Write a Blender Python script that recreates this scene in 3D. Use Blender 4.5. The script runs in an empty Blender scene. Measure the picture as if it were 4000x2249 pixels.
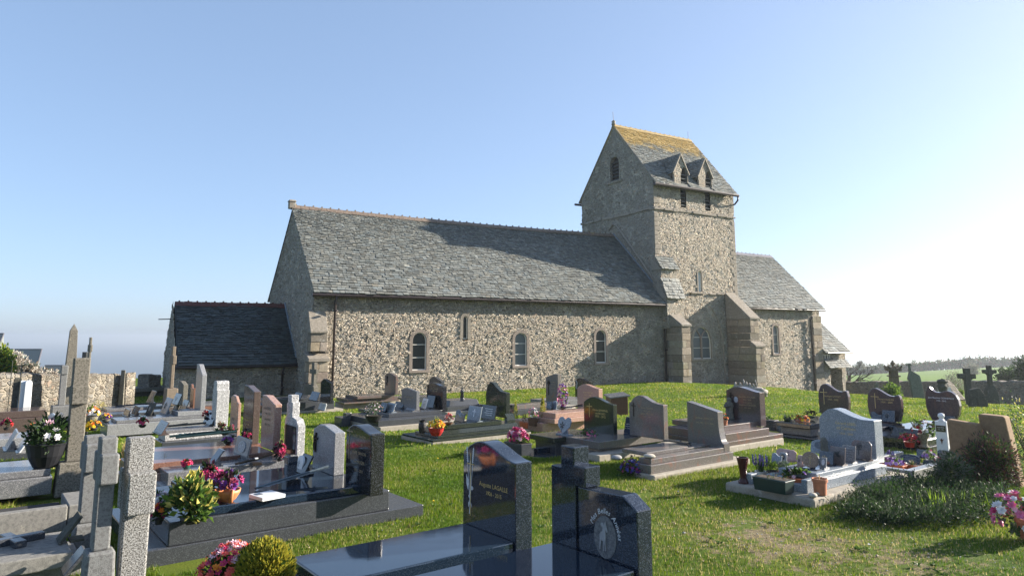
import bpy, bmesh, math, random
import numpy as np
from mathutils import Vector, Matrix, noise
random.seed(7); RNG = np.random.default_rng(11)
S = bpy.context.scene; COL = S.collection
R = math.radians

# ------------------------------------------------------------------ camera model (24.3 mm lens on 36 mm, tilted up)
FPX, CX, CY, TILT, EYE = 2700.0, 2000.0, 930.0, 0.1410, 2.0
cT, sT = math.cos(TILT), math.sin(TILT)
EYEV = np.array([0.0, 0.0, EYE])
def ray(x, y):
    a, c = (x - CX) / FPX, -(y - CY) / FPX
    return np.array([a, cT - c * sT, sT + c * cT])
def smooth(a, b, t):
    t = min(1.0, max(0.0, (t - a) / (b - a))); return t * t * (3 - 2 * t)
def land(x, y):
    """height of the churchyard lawn, measured from the turf by the front graves"""
    e = x * .8585 + y * .5128
    z = -.35 * smooth(7, 26, y) - .95 * smooth(23, 43, e)
    z += .16 * math.exp(-(((x - 8.5) / 4.0) ** 2 + ((y - 31) / 6.0) ** 2))
    w = -x * .8585 - y * .5128 + 2
    z -= .12 * smooth(0, 8, -x - y * .35)
    return z
def at_z(px, z):
    d = ray(*px); return EYEV + d * ((z - EYE) / d[2])
def at_d(px, Y):
    d = ray(*px); return EYEV + d * (Y / d[1])
def G(px, dz=0.0):
    z = 0.0
    for _ in range(30):
        p = at_z(px, z + dz); z = .5 * z + .5 * land(p[0], p[1])
    return at_z(px, z + dz)
def along_x(P, d, x):
    n = np.cross(ray(x, 0), ray(x, 2000)); return float(np.dot(n, EYEV - P) / np.dot(n, d))
def along_y(P, d, y):
    n = np.cross(ray(0, y), ray(4000, y)); return float(np.dot(n, EYEV - P) / np.dot(n, d))
UP = np.array([0.0, 0.0, 1.0])
YG = R(52.26)                                        # graves lie along this bearing
GX = np.array([math.sin(YG), math.cos(YG), 0.0]); GY = np.array([-GX[1], GX[0], 0.0])
YC = R(59.15)                                        # the church axis
EX = np.array([math.sin(YC), math.cos(YC), 0.0]); EY = np.array([-EX[1], EX[0], 0.0])
# pixel frames the photograph was measured in
V = dict(a=(0, 1200, .38), b=(0, 1700, .3791), c=(600, 1350, .38), d=(500, 1750, .3447), e=(1200, 1400, .38),
         f=(1900, 1400, .38), g=(2400, 1400, .38), h=(3200, 1350, .38), i=(1600, 1650, .4137), j=(2800, 1600, .4658),
         k=(0, 1600, .27624), n=(0, 0, 1.0), o=(0, 1000, .41445), q=(3300, 1350, .27174))
def px(v, x, y):
    o = V[v]; return (o[0] + o[2] * x, o[1] + o[2] * y)

# ------------------------------------------------------------------ tags
def tag(o, label=None, cat=None, group=None, kind=None):
    if label: o['label'] = label
    if cat: o['category'] = cat
    if group: o['group'] = group
    if kind: o['kind'] = kind
    return o
def thing(name, loc, rz, label, cat, group=None):
    o = bpy.data.objects.new(name, None); COL.objects.link(o)
    o.location = Vector([float(v) for v in loc]); o.rotation_euler = (0, 0, rz); o.empty_display_size = .1
    return tag(o, label, cat, group)

# ------------------------------------------------------------------ mesh builder
class MB:
    def __init__(s): s.v, s.f, s.m, s.c = [], [], [], []
    def add(s, vs, fs, m=0, col=None):
        b = len(s.v); s.v.extend([tuple(map(float, p)) for p in vs]); s.f.extend([tuple(b + i for i in f) for f in fs]); s.m.extend([m] * len(fs))
        s.c.extend([col or (1, 1, 1)] * len(vs)); return s
    def box(s, x0, x1, y0, y1, z0, z1, m=0, col=None):
        v = [(x, y, z) for z in (z0, z1) for y in (y0, y1) for x in (x0, x1)]
        return s.add(v, [(0, 2, 3, 1), (4, 5, 7, 6), (0, 1, 5, 4), (1, 3, 7, 5), (3, 2, 6, 7), (2, 0, 4, 6)], m, col)
    def frus(s, x0, x1, y0, y1, z0, z1, i, m=0, j=None):
        j = i if j is None else j
        v = [(x0, y0, z0), (x1, y0, z0), (x0, y1, z0), (x1, y1, z0), (x0 + i, y0 + j, z1), (x1 - i, y0 + j, z1), (x0 + i, y1 - j, z1), (x1 - i, y1 - j, z1)]
        return s.add(v, [(0, 2, 3, 1), (4, 5, 7, 6), (0, 1, 5, 4), (1, 3, 7, 5), (3, 2, 6, 7), (2, 0, 4, 6)], m)
    def prism(s, prof, f0, f1, m=0):
        """prof: list of 2-D points counter-clockwise; f0/f1 map a 2-D point to 3-D on the two end planes"""
        n = len(prof); v = [f0(*p) for p in prof] + [f1(*p) for p in prof]
        fs = [tuple(range(n - 1, -1, -1)), tuple(range(n, 2 * n))] + [(i, (i + 1) % n, n + (i + 1) % n, n + i) for i in range(n)]
        return s.add(v, fs, m)
    def lathe(s, prof, c=(0, 0, 0), n=18, m=0, sx=1, sy=1):
        v, fs = [], []
        for r, z in prof:
            for k in range(n):
                a = 2 * math.pi * k / n; v.append((c[0] + r * sx * math.cos(a), c[1] + r * sy * math.sin(a), c[2] + z))
        for i in range(len(prof) - 1):
            for k in range(n):
                fs.append((i * n + k, i * n + (k + 1) % n, (i + 1) * n + (k + 1) % n, (i + 1) * n + k))
        fs.append(tuple(range(n - 1, -1, -1))); fs.append(tuple((len(prof) - 1) * n + k for k in range(n)))
        return s.add(v, fs, m)
    def tube(s, pts, r, n=8, m=0, r1=None):
        pts = [Vector(p) for p in pts]; v, fs = [], []
        for i, p in enumerate(pts):
            d = (pts[min(i + 1, len(pts) - 1)] - pts[max(i - 1, 0)]).normalized()
            a = d.orthogonal().normalized(); b = d.cross(a)
            if i: 
                a = (pa - d * pa.dot(d)).normalized(); b = d.cross(a)
            pa = a
            rr = r if r1 is None else r + (r1 - r) * i / (len(pts) - 1)
            for k in range(n):
                t = 2 * math.pi * k / n; v.append(tuple(p + a * rr * math.cos(t) + b * rr * math.sin(t)))
        for i in range(len(pts) - 1):
            for k in range(n): fs.append((i * n + k, i * n + (k + 1) % n, (i + 1) * n + (k + 1) % n, (i + 1) * n + k))
        fs.append(tuple(range(n - 1, -1, -1))); fs.append(tuple((len(pts) - 1) * n + k for k in range(n)))
        return s.add(v, fs, m)
    def build(s, name, mats, parent=None, bevel=0, smooth=False, label=None, col=False, seg=2):
        me = bpy.data.meshes.new(name); me.from_pydata(s.v, [], s.f)
        mats = mats if isinstance(mats, (list, tuple)) else [mats]
        for mt in mats: me.materials.append(mt)
        if len(mats) > 1: me.polygons.foreach_set('material_index', s.m)
        if col:
            a = me.color_attributes.new('Col', 'FLOAT_COLOR', 'POINT')
            a.data.foreach_set('color', np.array([(c[0], c[1], c[2], 1) for c in s.c], dtype=np.float32).ravel())
        if smooth: me.polygons.foreach_set('use_smooth', [True] * len(me.polygons))
        me.update()
        o = bpy.data.objects.new(name, me); COL.objects.link(o)
        if parent is not None: o.parent = parent
        if bevel:
            md = o.modifiers.new('bevel', 'BEVEL'); md.width = bevel; md.segments = seg; md.limit_method = 'ANGLE'; md.angle_limit = R(28)
        if label: o['label'] = label
        return o

# ------------------------------------------------------------------ materials
MATS = {}
def newmat(name):
    m = bpy.data.materials.new(name); m.use_nodes = True; nt = m.node_tree
    for n in list(nt.nodes): nt.nodes.remove(n)
    out = nt.nodes.new('ShaderNodeOutputMaterial'); b = nt.nodes.new('ShaderNodeBsdfPrincipled')
    nt.links.new(b.outputs[0], out.inputs[0]); return m, nt, b, out
class NT:
    """terse node-tree writer"""
    def __init__(s, nt): s.nt = nt
    def n(s, kind, **kw):
        nd = s.nt.nodes.new('ShaderNode' + kind)
        for k, v in kw.items():
            if k.startswith('i_'):
                key = k[2:]; key = int(key) if key.isdigit() else key
                s.set(nd.inputs[key], v)
            else: setattr(nd, k, v)
        return nd
    def set(s, sock, v):
        if hasattr(v, 'is_output') or isinstance(v, bpy.types.NodeSocket): s.nt.links.new(v, sock)
        elif isinstance(v, bpy.types.Node): s.nt.links.new(v.outputs[0], sock)
        else: sock.default_value = v
    def math(s, op, a, b=0.0, c=None):
        nd = s.nt.nodes.new('ShaderNodeMath'); nd.operation = op; s.set(nd.inputs[0], a); s.set(nd.inputs[1], b)
        if c is not None: s.set(nd.inputs[2], c)
        return nd.outputs[0]
    def mix(s, f, a, b, op='MIX'):
        nd = s.nt.nodes.new('ShaderNodeMix'); nd.data_type = 'RGBA'; nd.blend_type = op
        s.set(nd.inputs[0], f); s.set(nd.inputs[6], a); s.set(nd.inputs[7], b); return nd.outputs[2]
    def ramp(s, f, stops, interp='LINEAR'):
        nd = s.nt.nodes.new('ShaderNodeValToRGB'); cr = nd.color_ramp; cr.interpolation = interp
        while len(cr.elements) < len(stops): cr.elements.new(.5)
        for e, (p, c) in zip(cr.elements, stops): e.position = p; e.color = (*c, 1) if len(c) == 3 else c
        s.set(nd.inputs[0], f); return nd.outputs[0]
    def step(s, f, a, b):
        nd = s.nt.nodes.new('ShaderNodeMapRange'); nd.interpolation_type = 'SMOOTHSTEP'; s.set(nd.inputs[0], f); s.set(nd.inputs[1], a); s.set(nd.inputs[2], b); return nd.outputs[0]
    def obj(s, scale=(1, 1, 1), kind='Object'):
        tc = s.nt.nodes.new('ShaderNodeTexCoord'); mp = s.nt.nodes.new('ShaderNodeMapping')
        s.nt.links.new(tc.outputs[kind], mp.inputs[0]); mp.inputs['Scale'].default_value = scale; return mp.outputs[0]
    def noise(s, v, sc, det=4, rough=.55, dist=0):
        nd = s.n('TexNoise', i_Scale=sc, i_Detail=det, i_Roughness=rough, i_Distortion=dist); s.set(nd.inputs['Vector'], v); return nd
    def voro(s, v, sc, feature='F1', rnd=1.0):
        nd = s.n('TexVoronoi'); nd.feature = feature; s.set(nd.inputs['Vector'], v); nd.inputs['Scale'].default_value = sc; nd.inputs['Randomness'].default_value = rnd; return nd
    def bump(s, h, strength, dist, bsdf):
        nd = s.n('Bump', i_Strength=strength, i_Distance=dist, i_Height=h); s.nt.links.new(nd.outputs[0], bsdf.inputs['Normal']); return nd
def C4(c, k=1.0): return (c[0] * k, c[1] * k, c[2] * k, 1)

def granite(name, base, speck=None, dark=None, rough=.12, scale=220, amt=.5, drk=.45, veins=None, wear=.25, bump=0, spec=.5):
    """speckled granite: mica flecks and dark grains over a base colour, slightly weathered"""
    m, nt, b, out = newmat(name); t = NT(nt); v = t.obj()
    speck = speck or tuple(min(1, c * 2.6 + .03) for c in base); dark = dark or tuple(c * .35 for c in base)
    n1 = t.noise(v, scale * .55, 2, .6); n2 = t.voro(v, scale); big = t.noise(v, 2.2, 4, .6)
    c = t.mix(t.step(n1.outputs[0], .56, .70), C4(base), C4(dark)) if drk else C4(base)
    if drk: c = t.mix(drk, C4(base), c)
    hue = t.n('SeparateColor'); t.set(hue.inputs[0], n2.outputs['Color'])
    c = t.mix(t.math('MULTIPLY', t.step(hue.outputs[0], .72, .9), amt), c, C4(speck))
    if veins:
        vn = t.noise(t.obj((1, 1, .5)), 5, 5, .65, 1.2); c = t.mix(t.step(vn.outputs[0], .52, .68), c, C4(veins))
    c = t.mix(t.math('MULTIPLY', t.step(big.outputs[0], .45, .75), wear), c, C4(tuple(min(1, x * 1.25 + .02) for x in base)))
    t.set(b.inputs['Base Color'], c)
    r = t.math('ADD', t.math('MULTIPLY', t.noise(v, 9, 4).outputs[0], .12), rough - .05)
    t.set(b.inputs['Roughness'], r); b.inputs['Specular IOR Level'].default_value = spec
    if bump: t.bump(n1.outputs[0], bump, .004, b)
    MATS[name] = m; return m
def plain(name, col, rough=.6, metal=0, spec=.4, var=.25, scale=14, bump=0, trans=0, bscale=60):
    m, nt, b, out = newmat(name); t = NT(nt); v = t.obj(); n = t.noise(v, scale, 5, .6)
    k = t.ramp(n.outputs[0], [(.25, tuple(c * (1 - var) for c in col)), (.75, tuple(min(1, c * (1 + var)) for c in col))])
    t.set(b.inputs['Base Color'], k); b.inputs['Roughness'].default_value = rough; b.inputs['Metallic'].default_value = metal
    b.inputs['Specular IOR Level'].default_value = spec
    if trans:
        b.inputs['Subsurface Weight'].default_value = 0
        tr = t.n('BsdfTranslucent'); t.set(tr.inputs[0], k); mx = t.n('MixShader', i_0=trans); nt.links.new(b.outputs[0], mx.inputs[1]); nt.links.new(tr.outputs[0], mx.inputs[2]); nt.links.new(mx.outputs[0], out.inputs[0])
    if bump: t.bump(t.noise(v, bscale, 4).outputs[0], bump, .01, b)
    MATS[name] = m; return m
def rough_stone(name, base, blotch, lichen=None, scale=30, bump=.5, la=.58, rough=.9, fine=160, lo=.42, hi=.64):
    m, nt, b, out = newmat(name); t = NT(nt); v = t.obj()
    n1 = t.noise(v, scale, 6, .7); n2 = t.noise(v, 3, 5, .65); n3 = t.noise(v, fine, 3, .7)
    c = t.mix(t.step(n1.outputs[0], lo, hi), C4(base), C4(blotch))
    c = t.mix(t.math('MULTIPLY', t.step(n3.outputs[0], .5, .66), .6), c, C4(tuple(x * .4 for x in base)))
    c = t.mix(t.math('MULTIPLY', t.step(n2.outputs[0], .5, .75), .45), c, C4(tuple(x * .6 for x in base)))
    if lichen:
        n4 = t.noise(v, 7, 5, .7); c = t.mix(t.step(n4.outputs[0], la, la + .1), c, C4(lichen))
    t.set(b.inputs['Base Color'], c); b.inputs['Roughness'].default_value = rough; b.inputs['Specular IOR Level'].default_value = .25
    t.bump(n3.outputs[0], bump, .006, b); MATS[name] = m; return m

def rubble(name, sc=4.6, tone=1.0, depth=.055, warm=1.0):
    """random field-stone masonry with proud stones and pale lime mortar; real displacement"""
    m, nt, b, out = newmat(name); t = NT(nt); tc = t.n('TexCoord'); v0 = tc.outputs['Object']
    wob = t.noise(v0, 3.0, 3); wv = t.n('VectorMath', operation='MULTIPLY_ADD'); nt.links.new(wob.outputs['Color'], wv.inputs[0]); wv.inputs[1].default_value = (.22, .22, .16); nt.links.new(v0, wv.inputs[2])
    mp = t.n('Mapping'); nt.links.new(wv.outputs[0], mp.inputs[0]); mp.inputs['Scale'].default_value = (1, 1, 1.75); v = mp.outputs[0]
    e1 = t.voro(v, sc, 'DISTANCE_TO_EDGE'); c1 = t.voro(v, sc)
    e2 = t.voro(v, sc * 2.1, 'DISTANCE_TO_EDGE'); c2 = t.voro(v, sc * 2.1)
    big = t.noise(v0, 1.1, 3); sel = t.step(t.noise(v0, 1.7, 2).outputs[0], .44, .56)
    sp1 = t.n('SeparateColor'); t.set(sp1.inputs[0], c1.outputs['Color']); sp2 = t.n('SeparateColor'); t.set(sp2.inputs[0], c2.outputs['Color'])
    def mixf(f, a, b_): 
        nd = t.n('Mix', data_type='FLOAT'); t.set(nd.inputs[0], f); t.set(nd.inputs[2], a); t.set(nd.inputs[3], b_); return nd.outputs[0]
    ed = mixf(sel, e1.outputs[0], t.math('MULTIPLY', e2.outputs[0], 1.5)); rnd = mixf(sel, sp1.outputs[0], sp2.outputs[0]); rn2 = mixf(sel, sp1.outputs[1], sp2.outputs[1])
    k = tone
    stone = t.ramp(rnd, [(0, (.135 * k, .115 * k, .095 * k)), (.12, (.20 * k, .18 * k, .155 * k)), (.3, (.27 * k, .245 * k, .205 * k)), (.5, (.225 * k, .218 * k, .205 * k)), (.66, (.32 * k, .285 * k, .235 * k)), (.8, (.28 * k, .27 * k, .25 * k)), (.92, (.31 * k, .235 * k, .18 * k)), (1, (.45 * k, .43 * k, .39 * k))])
    fine = t.noise(v0, 26, 5, .7)
    stone = t.mix(.42, stone, t.mix(1.0, stone, t.ramp(fine.outputs[0], [(.3, (.45, .45, .45)), (.7, (1.45, 1.42, 1.35))]), 'MULTIPLY'))
    mort = t.ramp(t.noise(v0, 8, 4).outputs[0], [(.3, (.34 * k, .30 * k, .24 * k)), (.7, (.47 * k, .425 * k, .35 * k))])
    face = t.step(ed, .04, .10)
    col = t.mix(face, mort, stone)
    lich = t.step(t.noise(v0, 5, 5, .7).outputs[0], .64, .72); col = t.mix(t.math('MULTIPLY', lich, .5), col, C4((.42 * k, .43 * k, .40 * k)))
    col = t.mix(t.math('MULTIPLY', t.step(big.outputs[0], .45, .75), .22), col, C4((.30 * k, .27 * k, .22 * k)))
    t.set(b.inputs['Base Color'], col); b.inputs['Roughness'].default_value = .95; b.inputs['Specular IOR Level'].default_value = .15
    h = t.math('MULTIPLY', t.step(ed, .02, .20), t.math('ADD', t.math('MULTIPLY', rn2, .9), .25))
    h = t.math('ADD', h, t.math('MULTIPLY', t.noise(v0, 14, 5, .7).outputs[0], .55))
    dp = t.n('Displacement', i_Midlevel=.5, i_Scale=depth, i_Height=h); nt.links.new(dp.outputs[0], out.inputs['Displacement'])
    m.displacement_method = 'BOTH'; MATS[name] = m; return m
def slate_mat(name, tint=1.0, lichen=0.0, lz=0, lzw=1, spec=.4, rough=.6, col=(.195, .205, .19)):
    m, nt, b, out = newmat(name); t = NT(nt); tc = t.n('TexCoord'); v = tc.outputs['Object']
    at = t.n('VertexColor'); at.layer_name = 'Col'
    f = t.noise(v, 9, 5, .7); c = t.mix(1.0, at.outputs[0], t.ramp(f.outputs[0], [(.3, tuple(x * .62 * tint for x in col)), (.7, tuple(x * 1.35 * tint for x in col))]), 'MULTIPLY')
    sp = t.noise(v, 42, 4, .7); c = t.mix(t.math('MULTIPLY', t.step(sp.outputs[0], .57, .66), .5), c, C4((.34 * tint, .34 * tint, .29 * tint)))
    if lichen:
        sx = t.n('SeparateXYZ'); nt.links.new(v, sx.inputs[0])
        n = t.noise(v, 1.6, 6, .72); n2 = t.noise(v, 12, 5, .7)
        k = t.math('ADD', t.math('ADD', t.math('MULTIPLY', n.outputs[0], 1.0), t.math('MULTIPLY', n2.outputs[0], .5)), t.math('MULTIPLY', t.math('SUBTRACT', sx.outputs[2], lz), lzw))
        c = t.mix(t.math('MULTIPLY', t.step(k, .78, .98), lichen), c, t.ramp(n2.outputs[0], [(.35, (.42, .25, .05)), (.65, (.36, .29, .12))]))
    t.set(b.inputs['Base Color'], c); b.inputs['Roughness'].default_value = rough; b.inputs['Specular IOR Level'].default_value = spec
    t.bump(f.outputs[0], .35, .01, b); MATS[name] = m; return m
# ------------------------------------------------------------------ church
W_N = rubble('rubble_nave', 4.9, 1.02, .072)
W_T = rubble('rubble_tower', 5.0, 1.12, .058)
W_B = rubble('rubble_plain', 4.8, 1.0, .05)
W_B.displacement_method = 'BUMP'
W_F = rubble('field_wall_stone', 5.0, .8, .06); W_F.displacement_method = 'BUMP'
ASH = rough_stone('dressed_stone', (.30, .265, .22), (.23, .20, .17), (.36, .36, .33), 9, .6, .6)
def block_stone():
    m, nt, b, out = newmat('ashlar_blocks'); t = NT(nt); v = t.obj(); at = t.n('VertexColor'); at.layer_name = 'Col'
    n1 = t.noise(v, 9, 6, .7); n2 = t.noise(v, 50, 4, .7); n3 = t.noise(v, 3, 5, .7)
    c = t.mix(1.0, at.outputs[0], t.ramp(n1.outputs[0], [(.3, (.20, .175, .145)), (.7, (.315, .285, .24))]), 'MULTIPLY'); c = t.mix(t.math('MULTIPLY', t.step(n2.outputs[0], .54, .68), .6), c, C4((.09, .08, .07))); c = t.mix(t.math('MULTIPLY', t.step(n3.outputs[0], .56, .70), .6), c, C4((.40, .40, .37)))
    t.set(b.inputs['Base Color'], c); b.inputs['Roughness'].default_value = .95; b.inputs['Specular IOR Level'].default_value = .15; t.bump(t.math('ADD', n1.outputs[0], n2.outputs[0]), .7, .03, b); return m
ASHB = block_stone()
ASHP = rough_stone('pink_granite_trim', (.285, .235, .20), (.21, .175, .15), None, 40, .4)
SL_N = slate_mat('slate_nave', .74, .9, 7.95, 1.4)
SL_T = slate_mat('slate_tower', .85, .9, 12.65, .33)
SL_A = slate_mat('slate_annex', .27, 0, rough=.45, spec=.5, col=(.16, .2, .20))
SL_C = slate_mat('slate_chancel', .8, .7, 8.4, .9)
GUT = plain('brown_gutter', (.035, .026, .028), .45)
RIDGE = slate_mat('ridge_tile', .85, .8, 7.75, .6, col=(.20, .15, .115))
RIDGE_R = plain('red_ridge_tile', (.10, .035, .028), .7)
GLASS = granite('church_glass', (.016, .020, .021), (.03, .036, .04), (.01, .01, .01), .28, 90, .4, .3, spec=.3)
GLASS_P = granite('frosted_glass', (.075, .095, .105), (.12, .145, .16), (.05, .06, .07), .3, 60, .5, .4, spec=.4)
PALE = plain('pale_blocked_pane', (.56, .60, .62), .5, var=.12)
WHITE = plain('white_frame_paint', (.74, .72, .66), .55, var=.12)
LOUV = plain('slate_louvre', (.10, .11, .105), .6)
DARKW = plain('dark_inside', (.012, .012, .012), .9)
IRON = plain('iron', (.05, .045, .045), .6, .5)
C0 = at_z((1210, 1558), -.35)
church = thing('church', C0, math.atan2(EX[1], EX[0]), 'grey stone church with slate nave roof and saddleback tower with lichened roof', 'church')
ZC = .35
def cpart(mb, name, mats, parent=None, **kw):
    o = mb.build(name, mats, parent or church, **kw)
    if parent is None or parent is church: o.location.z = ZC
    return o
def wallgrid(name, P, u, L, zb, top, mat, holes=(), sp=.05, parent=None, mb=None, label=None):
    nu = max(2, int(L / sp)); v, f, idx = [], [], {}
    hs = [top(L * i / nu) - zb for i in range(nu + 1)]; nv = max(2, int(max(hs) / sp))
    for i in range(nu + 1):
        for j in range(nv + 1):
            s = L * i / nu; v.append((P[0] + u[0] * s, P[1] + u[1] * s, zb + hs[i] * j / nv))
    for i in range(nu):
        for j in range(nv):
            s = L * (i + .5) / nu; z = zb + (hs[i] + hs[i + 1]) * .5 * (j + .5) / nv
            if any(h(s, z) for h in holes): continue
            a = i * (nv + 1) + j; f.append((a, a + nv + 1, a + nv + 2, a + 1))
    if mb is not None: mb.add(v, f); return
    m = MB().add(v, f); return cpart(m, name, mat, parent, smooth=True, label=label)
def arch_pts(x0, x1, z0, z1, rise, pointed=False, n=10):
    """outline from the foot left, up, over the arch, to the foot right"""
    xm, r = (x0 + x1) / 2, (x1 - x0) / 2; p = [(x0, z0)]
    for k in range(n + 1):
        t = k / n
        if pointed:
            q = abs(2 * t - 1); p.append((x0 + (x1 - x0) * t, z1 - rise + rise * math.sqrt(max(0, 1 - q ** 1.6))))
        else: p.append((xm - r * math.cos(math.pi * t), z1 - rise + rise * math.sin(math.pi * t)))
    p.append((x1, z0)); return p
def in_arch(x0, x1, z0, z1, rise, pad=0, pointed=False):
    xm, r = (x0 + x1) / 2, (x1 - x0) / 2 + pad
    def h(s, z):
        if not (x0 - pad < s < x1 + pad and z0 - pad < z < z1 + pad): return False
        if z < z1 - rise: return True
        q = abs(s - xm) / r; return z < z1 - rise + (rise + pad) * ((math.sqrt(max(0, 1 - q ** 1.6))) if pointed else math.sqrt(max(0, 1 - q * q)))
    return h
def ringm(mb, inn, outr, y0, y1, m=0):
    n = len(inn)
    for i in range(n - 1):
        a, b_, c, d = inn[i], inn[i + 1], outr[i + 1], outr[i]
        v = [(p[0], y, p[1]) for y in (y0, y1) for p in (a, b_, c, d)]
        mb.add(v, [(0, 1, 2, 3)[::-1], (4, 5, 6, 7), (0, 4, 5, 1), (1, 5, 6, 2), (2, 6, 7, 3), (3, 7, 4, 0)], m)
def window(x0, x1, z0, z1, rise, Y, surround, bars, glass=GLASS, pointed=False, mull=False, stone=ASHP, sill=True, frame=.034):
    """stone surround > white frame, glazing bars, pane"""
    o_in = arch_pts(x0, x1, z0, z1, rise, pointed); k = surround
    o_out = arch_pts(x0 - k, x1 + k, z0, z1 + k, rise + k * .6, pointed)
    mb = MB(); ringm(mb, o_in, o_out, Y - .045, Y + .22)
    if sill: mb.box(x0 - k - .02, x1 + k + .02, Y - .075, Y + .22, z0 - .11, z0 - .002)
    w = cpart(mb, 'window', stone, bevel=.008)
    f = MB(); i2 = arch_pts(x0 + frame, x1 - frame, z0 + frame, z1 - frame, rise - frame * .4, pointed)
    ringm(f, i2, arch_pts(x0 + .002, x1 - .002, z0, z1 - .002, rise, pointed), Y + .03, Y + .09); f.box(x0 + .003, x1 - .003, Y + .03, Y + .09, z0, z0 + frame)
    for b_ in bars: f.box(x0 + frame, x1 - frame, Y + .04, Y + .08, b_ - .011, b_ + .011)
    f.build('window_frame', WHITE, w)
    p = MB(); o3 = arch_pts(x0 + .01, x1 - .01, z0 + .01, z1 - .01, rise, pointed)
    p.prism([q for q in o3], lambda a, b_: (a, Y + .07, b_), lambda a, b_: (a, Y + .10, b_)); p.build('pane', glass, w)
    if mull:
        m2 = MB(); xm = (x0 + x1) / 2; m2.box(xm - .05, xm + .05, Y - .0, Y + .12, z0, z1 - rise * .9)
        for s in (-1, 1):
            pts = [(xm, Y + .05, z1 - rise * 1.0 + .02), (xm + s * .12, Y + .05, z1 - rise * .55), (xm + s * .36, Y + .05, z1 - rise * .2)]
            m2.tube(pts, .045, 6)
        m2.build('mullion', ASHP, w)
    return w
def slates(name, O, u, L, v, H, n, mat, h0=.2, h1=.115, w0=.26, w1=.17, cut=None, seed=1, parent=None, sag=0, vary=.2):
    """overlapping individual slates in courses that get smaller up the slope"""
    rg = random.Random(seed); mb = MB(); O, u, v, n = map(Vector, (O, u, v, n)); y = -.05
    while y < H - .02:
        t = max(0, y / H); h = (h0 + (h1 - h0) * t) * rg.uniform(.9, 1.1); x = -rg.uniform(0, .2)
        dy = rg.uniform(-.012, .012)
        while x < L:
            w = (w0 + (w1 - w0) * t) * rg.choice((.7, .9, 1, 1.15, 1.45)); xa, xb = max(0, x), min(L, x + w - .013)
            x += w
            if xb - xa < .04: continue
            if cut and cut((xa + xb) / 2, y + h * .5): continue
            jit = rg.gauss(0, .011); lift = .034 + rg.uniform(0, .028); tp = min(H + .03, y + h * 1.55)
            g = rg.uniform(1 - vary, 1 + vary) * (1.25 if rg.random() < .08 else 1) * (.72 if rg.random() < .1 else 1)
            hu = rg.gauss(0, .035); col = (g * (1 + hu), g, g * (1 - hu))
            sg = lambda q: -sag * math.sin(math.pi * q / L)
            zs_ = lambda q: Vector((0, 0, sg(q) * min(1, t * 1.15) + .02 * math.sin(q * 1.7 + y)*t))
            c = [O + u * xa + v * (y + jit + dy) + n * lift, O + u * xb + v * (y + jit + dy + rg.gauss(0, .007)) + n * (lift + rg.gauss(0, .004)), O + u * xb + v * tp + n * .006, O + u * xa + v * tp + n * .006]
            c = [c[0] + zs_(xa), c[1] + zs_(xb), c[2] + zs_(xb), c[3] + zs_(xa)]
            d = [c[0] - n * .032, c[1] - n * .032]
            mb.add([tuple(p) for p in c + d], [(0, 1, 2, 3), (4, 5, 1, 0), (4, 0, 3), (5, 2, 1)], 0, col)
        y += h
    return cpart(mb, name, mat, parent, col=True)
def ridge(name, X0, X1, Y, z, mat, parent=None, step=.38, nub=.07, sag=0, dz=0):
    mb = MB(); n = int(abs(X1 - X0) / step)
    for i in range(n):
        a = X0 + (X1 - X0) * i / n + .006; b_ = X0 + (X1 - X0) * (i + 1) / n - .006; t = (i + .5) / n
        zz = z + dz * t - sag * math.sin(math.pi * t) + random.uniform(-.008, .008)
        mb.prism([(-.17, -.15), (.17, -.15), (.17, -.12), (0, .045), (-.17, -.12)], lambda p, q: (a, Y + p, zz + q), lambda p, q: (b_, Y + p, zz + q))
        m_ = (a + b_) / 2
        mb.box(m_ - .03, m_ + .03, Y - .02, Y + .02, zz + .03, zz + .03 + nub)
    mb.c = [(1, 1, 1)] * len(mb.v)
    return cpart(mb, name, mat, parent, col=True)
def gutter(name, X0, X1, Y, z, parent=None, r=.065):
    mb = MB(); mb.tube([(X0, Y, z), (X1, Y, z)], r, 8); mb.box(X0, X1, Y + .02, Y + .16, z + .02, z + .06)
    return cpart(mb, name, GUT, parent, smooth=False)
def pipe(name, pts, parent=None, r=.05):
    mb = MB(); mb.tube(pts, r, 8)
    for q in (.15, .5, .85):
        p = Vector(pts[0]).lerp(Vector(pts[-1]), q); mb.tube([p - Vector((0, 0, .03)), p + Vector((0, 0, .03))], r * 1.3, 8)
    return cpart(mb, name, GUT, parent, smooth=True)

# --- nave
NW, NR, EAV = 7.9, 7.68, 4.0
Xt, Xe, Yt, Ytn = 18.15, 24.32, .57, 7.0
wins = [(4.12, 4.76, .62, 2.17, .33), (6.44, 6.68, 1.89, 2.88, .2), (9.05, 9.70, .70, 2.17, .3), (13.62, 14.26, .74, 2.31, .32)]
wallgrid('nave_wall', (0, 0), (1, 0), Xt + .02, -1.0, lambda s: EAV - .1, W_N, [in_arch(*w, .05) for w in wins], sp=.042)
window(*wins[0], 0, .125, (1.13, 1.66)); window(*wins[1], 0, .12, (), stone=ASH, sill=False, frame=.03)
window(*wins[2], 0, .12, (1.2, 1.68), glass=GLASS_P); window(*wins[3], 0, .11, (1.27, 1.78))
gab = lambda a, b_, za, zr: (lambda s: za + (zr - za) * (1 - abs(s - (b_ - a) / 2) / ((b_ - a) / 2)))
wallgrid('west_gable', (0, NW), (0, -1), NW, -1.0, gab(0, NW, EAV, NR), W_T, sp=.06)
b = MB(); b.add([(0, NW, -1), (Xt, NW, -1), (Xt, NW, EAV), (0, NW, EAV)], [(1, 0, 3, 2)]); cpart(b, 'north_wall', W_B)
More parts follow.
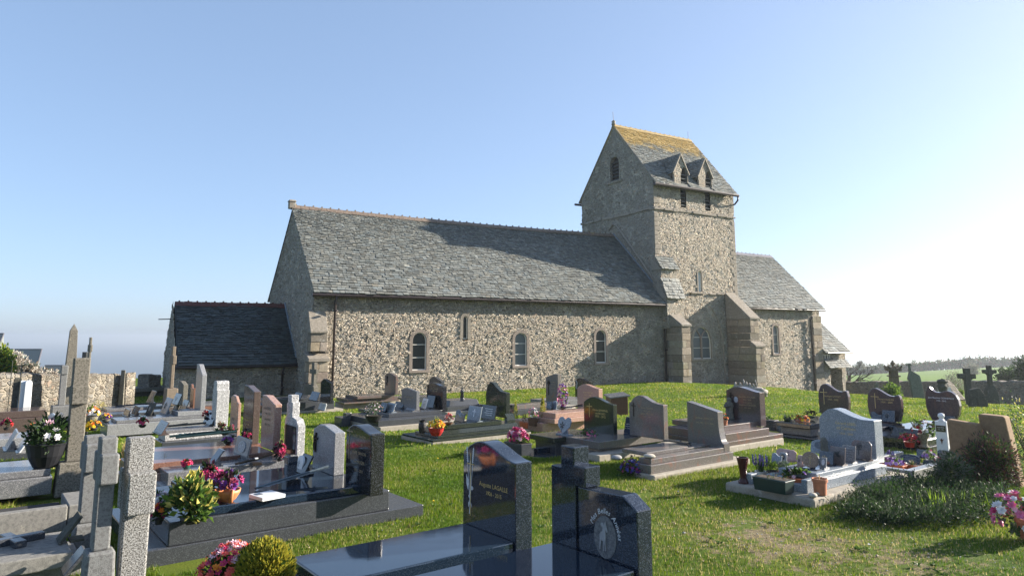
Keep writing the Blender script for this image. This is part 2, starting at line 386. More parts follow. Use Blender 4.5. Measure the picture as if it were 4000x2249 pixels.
n_s = Vector((0, -(NR - EAV), NW / 2)).normalized(); v_s = Vector((0, NW / 2, NR - EAV)).normalized(); HS = math.hypot(NW / 2 + .33, (NR - EAV) * (NW / 2 + .33) / (NW / 2))
b = MB(); k = (NR - EAV) / (NW / 2)
b.prism([(-.33, EAV - .33 * k), (NW / 2, NR - .12), (NW + .33, EAV - .33 * k), (NW + .33, EAV - .33 * k - .05), (NW / 2, NR - .08), (-.33, EAV - .33 * k - .05)][::-1], lambda p, q: (-.06, p, q), lambda p, q: (Xt - .003, p, q))
b.c = [(.7, .7, .7)] * len(b.v)
nroof = cpart(b, 'nave_roof', SL_N, col=True)
s_ = slates('slates', (-.1, -.35, EAV - .35 * k + .01), (1, 0, 0), Xt + .09, v_s, HS, n_s, SL_N, .165, .095, .235, .14, seed=3, parent=nroof, sag=.10, vary=.3)
ridge('ridge_tiles', -.1, Xt - .05, NW / 2, NR + .05, RIDGE, nroof, dz=.06, sag=.09)
b = MB(); b.box(-.22, .06, NW / 2 - .13, NW / 2 + .13, NR - .1, NR + .22); b.frus(-.26, .1, NW / 2 - .17, NW / 2 + .17, NR + .22, NR + .3, .06); b.build('gable_finial', ASH, nroof, bevel=.02)
gutter('gutter', -.15, Xt + .02, -.33, EAV - .37 * k - .07, nroof, .075)
pipe('downpipe', [(.80, -.33, 3.55), (.80, -.16, 3.3), (.80, -.14, -.3)]); pipe('downpipe', [(18.0, -.33, 3.55), (18.0, -.16, 3.3), (18.0, -.14, -.9)])
# stepped corner buttress at the west end
def ashlar_tone(rg): g = rg.uniform(.62, 1.25); return (g * rg.uniform(.98, 1.1), g, g * rg.uniform(.84, 1.0))
def blocks(mb, x0, x1, y0, y1, z0, z1, n, seed, j=.012):
    rg = random.Random(seed); zs = [z0 + (z1 - z0) * i / n for i in range(n + 1)]
    for i in range(n):
        a, c = zs[i] + .006, zs[i + 1] - .006; e = rg.uniform(-j, j); xm = x0 + (x1 - x0) * rg.uniform(.38, .62)
        if rg.random() < .45: mb.box(x0 - e, x1 + e, y0 + e, y1, a, c, 0, ashlar_tone(rg))
        else:
            ym_ = (y0 + y1) * .5 + rg.uniform(-.15, .15) * (y1 - y0); mb.box(x0 - e, xm - .005, y0 + e, ym_, a, c, 0, ashlar_tone(rg)); mb.box(xm + .005, x1 + e, y0 + rg.uniform(-j, j), ym_ - .05, a, c, 0, ashlar_tone(rg)); mb.box(x0 + e, x1 - e * .5, ym_ + .005, y1, a, c, 0, ashlar_tone(rg))
b = MB(); blocks(b, -.22, .52, -.50, .1, -.9, 1.05, 5, 2); b.prism([(-.52, 1.05), (-.56, 1.05), (-.56, 1.18), (.1, 1.42), (.1, 1.05)], lambda p, q: (-.26, p, q), lambda p, q: (.54, p, q))
blocks(b, -.16, .48, -.40, .1, 1.43, 2.12, 2, 5); b.prism([(-.46, 2.12), (-.46, 2.2), (.02, 3.02), (.1, 3.02), (.1, 2.12)], lambda p, q: (-.2, p, q), lambda p, q: (.48, p, q))
cpart(b, 'corner_buttress', ASHB, bevel=.018, col=True)

# --- tower
tower = MB()
slit = [(20.13, 20.55), (22.03, 22.45)]
holes_s = [lambda s, z, a=a, c=c: a - Xt < s < c - Xt and 9.06 < z for a, c in slit] + [in_arch(20.62 - Xt, 22.08 - Xt, .80, 2.55, .72, .05, True), in_arch(21.22 - Xt, 21.5 - Xt, 4.46, 5.58, .16, .04)]
TE, TR, TM = 10.5, 14.24, (Yt + Ytn) / 2
tw = wallgrid('tower', (Xt, Yt), (1, 0), Xe - Xt, -1.4, lambda s: TE - .08, W_T, holes_s, sp=.047)
wallgrid('west_face', (Xt, Ytn), (0, -1), Ytn - Yt, 3.2, gab(Yt, Ytn, TE, TR), W_T, [in_arch(Ytn - 4.18, Ytn - 3.36, 10.93, 12.36, .42, .03)], sp=.052, parent=tw)
wallgrid('east_face', (Xe, Yt), (0, 1), Ytn - Yt, -1.4, gab(Yt, Ytn, TE, TR), W_T, sp=.09, parent=tw)
b = MB(); b.add([(Xt, Ytn, -1), (Xe, Ytn, -1), (Xe, Ytn, TE), (Xt, Ytn, TE)], [(1, 0, 3, 2)]); b.build('north_face', W_B, tw)
# string course, uneven blocks
b = MB(); rg = random.Random(4)
x = Xt - .06
while x < Xe:
    w = rg.uniform(.3, .75); b.box(x, min(Xe + .06, x + w - .01), Yt - .09 + rg.uniform(-.03, .03), Yt, 8.76 + rg.uniform(-.03, .03), 8.88 + rg.uniform(-.02, .05)); x += w
y = Yt
while y < Ytn:
    w = rg.uniform(.3, .8); b.box(Xt - .09 + rg.uniform(-.03, .03), Xt + .01, y, min(Ytn + .05, y + w - .01), 8.76 + rg.uniform(-.03, .03), 8.9 + rg.uniform(-.02, .04)); y += w
b.build('string_course', ASH, tw, bevel=.015)
# quoins on the south-west and south-east corners
b = MB()
for i in range(30):
    z = 2.6 + i * .25
    if abs(z + .12 - 8.82) < .2: continue
    l1, l2 = ((.42, .24), (.24, .42))[i % 2]
    if z > 6.3: b.box(Xt - .03, Xt + l1, Yt - .035, Yt + l2, z + .006, z + .244)
    b.box(Xe - l1, Xe + .035, Yt - .03, Yt + l2, z + .006, z + .244)
b.build('quoins', ASH, tw, bevel=.02)
# roof with verge, two gabled dormers
kt = (TR - TE) / (TM - Yt); n_t = Vector((0, -kt, 1)).normalized(); v_t = Vector((0, 1, kt)).normalized(); HT = math.hypot(TM - Yt + .28, kt * (TM - Yt + .28))
b = MB(); b.prism([(Yt - .25, TE - .25 * kt), (TM, TR), (Ytn + .25, TE - .25 * kt), (Ytn + .25, TE - .25 * kt - .05), (TM, TR - .09), (Yt - .25, TE - .25 * kt - .05)][::-1], lambda p, q: (Xt - .04, p, q), lambda p, q: (Xe + .04, p, q))
b.c = [(.7, .7, .7)] * len(b.v); b2 = b
troof = b.build('tower_roof', SL_T, tw, col=True)
def tcut(u, v):
    X = Xt - .08 + u; z = TE - .28 * kt + v * v_t.z
    for a in (20.08, 21.97):
        if abs(X - a) < .5 * min(1, (12.0 - z) / .95) and z < 12.0: return True
    return False
slates('slates', (Xt - .08, Yt - .28, TE - .28 * kt + .02), (1, 0, 0), Xe - Xt + .16, v_t, HT, n_t, SL_T, .155, .10, .21, .15, cut=tcut, seed=9, parent=tw, vary=.26).parent = tw
b = MB()
for X0_ in (Xt - .02, Xe - .05):
    b.tube([(X0_, Yt - .25, TE - .25 * kt - .02), (X0_, TM, TR + .02), (X0_, Ytn + .25, TE - .25 * kt - .02)], .06, 6)
b.build('verge', ASH, tw)
o = ridge('ridge_tiles', Xt - .05, Xe + .05, TM, TR + .06, RIDGE, tw, nub=.05)
b = MB(); b.lathe([(.10, 0), (.14, .08), (.09, .16), (.13, .24), (.02, .34)], (Xt, TM, TR + .02), 10); b.build('finial', ASH, tw, smooth=True)
b = MB(); b.tube([(Xt, TM, TR + .3), (Xt - .04, TM, TR + .85)], .012, 5); b.tube([(Xe - .15, TM, TR + .05), (Xe - .15, TM, TR + .6)], .012, 5); b.build('lightning_rod', IRON, tw)
for i, a in enumerate((20.08, 21.97)):
    sc = slit[i]; sx = (sc[0] + sc[1]) / 2; yf = Yt - .14
    prof_o = [(a - .5, 10.3), (a + .5, 10.3), (a + .54, 11.0), (a, 11.98), (a - .54, 11.0)]
    inn = arch_pts(sx - .275, sx + .275, 10.2, 11.32, .55, True, 8)
    d = MB(); out_ = [(a - .5, 10.2), (a - .5, 10.75), (a - .52, 11.0), (a - .36, 11.29), (a - .2, 11.6), (a - .08, 11.84), (a, 11.98), (a + .1, 11.8), (a + .2, 11.6), (a + .36, 11.29), (a + .52, 11.0)]
    out_ = [(a - .5, 10.2)] + [(a - .52 + .13 * q * 1.0, 10.98 + .245 * q) for q in range(0, 4)] + [(a, 11.98)] + [(a + .52 - .13 * q, 10.98 + .245 * q) for q in range(3, -1, -1)] + [(a + .5, 10.6), (a + .5, 10.2)]
    ringm(d, inn, out_[:len(inn)] if len(out_) >= len(inn) else out_ + [out_[-1]] * (len(inn) - len(out_)), yf, yf + .13)
    dm = d.build('dormer', W_B, tw, bevel=.012)
    d = MB()
    for s in (-1, 1):
        d.add([(a + s * .48, yf + .25, 10.1), (a + s * .48, yf + 1.0, 10.95), (a + s * .48, yf + .25, 10.98)], [(0, 1, 2)] if s > 0 else [(2, 1, 0)])
    d.build('dormer_cheek', W_B, dm)
    for s in (-1, 1):
        ee, rr = Vector((a + s * .58, yf + .0, 10.92)), Vector((a, yf + .0, 12.02)); sl = (rr - ee); Hh = sl.length; vv = sl.normalized()
        uu = Vector((0, 1, 0)); nn = (uu.cross(vv) if s < 0 else vv.cross(uu)).normalized()
        if nn.z < 0: nn = -nn
        cutd = lambda u, v, ee=ee, vv=vv: (ee.z + vv.z * v) < (TE + ((yf + u) - Yt) * kt) - .02
        slates('dormer_slates', ee, uu, 1.75, vv, Hh, nn, SL_T, .13, .12, .2, .18, cut=cutd, seed=20 + i + s, parent=dm)
        d = MB(); d.tube([tuple(ee + Vector((s * .03, -.02, -.02))), (a, yf - .02, 12.03)], .05, 5); d.build('dormer_verge', ASH, dm)
    d = MB(); zc = 9.2
    while zc < 11.0:
        if abs(zc - 10.2) > .12: d.prism([(-.01, -.03), (.012, -.03), (.085, .035), (.065, .035)], lambda p, q: (sx - .19, (Yt if zc < 10.2 else yf + .02) + p, zc + q), lambda p, q: (sx + .19, (Yt if zc < 10.2 else yf + .02) + p, zc + q))
        zc += .21
    d.build('louvre', LOUV, tw); d = MB(); d.box(sx - .25, sx + .25, Yt + .09, Yt + .12, 9.0, 10.2); d.box(sx - .31, sx + .31, yf + .131, yf + .15, 10.15, 11.31); d.build('opening_shade', DARKW, tw)  # black panels behind the louvres stand in for the shade inside
gutter('gutter', Xt - .2, Xe + .1, Yt - .33, TE - .31 * kt - .05, tw, .085)
b = MB(); b.tube([(Xe + .06, Yt - .34, TE - .48), (Xe + .07, Yt - .3, TE - .68), (Xe + .03, Yt - .1, TE - .88), (Xe + .02, Yt + .1, TE - .92)], .05, 8); b.tube([(Xt - .3, Ytn + .32, TE - .4), (Xt + .2, Ytn + .32, TE - .4)], .07, 8); b.build('downpipe', GUT, tw, smooth=True)
# west belfry window with slate louvres
ym = 3.77; d = MB()
def yring(mb, inn, outr, x0, x1):
    for i in range(len(inn) - 1):
        a, b_, c, e = inn[i], inn[i + 1], outr[i + 1], outr[i]
        mb.add([(x, p[0], p[1]) for x in (x0, x1) for p in (a, b_, c, e)], [(0, 1, 2, 3), (7, 6, 5, 4), (0, 4, 5, 1), (1, 5, 6, 2), (2, 6, 7, 3), (3, 7, 4, 0)])
yring(d, arch_pts(3.36, 4.18, 10.93, 12.36, .42), arch_pts(3.24, 4.30, 10.93, 12.50, .52), Xt - .03, Xt + .2); d.box(Xt - .1, Xt + .2, 3.1, 4.5, 10.8, 10.925)
bw = d.build('belfry_window', W_B, tw, bevel=.01); d = MB()
for q in range(6):
    z = 11.05 + q * .205; d.prism([(0, 0), (.04, 0), (.24, .17), (.20, .17)], lambda p, r: (Xt + .05 + p * .6, 3.38, z + r * .8 - .08), lambda p, r: (Xt + .05 + p * .6, 4.16, z + r * .8 - .08))
d.build('louvre', plain('dark_louvre', (.055, .06, .06), .7), tw); d = MB(); d.box(Xt + .2, Xt + .24, 3.2, 4.4, 10.8, 12.6); d.build('opening_shade', DARKW, tw)  # black panel paints the unlit belfry interior behind the louvres
# flashing along the nave roof and hood stone over its ridge
b = MB(); b.tube([(Xt - .03, .0, EAV + .12), (Xt - .03, 3.95, NR + .16), (Xt - .03, 7.0, NR - 3.0)], .055, 5); b.build('roof_flashing', plain('lead', (.16, .19, .22), .5), tw)
b = MB(); b.tube([(Xt - .06, .45, EAV + .72), (Xt - .05, 3.6, NR + .55), (Xt - .05, 3.97, NR + .75), (Xt - .05, 4.4, NR + .45)], .07, 5); b.build('hood_mould', ASH, tw)
# slated set-offs and lower buttress at the south-west corner
b = MB(); b.prism([(.6, 2.4), (-.42, 2.4), (-.42, 4.0), (-.05, 4.95), (-.05, 5.5), (.35, 6.1), (.6, 6.1)][::-1], lambda p, q: (Xt - .2, p, q), lambda p, q: (Xt + .98, p, q))
sb = b.build('tower_buttress', W_B, tw)
for (y0, z0, y1, z1) in ((-.13, 5.52, .34, 6.17), (-.5, 3.98, -.06, 4.98)):
    vv = Vector((0, y1 - y0, z1 - z0)); Hh = vv.length; vv.normalize(); nn = Vector((0, -vv.z, vv.y))
    slates('slates', (Xt - .27, y0, z0), (1, 0, 0), 1.28, vv, Hh, nn, SL_C, .17, .15, .24, .2, seed=int(z0 * 10), parent=sb)
    b = MB(); b.prism([(y0 + .05, z0 - .03), (y1 + .3, z1 - .03), (y1 + .3, z0 - .06), (y0 + .05, z0 - .06)][::-1], lambda p, q: (Xt - .24, p, q), lambda p, q: (Xt + 1.0, p, q)); b.build('set_off', ASH, sb)
def buttress(x0, x1, tiers, seed, body=.5):
    """tiers: (y front, z bottom, z front top, z back top, y back)"""
    b = MB(); lab = None
    for i, (yf, zb, zf, zk, yb) in enumerate(tiers):
        blocks(b, x0, x1, yf, body, zb, zf, max(2, int((zf - zb) / .34)), seed + i, .016)
        b.prism([(yf - .06, zf), (yb, zf), (yb, zk), (yf - .06, zf + .1)], lambda p, q: (x0 - .05, p, q), lambda p, q: (x1 + .05, p, q))
    return b.build('buttress', ASHB, tw, bevel=.018, col=True)
buttress(18.14, 18.74, [(-1.2, -1.4, 2.5, 3.7, .5)], 31)
buttress(23.28, 23.98, [(-1.42, -1.6, 1.42, 1.75, -1.12), (-1.12, 1.43, 2.92, 4.45, .5)], 41)
w_ = window(20.66, 22.04, .80, 2.52, .72, Yt, .15, (1.38, 1.95), GLASS_P, True, True, ASH); w_.parent = tw; w_.location.z = 0
w_ = window(21.22, 21.5, 4.46, 5.6, .16, Yt, .07, (), PALE, stone=ASH, sill=False, frame=.02); w_.parent = tw; w_.location.z = 0
b = MB()
for x0, x1, z in ((20.6, 21.62, 4.36), (22.0, 22.5, 4.33), (22.6, 23.1, 4.36)): b.box(x0, x1, Yt - .12, Yt, z - .05, z + .03)
b.build('ledge', ASH, tw, bevel=.015)
b = MB(); b.tube([(22.22, Yt - .01, 3.55), (22.55, Yt - .01, 3.1), (22.8, Yt - .01, 2.55), (22.95, Yt - .01, 1.9), (23.02, Yt - .01, 1.2), (23.04, Yt - .01, -.6)], .06, 6); b.build('blocked_arch', ASH, tw)

# --- chancel
ce, cr, cy0, cy1 = 3.97, 7.30, .5, 7.3; Xc = 31.53; kc = (cr - ce) / ((cy1 - cy0) / 2); cm = (cy0 + cy1) / 2
cw = wallgrid('chancel_wall', (Xe, cy0), (1, 0), Xc - Xe, -1.8, lambda s: ce - .08, W_T, [in_arch(27.1 - Xe, 27.62 - Xe, 1.0, 2.66, .26, .05)], sp=.05)
wallgrid('chancel_gable', (Xc, cy0), (0, 1), cy1 - cy0, -1.8, gab(cy0, cy1, ce, cr), W_T, sp=.1)
window(27.1, 27.62, 1.0, 2.66, .26, cy0, .10, (1.56, 2.1), GLASS_P)
b = MB(); b.prism([(cy0 - .3, ce - .3 * kc), (cm, cr), (cy1 + .3, ce - .3 * kc), (cy1 + .3, ce - .3 * kc - .05), (cm, cr - .08), (cy0 - .3, ce - .3 * kc - .05)][::-1], lambda p, q: (Xe + .003, p, q), lambda p, q: (Xc + .1, p, q)); b.c = [(.7, .7, .7)] * len(b.v)
croof = cpart(b, 'chancel_roof', SL_C, col=True)
vv = Vector((0, 1, kc)).normalized(); slates('slates', (Xe, cy0 - .33, ce - .33 * kc + .02), (1, 0, 0), Xc - Xe + .16, vv, math.hypot(cm - cy0 + .33, kc * (cm - cy0 + .33)), Vector((0, -kc, 1)).normalized(), SL_C, .165, .10, .23, .15, seed=15, parent=croof)
ridge('ridge_tiles', Xe + .05, Xc + .1, cm, cr + .06, plain('blue_ridge_tile', (.13, .13, .16), .6), croof, nub=.06)
gutter('gutter', Xe, Xc + .2, cy0 - .31, ce - .33 * kc - .06, croof, .065)
pipe('downpipe', [(30.5, cy0 - .3, 3.2), (30.5, cy0 - .14, 3.0), (30.55, cy0 - .14, -1.5)])
b = MB(); blocks(b, 30.75, Xc + .06, cy0 - .1, cy0 + .6, -1.8, 3.25, 13, 77, .012); cpart(b, 'corner_buttress', ASHB, bevel=.015, col=True)
# --- vestry
vx = 33.9; vw = wallgrid('vestry', (Xc, .5), (1, 0), vx - Xc, -2.0, lambda s: 1.05, W_T, [lambda s, z: 32.3 - Xc < s < 33.45 - Xc and z < -.02, lambda s, z: 31.7 - Xc < s < 32.44 - Xc and .58 < z < .86], sp=.06)
b = MB(); b.add([(vx, .5, -2), (vx, 6, -2), (vx, 6, 1.05), (vx, 3.2, 3.6), (vx, .5, 1.05)], [(0, 1, 2, 3, 4)]); b.add([(32.3, .5, -2), (32.3, 1.5, -2), (32.3, 1.5, 0), (32.3, .5, 0)], [(0, 1, 2, 3)]); b.add([(33.45, .5, -2), (33.45, 1.5, -2), (33.45, 1.5, 0), (33.45, .5, 0)], [(3, 2, 1, 0)]); b.add([(32.3, 1.5, -2), (33.45, 1.5, -2), (33.45, 1.5, 0), (32.3, 1.5, 0)], [(0, 1, 2, 3)]); b.add([(32.3, .5, -.01), (33.45, .5, -.01), (33.45, 1.5, -.01), (32.3, 1.5, -.01)], [(0, 1, 2, 3)])
b.build('side_wall', W_B, vw)
b = MB(); b.box(31.72, 32.42, .6, .63, .58, .86); b.build('pane', GLASS, vw); b = MB(); b.box(31.7, 32.44, .52, .6, .56, .6); b.box(31.7, 32.44, .52, .6, .84, .88)
for x in (31.7, 31.95, 32.2, 32.4): b.box(x, x + .035, .53, .6, .6, .84)
b.build('window_frame', WHITE, vw)
b = MB(); b.prism([(.2, 1.0), (3.2, 3.75), (6.2, 1.0), (6.2, .95), (3.2, 3.66), (.2, .95)][::-1], lambda p, q: (Xc + .005, p, q), lambda p, q: (vx + .12, p, q)); b.c = [(.7, .7, .7)] * len(b.v); vr = b.build('vestry_roof', SL_C, vw, col=True)
vv = Vector((0, 3.0, 2.75)).normalized(); slates('slates', (Xc, .15, .97), (1, 0, 0), vx - Xc + .2, vv, 4.08, Vector((0, -2.75, 3.0)).normalized(), SL_C, .22, .16, .3, .22, seed=18, parent=vr)
gutter('gutter', Xc + .08, vx + .25, .13, .98, vr, .05)
vv = Vector((0, .42, .5)).normalized(); cs = slates('canopy', (31.66, .08, .1), (1, 0, 0), 2.2, vv, .64, Vector((0, -.5, .42)).normalized(), SL_C, .16, .14, .24, .2, seed=19, parent=vw)
b = MB(); b.box(32.25, 33.5, .42, .6, -.02, .1); b.box(32.5, 33.1, .4, .5, .56, .66); b.build('lintel', ASH, vw, bevel=.01)
# --- west annex
ax, ay0, ay1, ae, ar = -4.5, 2.3, 6.85, 1.18, 3.33; ka = (ar - ae) / ((ay1 - ay0) / 2); am = (ay0 + ay1) / 2
aw = wallgrid('annex', (ax, ay0), (1, 0), -ax + .02, -1.0, lambda s: ae - .06, W_T, sp=.055)
wallgrid('annex_gable', (ax, ay1), (0, -1), ay1 - ay0, -1.0, gab(ay0, ay1, ae, ar + .1), W_T, sp=.08, parent=aw)
b = MB(); b.prism([(ay0 - .28, ae - .28 * ka), (am, ar), (ay1 + .28, ae - .28 * ka), (ay1 + .28, ae - .28 * ka - .05), (am, ar - .08), (ay0 - .28, ae - .28 * ka - .05)][::-1], lambda p, q: (ax + .05, p, q), lambda p, q: (-.003, p, q)); b.c = [(.7, .7, .7)] * len(b.v)
aroof = b.build('annex_roof', SL_A, aw, col=True)
vv = Vector((0, 1, ka)).normalized(); slates('slates', (ax + .1, ay0 - .3, ae - .3 * ka + .02), (1, 0, 0), -ax - .12, vv, math.hypot(am - ay0 + .3, ka * (am - ay0 + .3)), Vector((0, -ka, 1)).normalized(), SL_A, .14, .11, .24, .18, seed=22, parent=aroof, vary=.35)
ridge('ridge_tiles', ax + .05, -.05, am, ar + .05, RIDGE_R, aroof, .33, .06)
gutter('gutter', ax - .05, .02, ay0 - .3, ae - .3 * ka - .06, aroof, .06)
pipe('downpipe', [(-.55, ay0 - .3, .75), (-.55, ay0 - .1, .55), (-.55, ay0 - .1, -.8)], aw, .04)
b = MB(); b.tube([(ax - .02, 4.5, 2.7), (ax - .5, 4.6, 2.68)], .02, 5); b.build('bracket', IRON, aw)
b = MB(); b.tube([(-.03, ay0 - .1, ae - .05), (-.03, am, ar + .12), (-.03, ay1, ae - .05)], .05, 5); b.build('roof_flashing', MATS['lead'], aw)
# ------------------------------------------------------------------ tombs
ROT_G = math.atan2(GX[1], GX[0])
BLK = granite('black_granite', (.012, .013, .016), (.10, .11, .13), (.005, .005, .006), .07, 150, .5, .4, wear=.1, spec=.7)
BLU = granite('blue_black_granite', (.011, .016, .028), (.085, .105, .135), (.004, .006, .010), .05, 170, .5, .5, wear=.08, spec=.8)
POL = granite('polished_sky_tint_slab', (.010, .020, .036), (.04, .06, .085), (.005, .008, .014), .05, 170, .4, .4, wear=.05, spec=.9)  # blue base colour stands in for the reflected sky
DGR = granite('dark_green_granite', (.020, .026, .022), (.10, .11, .09), (.008, .01, .009), .08, 150, .5, .4, wear=.1)
DKG = granite('dark_grey_granite', (.042, .046, .054), (.13, .14, .155), (.018, .02, .023), .2, 190, .45, .5)
MID = granite('mid_grey_granite', (.125, .128, .135), (.34, .34, .35), (.04, .042, .046), .22, 150, .6, .6)
LGT = granite('light_grey_granite', (.20, .205, .215), (.45, .45, .46), (.06, .06, .07), .24, 130, .5, .7)
BLG = granite('blue_grey_granite', (.17, .20, .235), (.44, .48, .52), (.06, .07, .09), .25, 140, .6, .6)
SPK = granite('speckled_granite_rough', (.30, .30, .30), (.66, .66, .66), (.045, .045, .05), .6, 75, .8, .9, bump=.3)
PNK = granite('pink_granite', (.34, .205, .16), (.50, .40, .34), (.10, .06, .055), .22, 110, .6, .8)
RED = granite('red_brown_granite', (.17, .085, .06), (.30, .18, .13), (.035, .02, .016), .16, 110, .6, .8)
BRN = granite('brown_granite', (.075, .055, .05), (.16, .13, .12), (.02, .016, .015), .10, 130, .5, .6)
MAU = granite('mauve_granite', (.105, .085, .08), (.22, .19, .18), (.035, .028, .028), .16, 130, .5, .6, (.17, .09, .075))
GRV = granite('veined_grey_granite', (.12, .11, .105), (.26, .25, .24), (.04, .038, .038), .16, 130, .5, .5, (.19, .11, .09))
PUR = granite('purple_granite', (.055, .042, .045), (.15, .12, .12), (.016, .012, .014), .10, 110, .5, .6, (.10, .06, .055))
CON = rough_stone('concrete', (.34, .31, .26), (.27, .245, .205), (.40, .38, .33), 14, .4, .6)
CONG = rough_stone('grey_concrete', (.22, .215, .20), (.15, .148, .14), (.32, .30, .26), 24, .5, .62)
LICH = rough_stone('lichen_granite', (.37, .37, .36), (.06, .056, .05), (.36, .24, .09), 85, 1.0, .66, fine=120, lo=.45, hi=.57)
OLDG = rough_stone('old_granite', (.20, .185, .155), (.095, .088, .072), (.34, .32, .25), 44, .8, .62, lo=.45, hi=.58)
GRYG = rough_stone('grey_cross_granite', (.19, .195, .195), (.13, .13, .128), (.34, .29, .18), 40, .6, .70, lo=.45, hi=.6)
DARKS = rough_stone('dark_lichen_stone', (.085, .085, .07), (.05, .05, .042), (.17, .17, .14), 18, .8, .6)
SAND = rough_stone('brown_sandstone', (.25, .165, .095), (.21, .135, .078), None, 20, .35)
WHM = granite('white_marble', (.62, .64, .66), (.75, .75, .75), (.45, .46, .48), .2, 60, .3, .2)
GOLD = plain('gold_lettering', (.55, .42, .17), .4, .3); DULL = plain('dull_gold_lettering', (.33, .25, .15), .5)
WLET = plain('white_lettering', (.62, .64, .68), .5); BLET = plain('dark_lettering', (.02, .02, .02), .5)
BRZ = plain('dark_bronze', (.035, .028, .022), .4, .6); BROWNB = plain('brown_bronze', (.10, .05, .03), .5, .3)
_fonts = {}
def text_mesh(body, size_w, mat, name='inscription', arc=None, height=None, raw=False):
    cu = bpy.data.curves.new('t', 'FONT'); cu.body = body; cu.align_x = 'CENTER'; cu.size = 1.0; cu.extrude = 0.0; cu.resolution_u = 2
    o = bpy.data.objects.new('t', cu); COL.objects.link(o); dg = bpy.context.evaluated_depsgraph_get(); me = bpy.data.meshes.new_from_object(o.evaluated_get(dg))
    bpy.data.objects.remove(o); bpy.data.curves.remove(cu)
    v = np.empty(len(me.vertices) * 3); me.vertices.foreach_get('co', v); v = v.reshape(-1, 3)
    fs = [tuple(p.vertices) for p in me.polygons]; bpy.data.meshes.remove(me)
    if not len(v): return v, fs
    if raw: return v - np.array([(v[:, 0].max() + v[:, 0].min()) / 2, 0, 0]), fs
    k = size_w / (v[:, 0].max() - v[:, 0].min()); kz = k if height is None else height / .7
    return v * [k, kz, 1], fs
class Tomb:
    """a grave monument: local x runs along the grave towards its headstone end, local y across it"""
    def __init__(s, name, label, cat, anchor, base=0.0, rz=0.0, group=None, dist=None):
        s.P = G(anchor, base) if dist is None else dist; s.z0 = s.P[2] - base
        s.rz = ROT_G + rz; c, sn = math.cos(s.rz), math.sin(s.rz); s.gx = np.array([c, sn, 0]); s.gy = np.array([-sn, c, 0])
        s.o = thing(name, (s.P[0], s.P[1], s.z0), s.rz, label, cat, group)
    def loc(s, W): d = W - np.array([s.P[0], s.P[1], s.z0]); return float(d @ s.gx), float(d @ s.gy), float(d[2])
    def world(s, x, y, z): return np.array([s.P[0], s.P[1], s.z0]) + s.gx * x + s.gy * y + UP * z
    def solve(s, N, yt=None, xr=None, xl=None, base=0.0):
        """near corner pixel N at height base -> (x0, y0, z0, dx, dy, dz)"""
        W = at_z(N, s.z0 + base); h = along_y(W, UP, yt) if yt is not None else 0
        T = W + UP * h
        dx = along_x(T, s.gx, xr) if xr is not None else 0; dy = along_x(W, s.gy, xl) if xl is not None else 0
        x, y, z = s.loc(W); return x, y, z, dx, dy, h
    def tier(s, name, mat, N, yt, xr=None, xl=None, base=0.0, dx=None, dy=None, h=None, bevel=.008, down=0.0, ins=0):
        x, y, z, a, b_, c = s.solve(N, yt, xr, xl, base); a = dx if dx is not None else a; b_ = dy if dy is not None else b_; c = h if h is not None else c
        m = MB()
        if ins: m.frus(x, x + a, y, y + b_, z - down, z + c, ins)
        else: m.box(x, x + a, y, y + b_, z - down, z + c)
        m.build(name, mat, s.o, bevel=bevel); s.last = (x, x + a, y, y + b_, z, z + c); return s.last
    def box(s, name, mat, x0, x1, y0, y1, z0, z1, bevel=.008, ins=0, label=None):
        m = MB(); (m.frus(x0, x1, y0, y1, z0, z1, ins) if ins else m.box(x0, x1, y0, y1, z0, z1)); o = m.build(name, mat, s.o, bevel=bevel, label=label); s.last = (x0, x1, y0, y1, z0, z1); return o
    def stele(s, mat, N=None, yt=None, xr=None, xl=None, base=0.0, prof=None, t=None, w=None, dims=None, bevel=.008, name='headstone'):
        """prof: (u from viewer's left 0 to right 1, v in units of the right-hand height) listed over the top from left to right"""
        x, y, z, a, b_, c = dims or s.solve(N, yt, xr, xl, base); a = t or a; b_ = w or b_
        s.st = (x, y, z, a, b_, c)
        pts = [(0, 0)] + list(prof or [(0, 1), (1, 1)]) + [(1, 0)]
        Q = [(y + b_ * (1 - u), z + c * v) for u, v in pts]
        m = MB(); m.prism(Q, lambda p, q: (x, p, q), lambda p, q: (x + a, p, q)); o = m.build(name, mat, s.o, bevel=bevel); s.head = o; return o
    def text(s, lines, mat, eps=.0025):
        """lines: (string, u centre, v baseline as a share of the headstone's right-hand height, width as a share of the headstone's width)"""
        x, y, z, a, b_, c = s.st; m = MB()
        for st, u, v, wd in lines:
            vv, fs = text_mesh(st, wd * b_, mat)
            if len(vv): m.add([(x - eps, y + b_ * (1 - u) - p[0], z + c * v + p[1]) for p in vv], fs)
        return m.build('inscription', mat, s.head)
    def cross(s, mat, u, v0, v1, arm, va, r=.008, name='cross_emblem', eps=.008, figure=False):
        x, y, z, a, b_, c = s.st; Y = y + b_ * (1 - u); m = MB()
        m.box(x - eps, x - .001, Y - r, Y + r, z + c * v0, z + c * v1); m.box(x - eps - .001, x - .001, Y - arm, Y + arm, z + c * va - r, z + c * va + r)
        if figure:
            zc = z + c * va; m.tube([(x - .02, Y, zc - .14), (x - .025, Y + .006, zc - .07), (x - .02, Y, zc - .01)], .016, 6); m.lathe([(.004, 0), (.013, .012), (.012, .026), (.003, .035)], (x - .025, Y, zc + .002), 8)
            for q in (-1, 1): m.tube([(x - .02, Y, zc - .015), (x - .016, Y + q * arm * .9, zc + .012)], .007, 5)
        return m.build(name, mat, s.head)
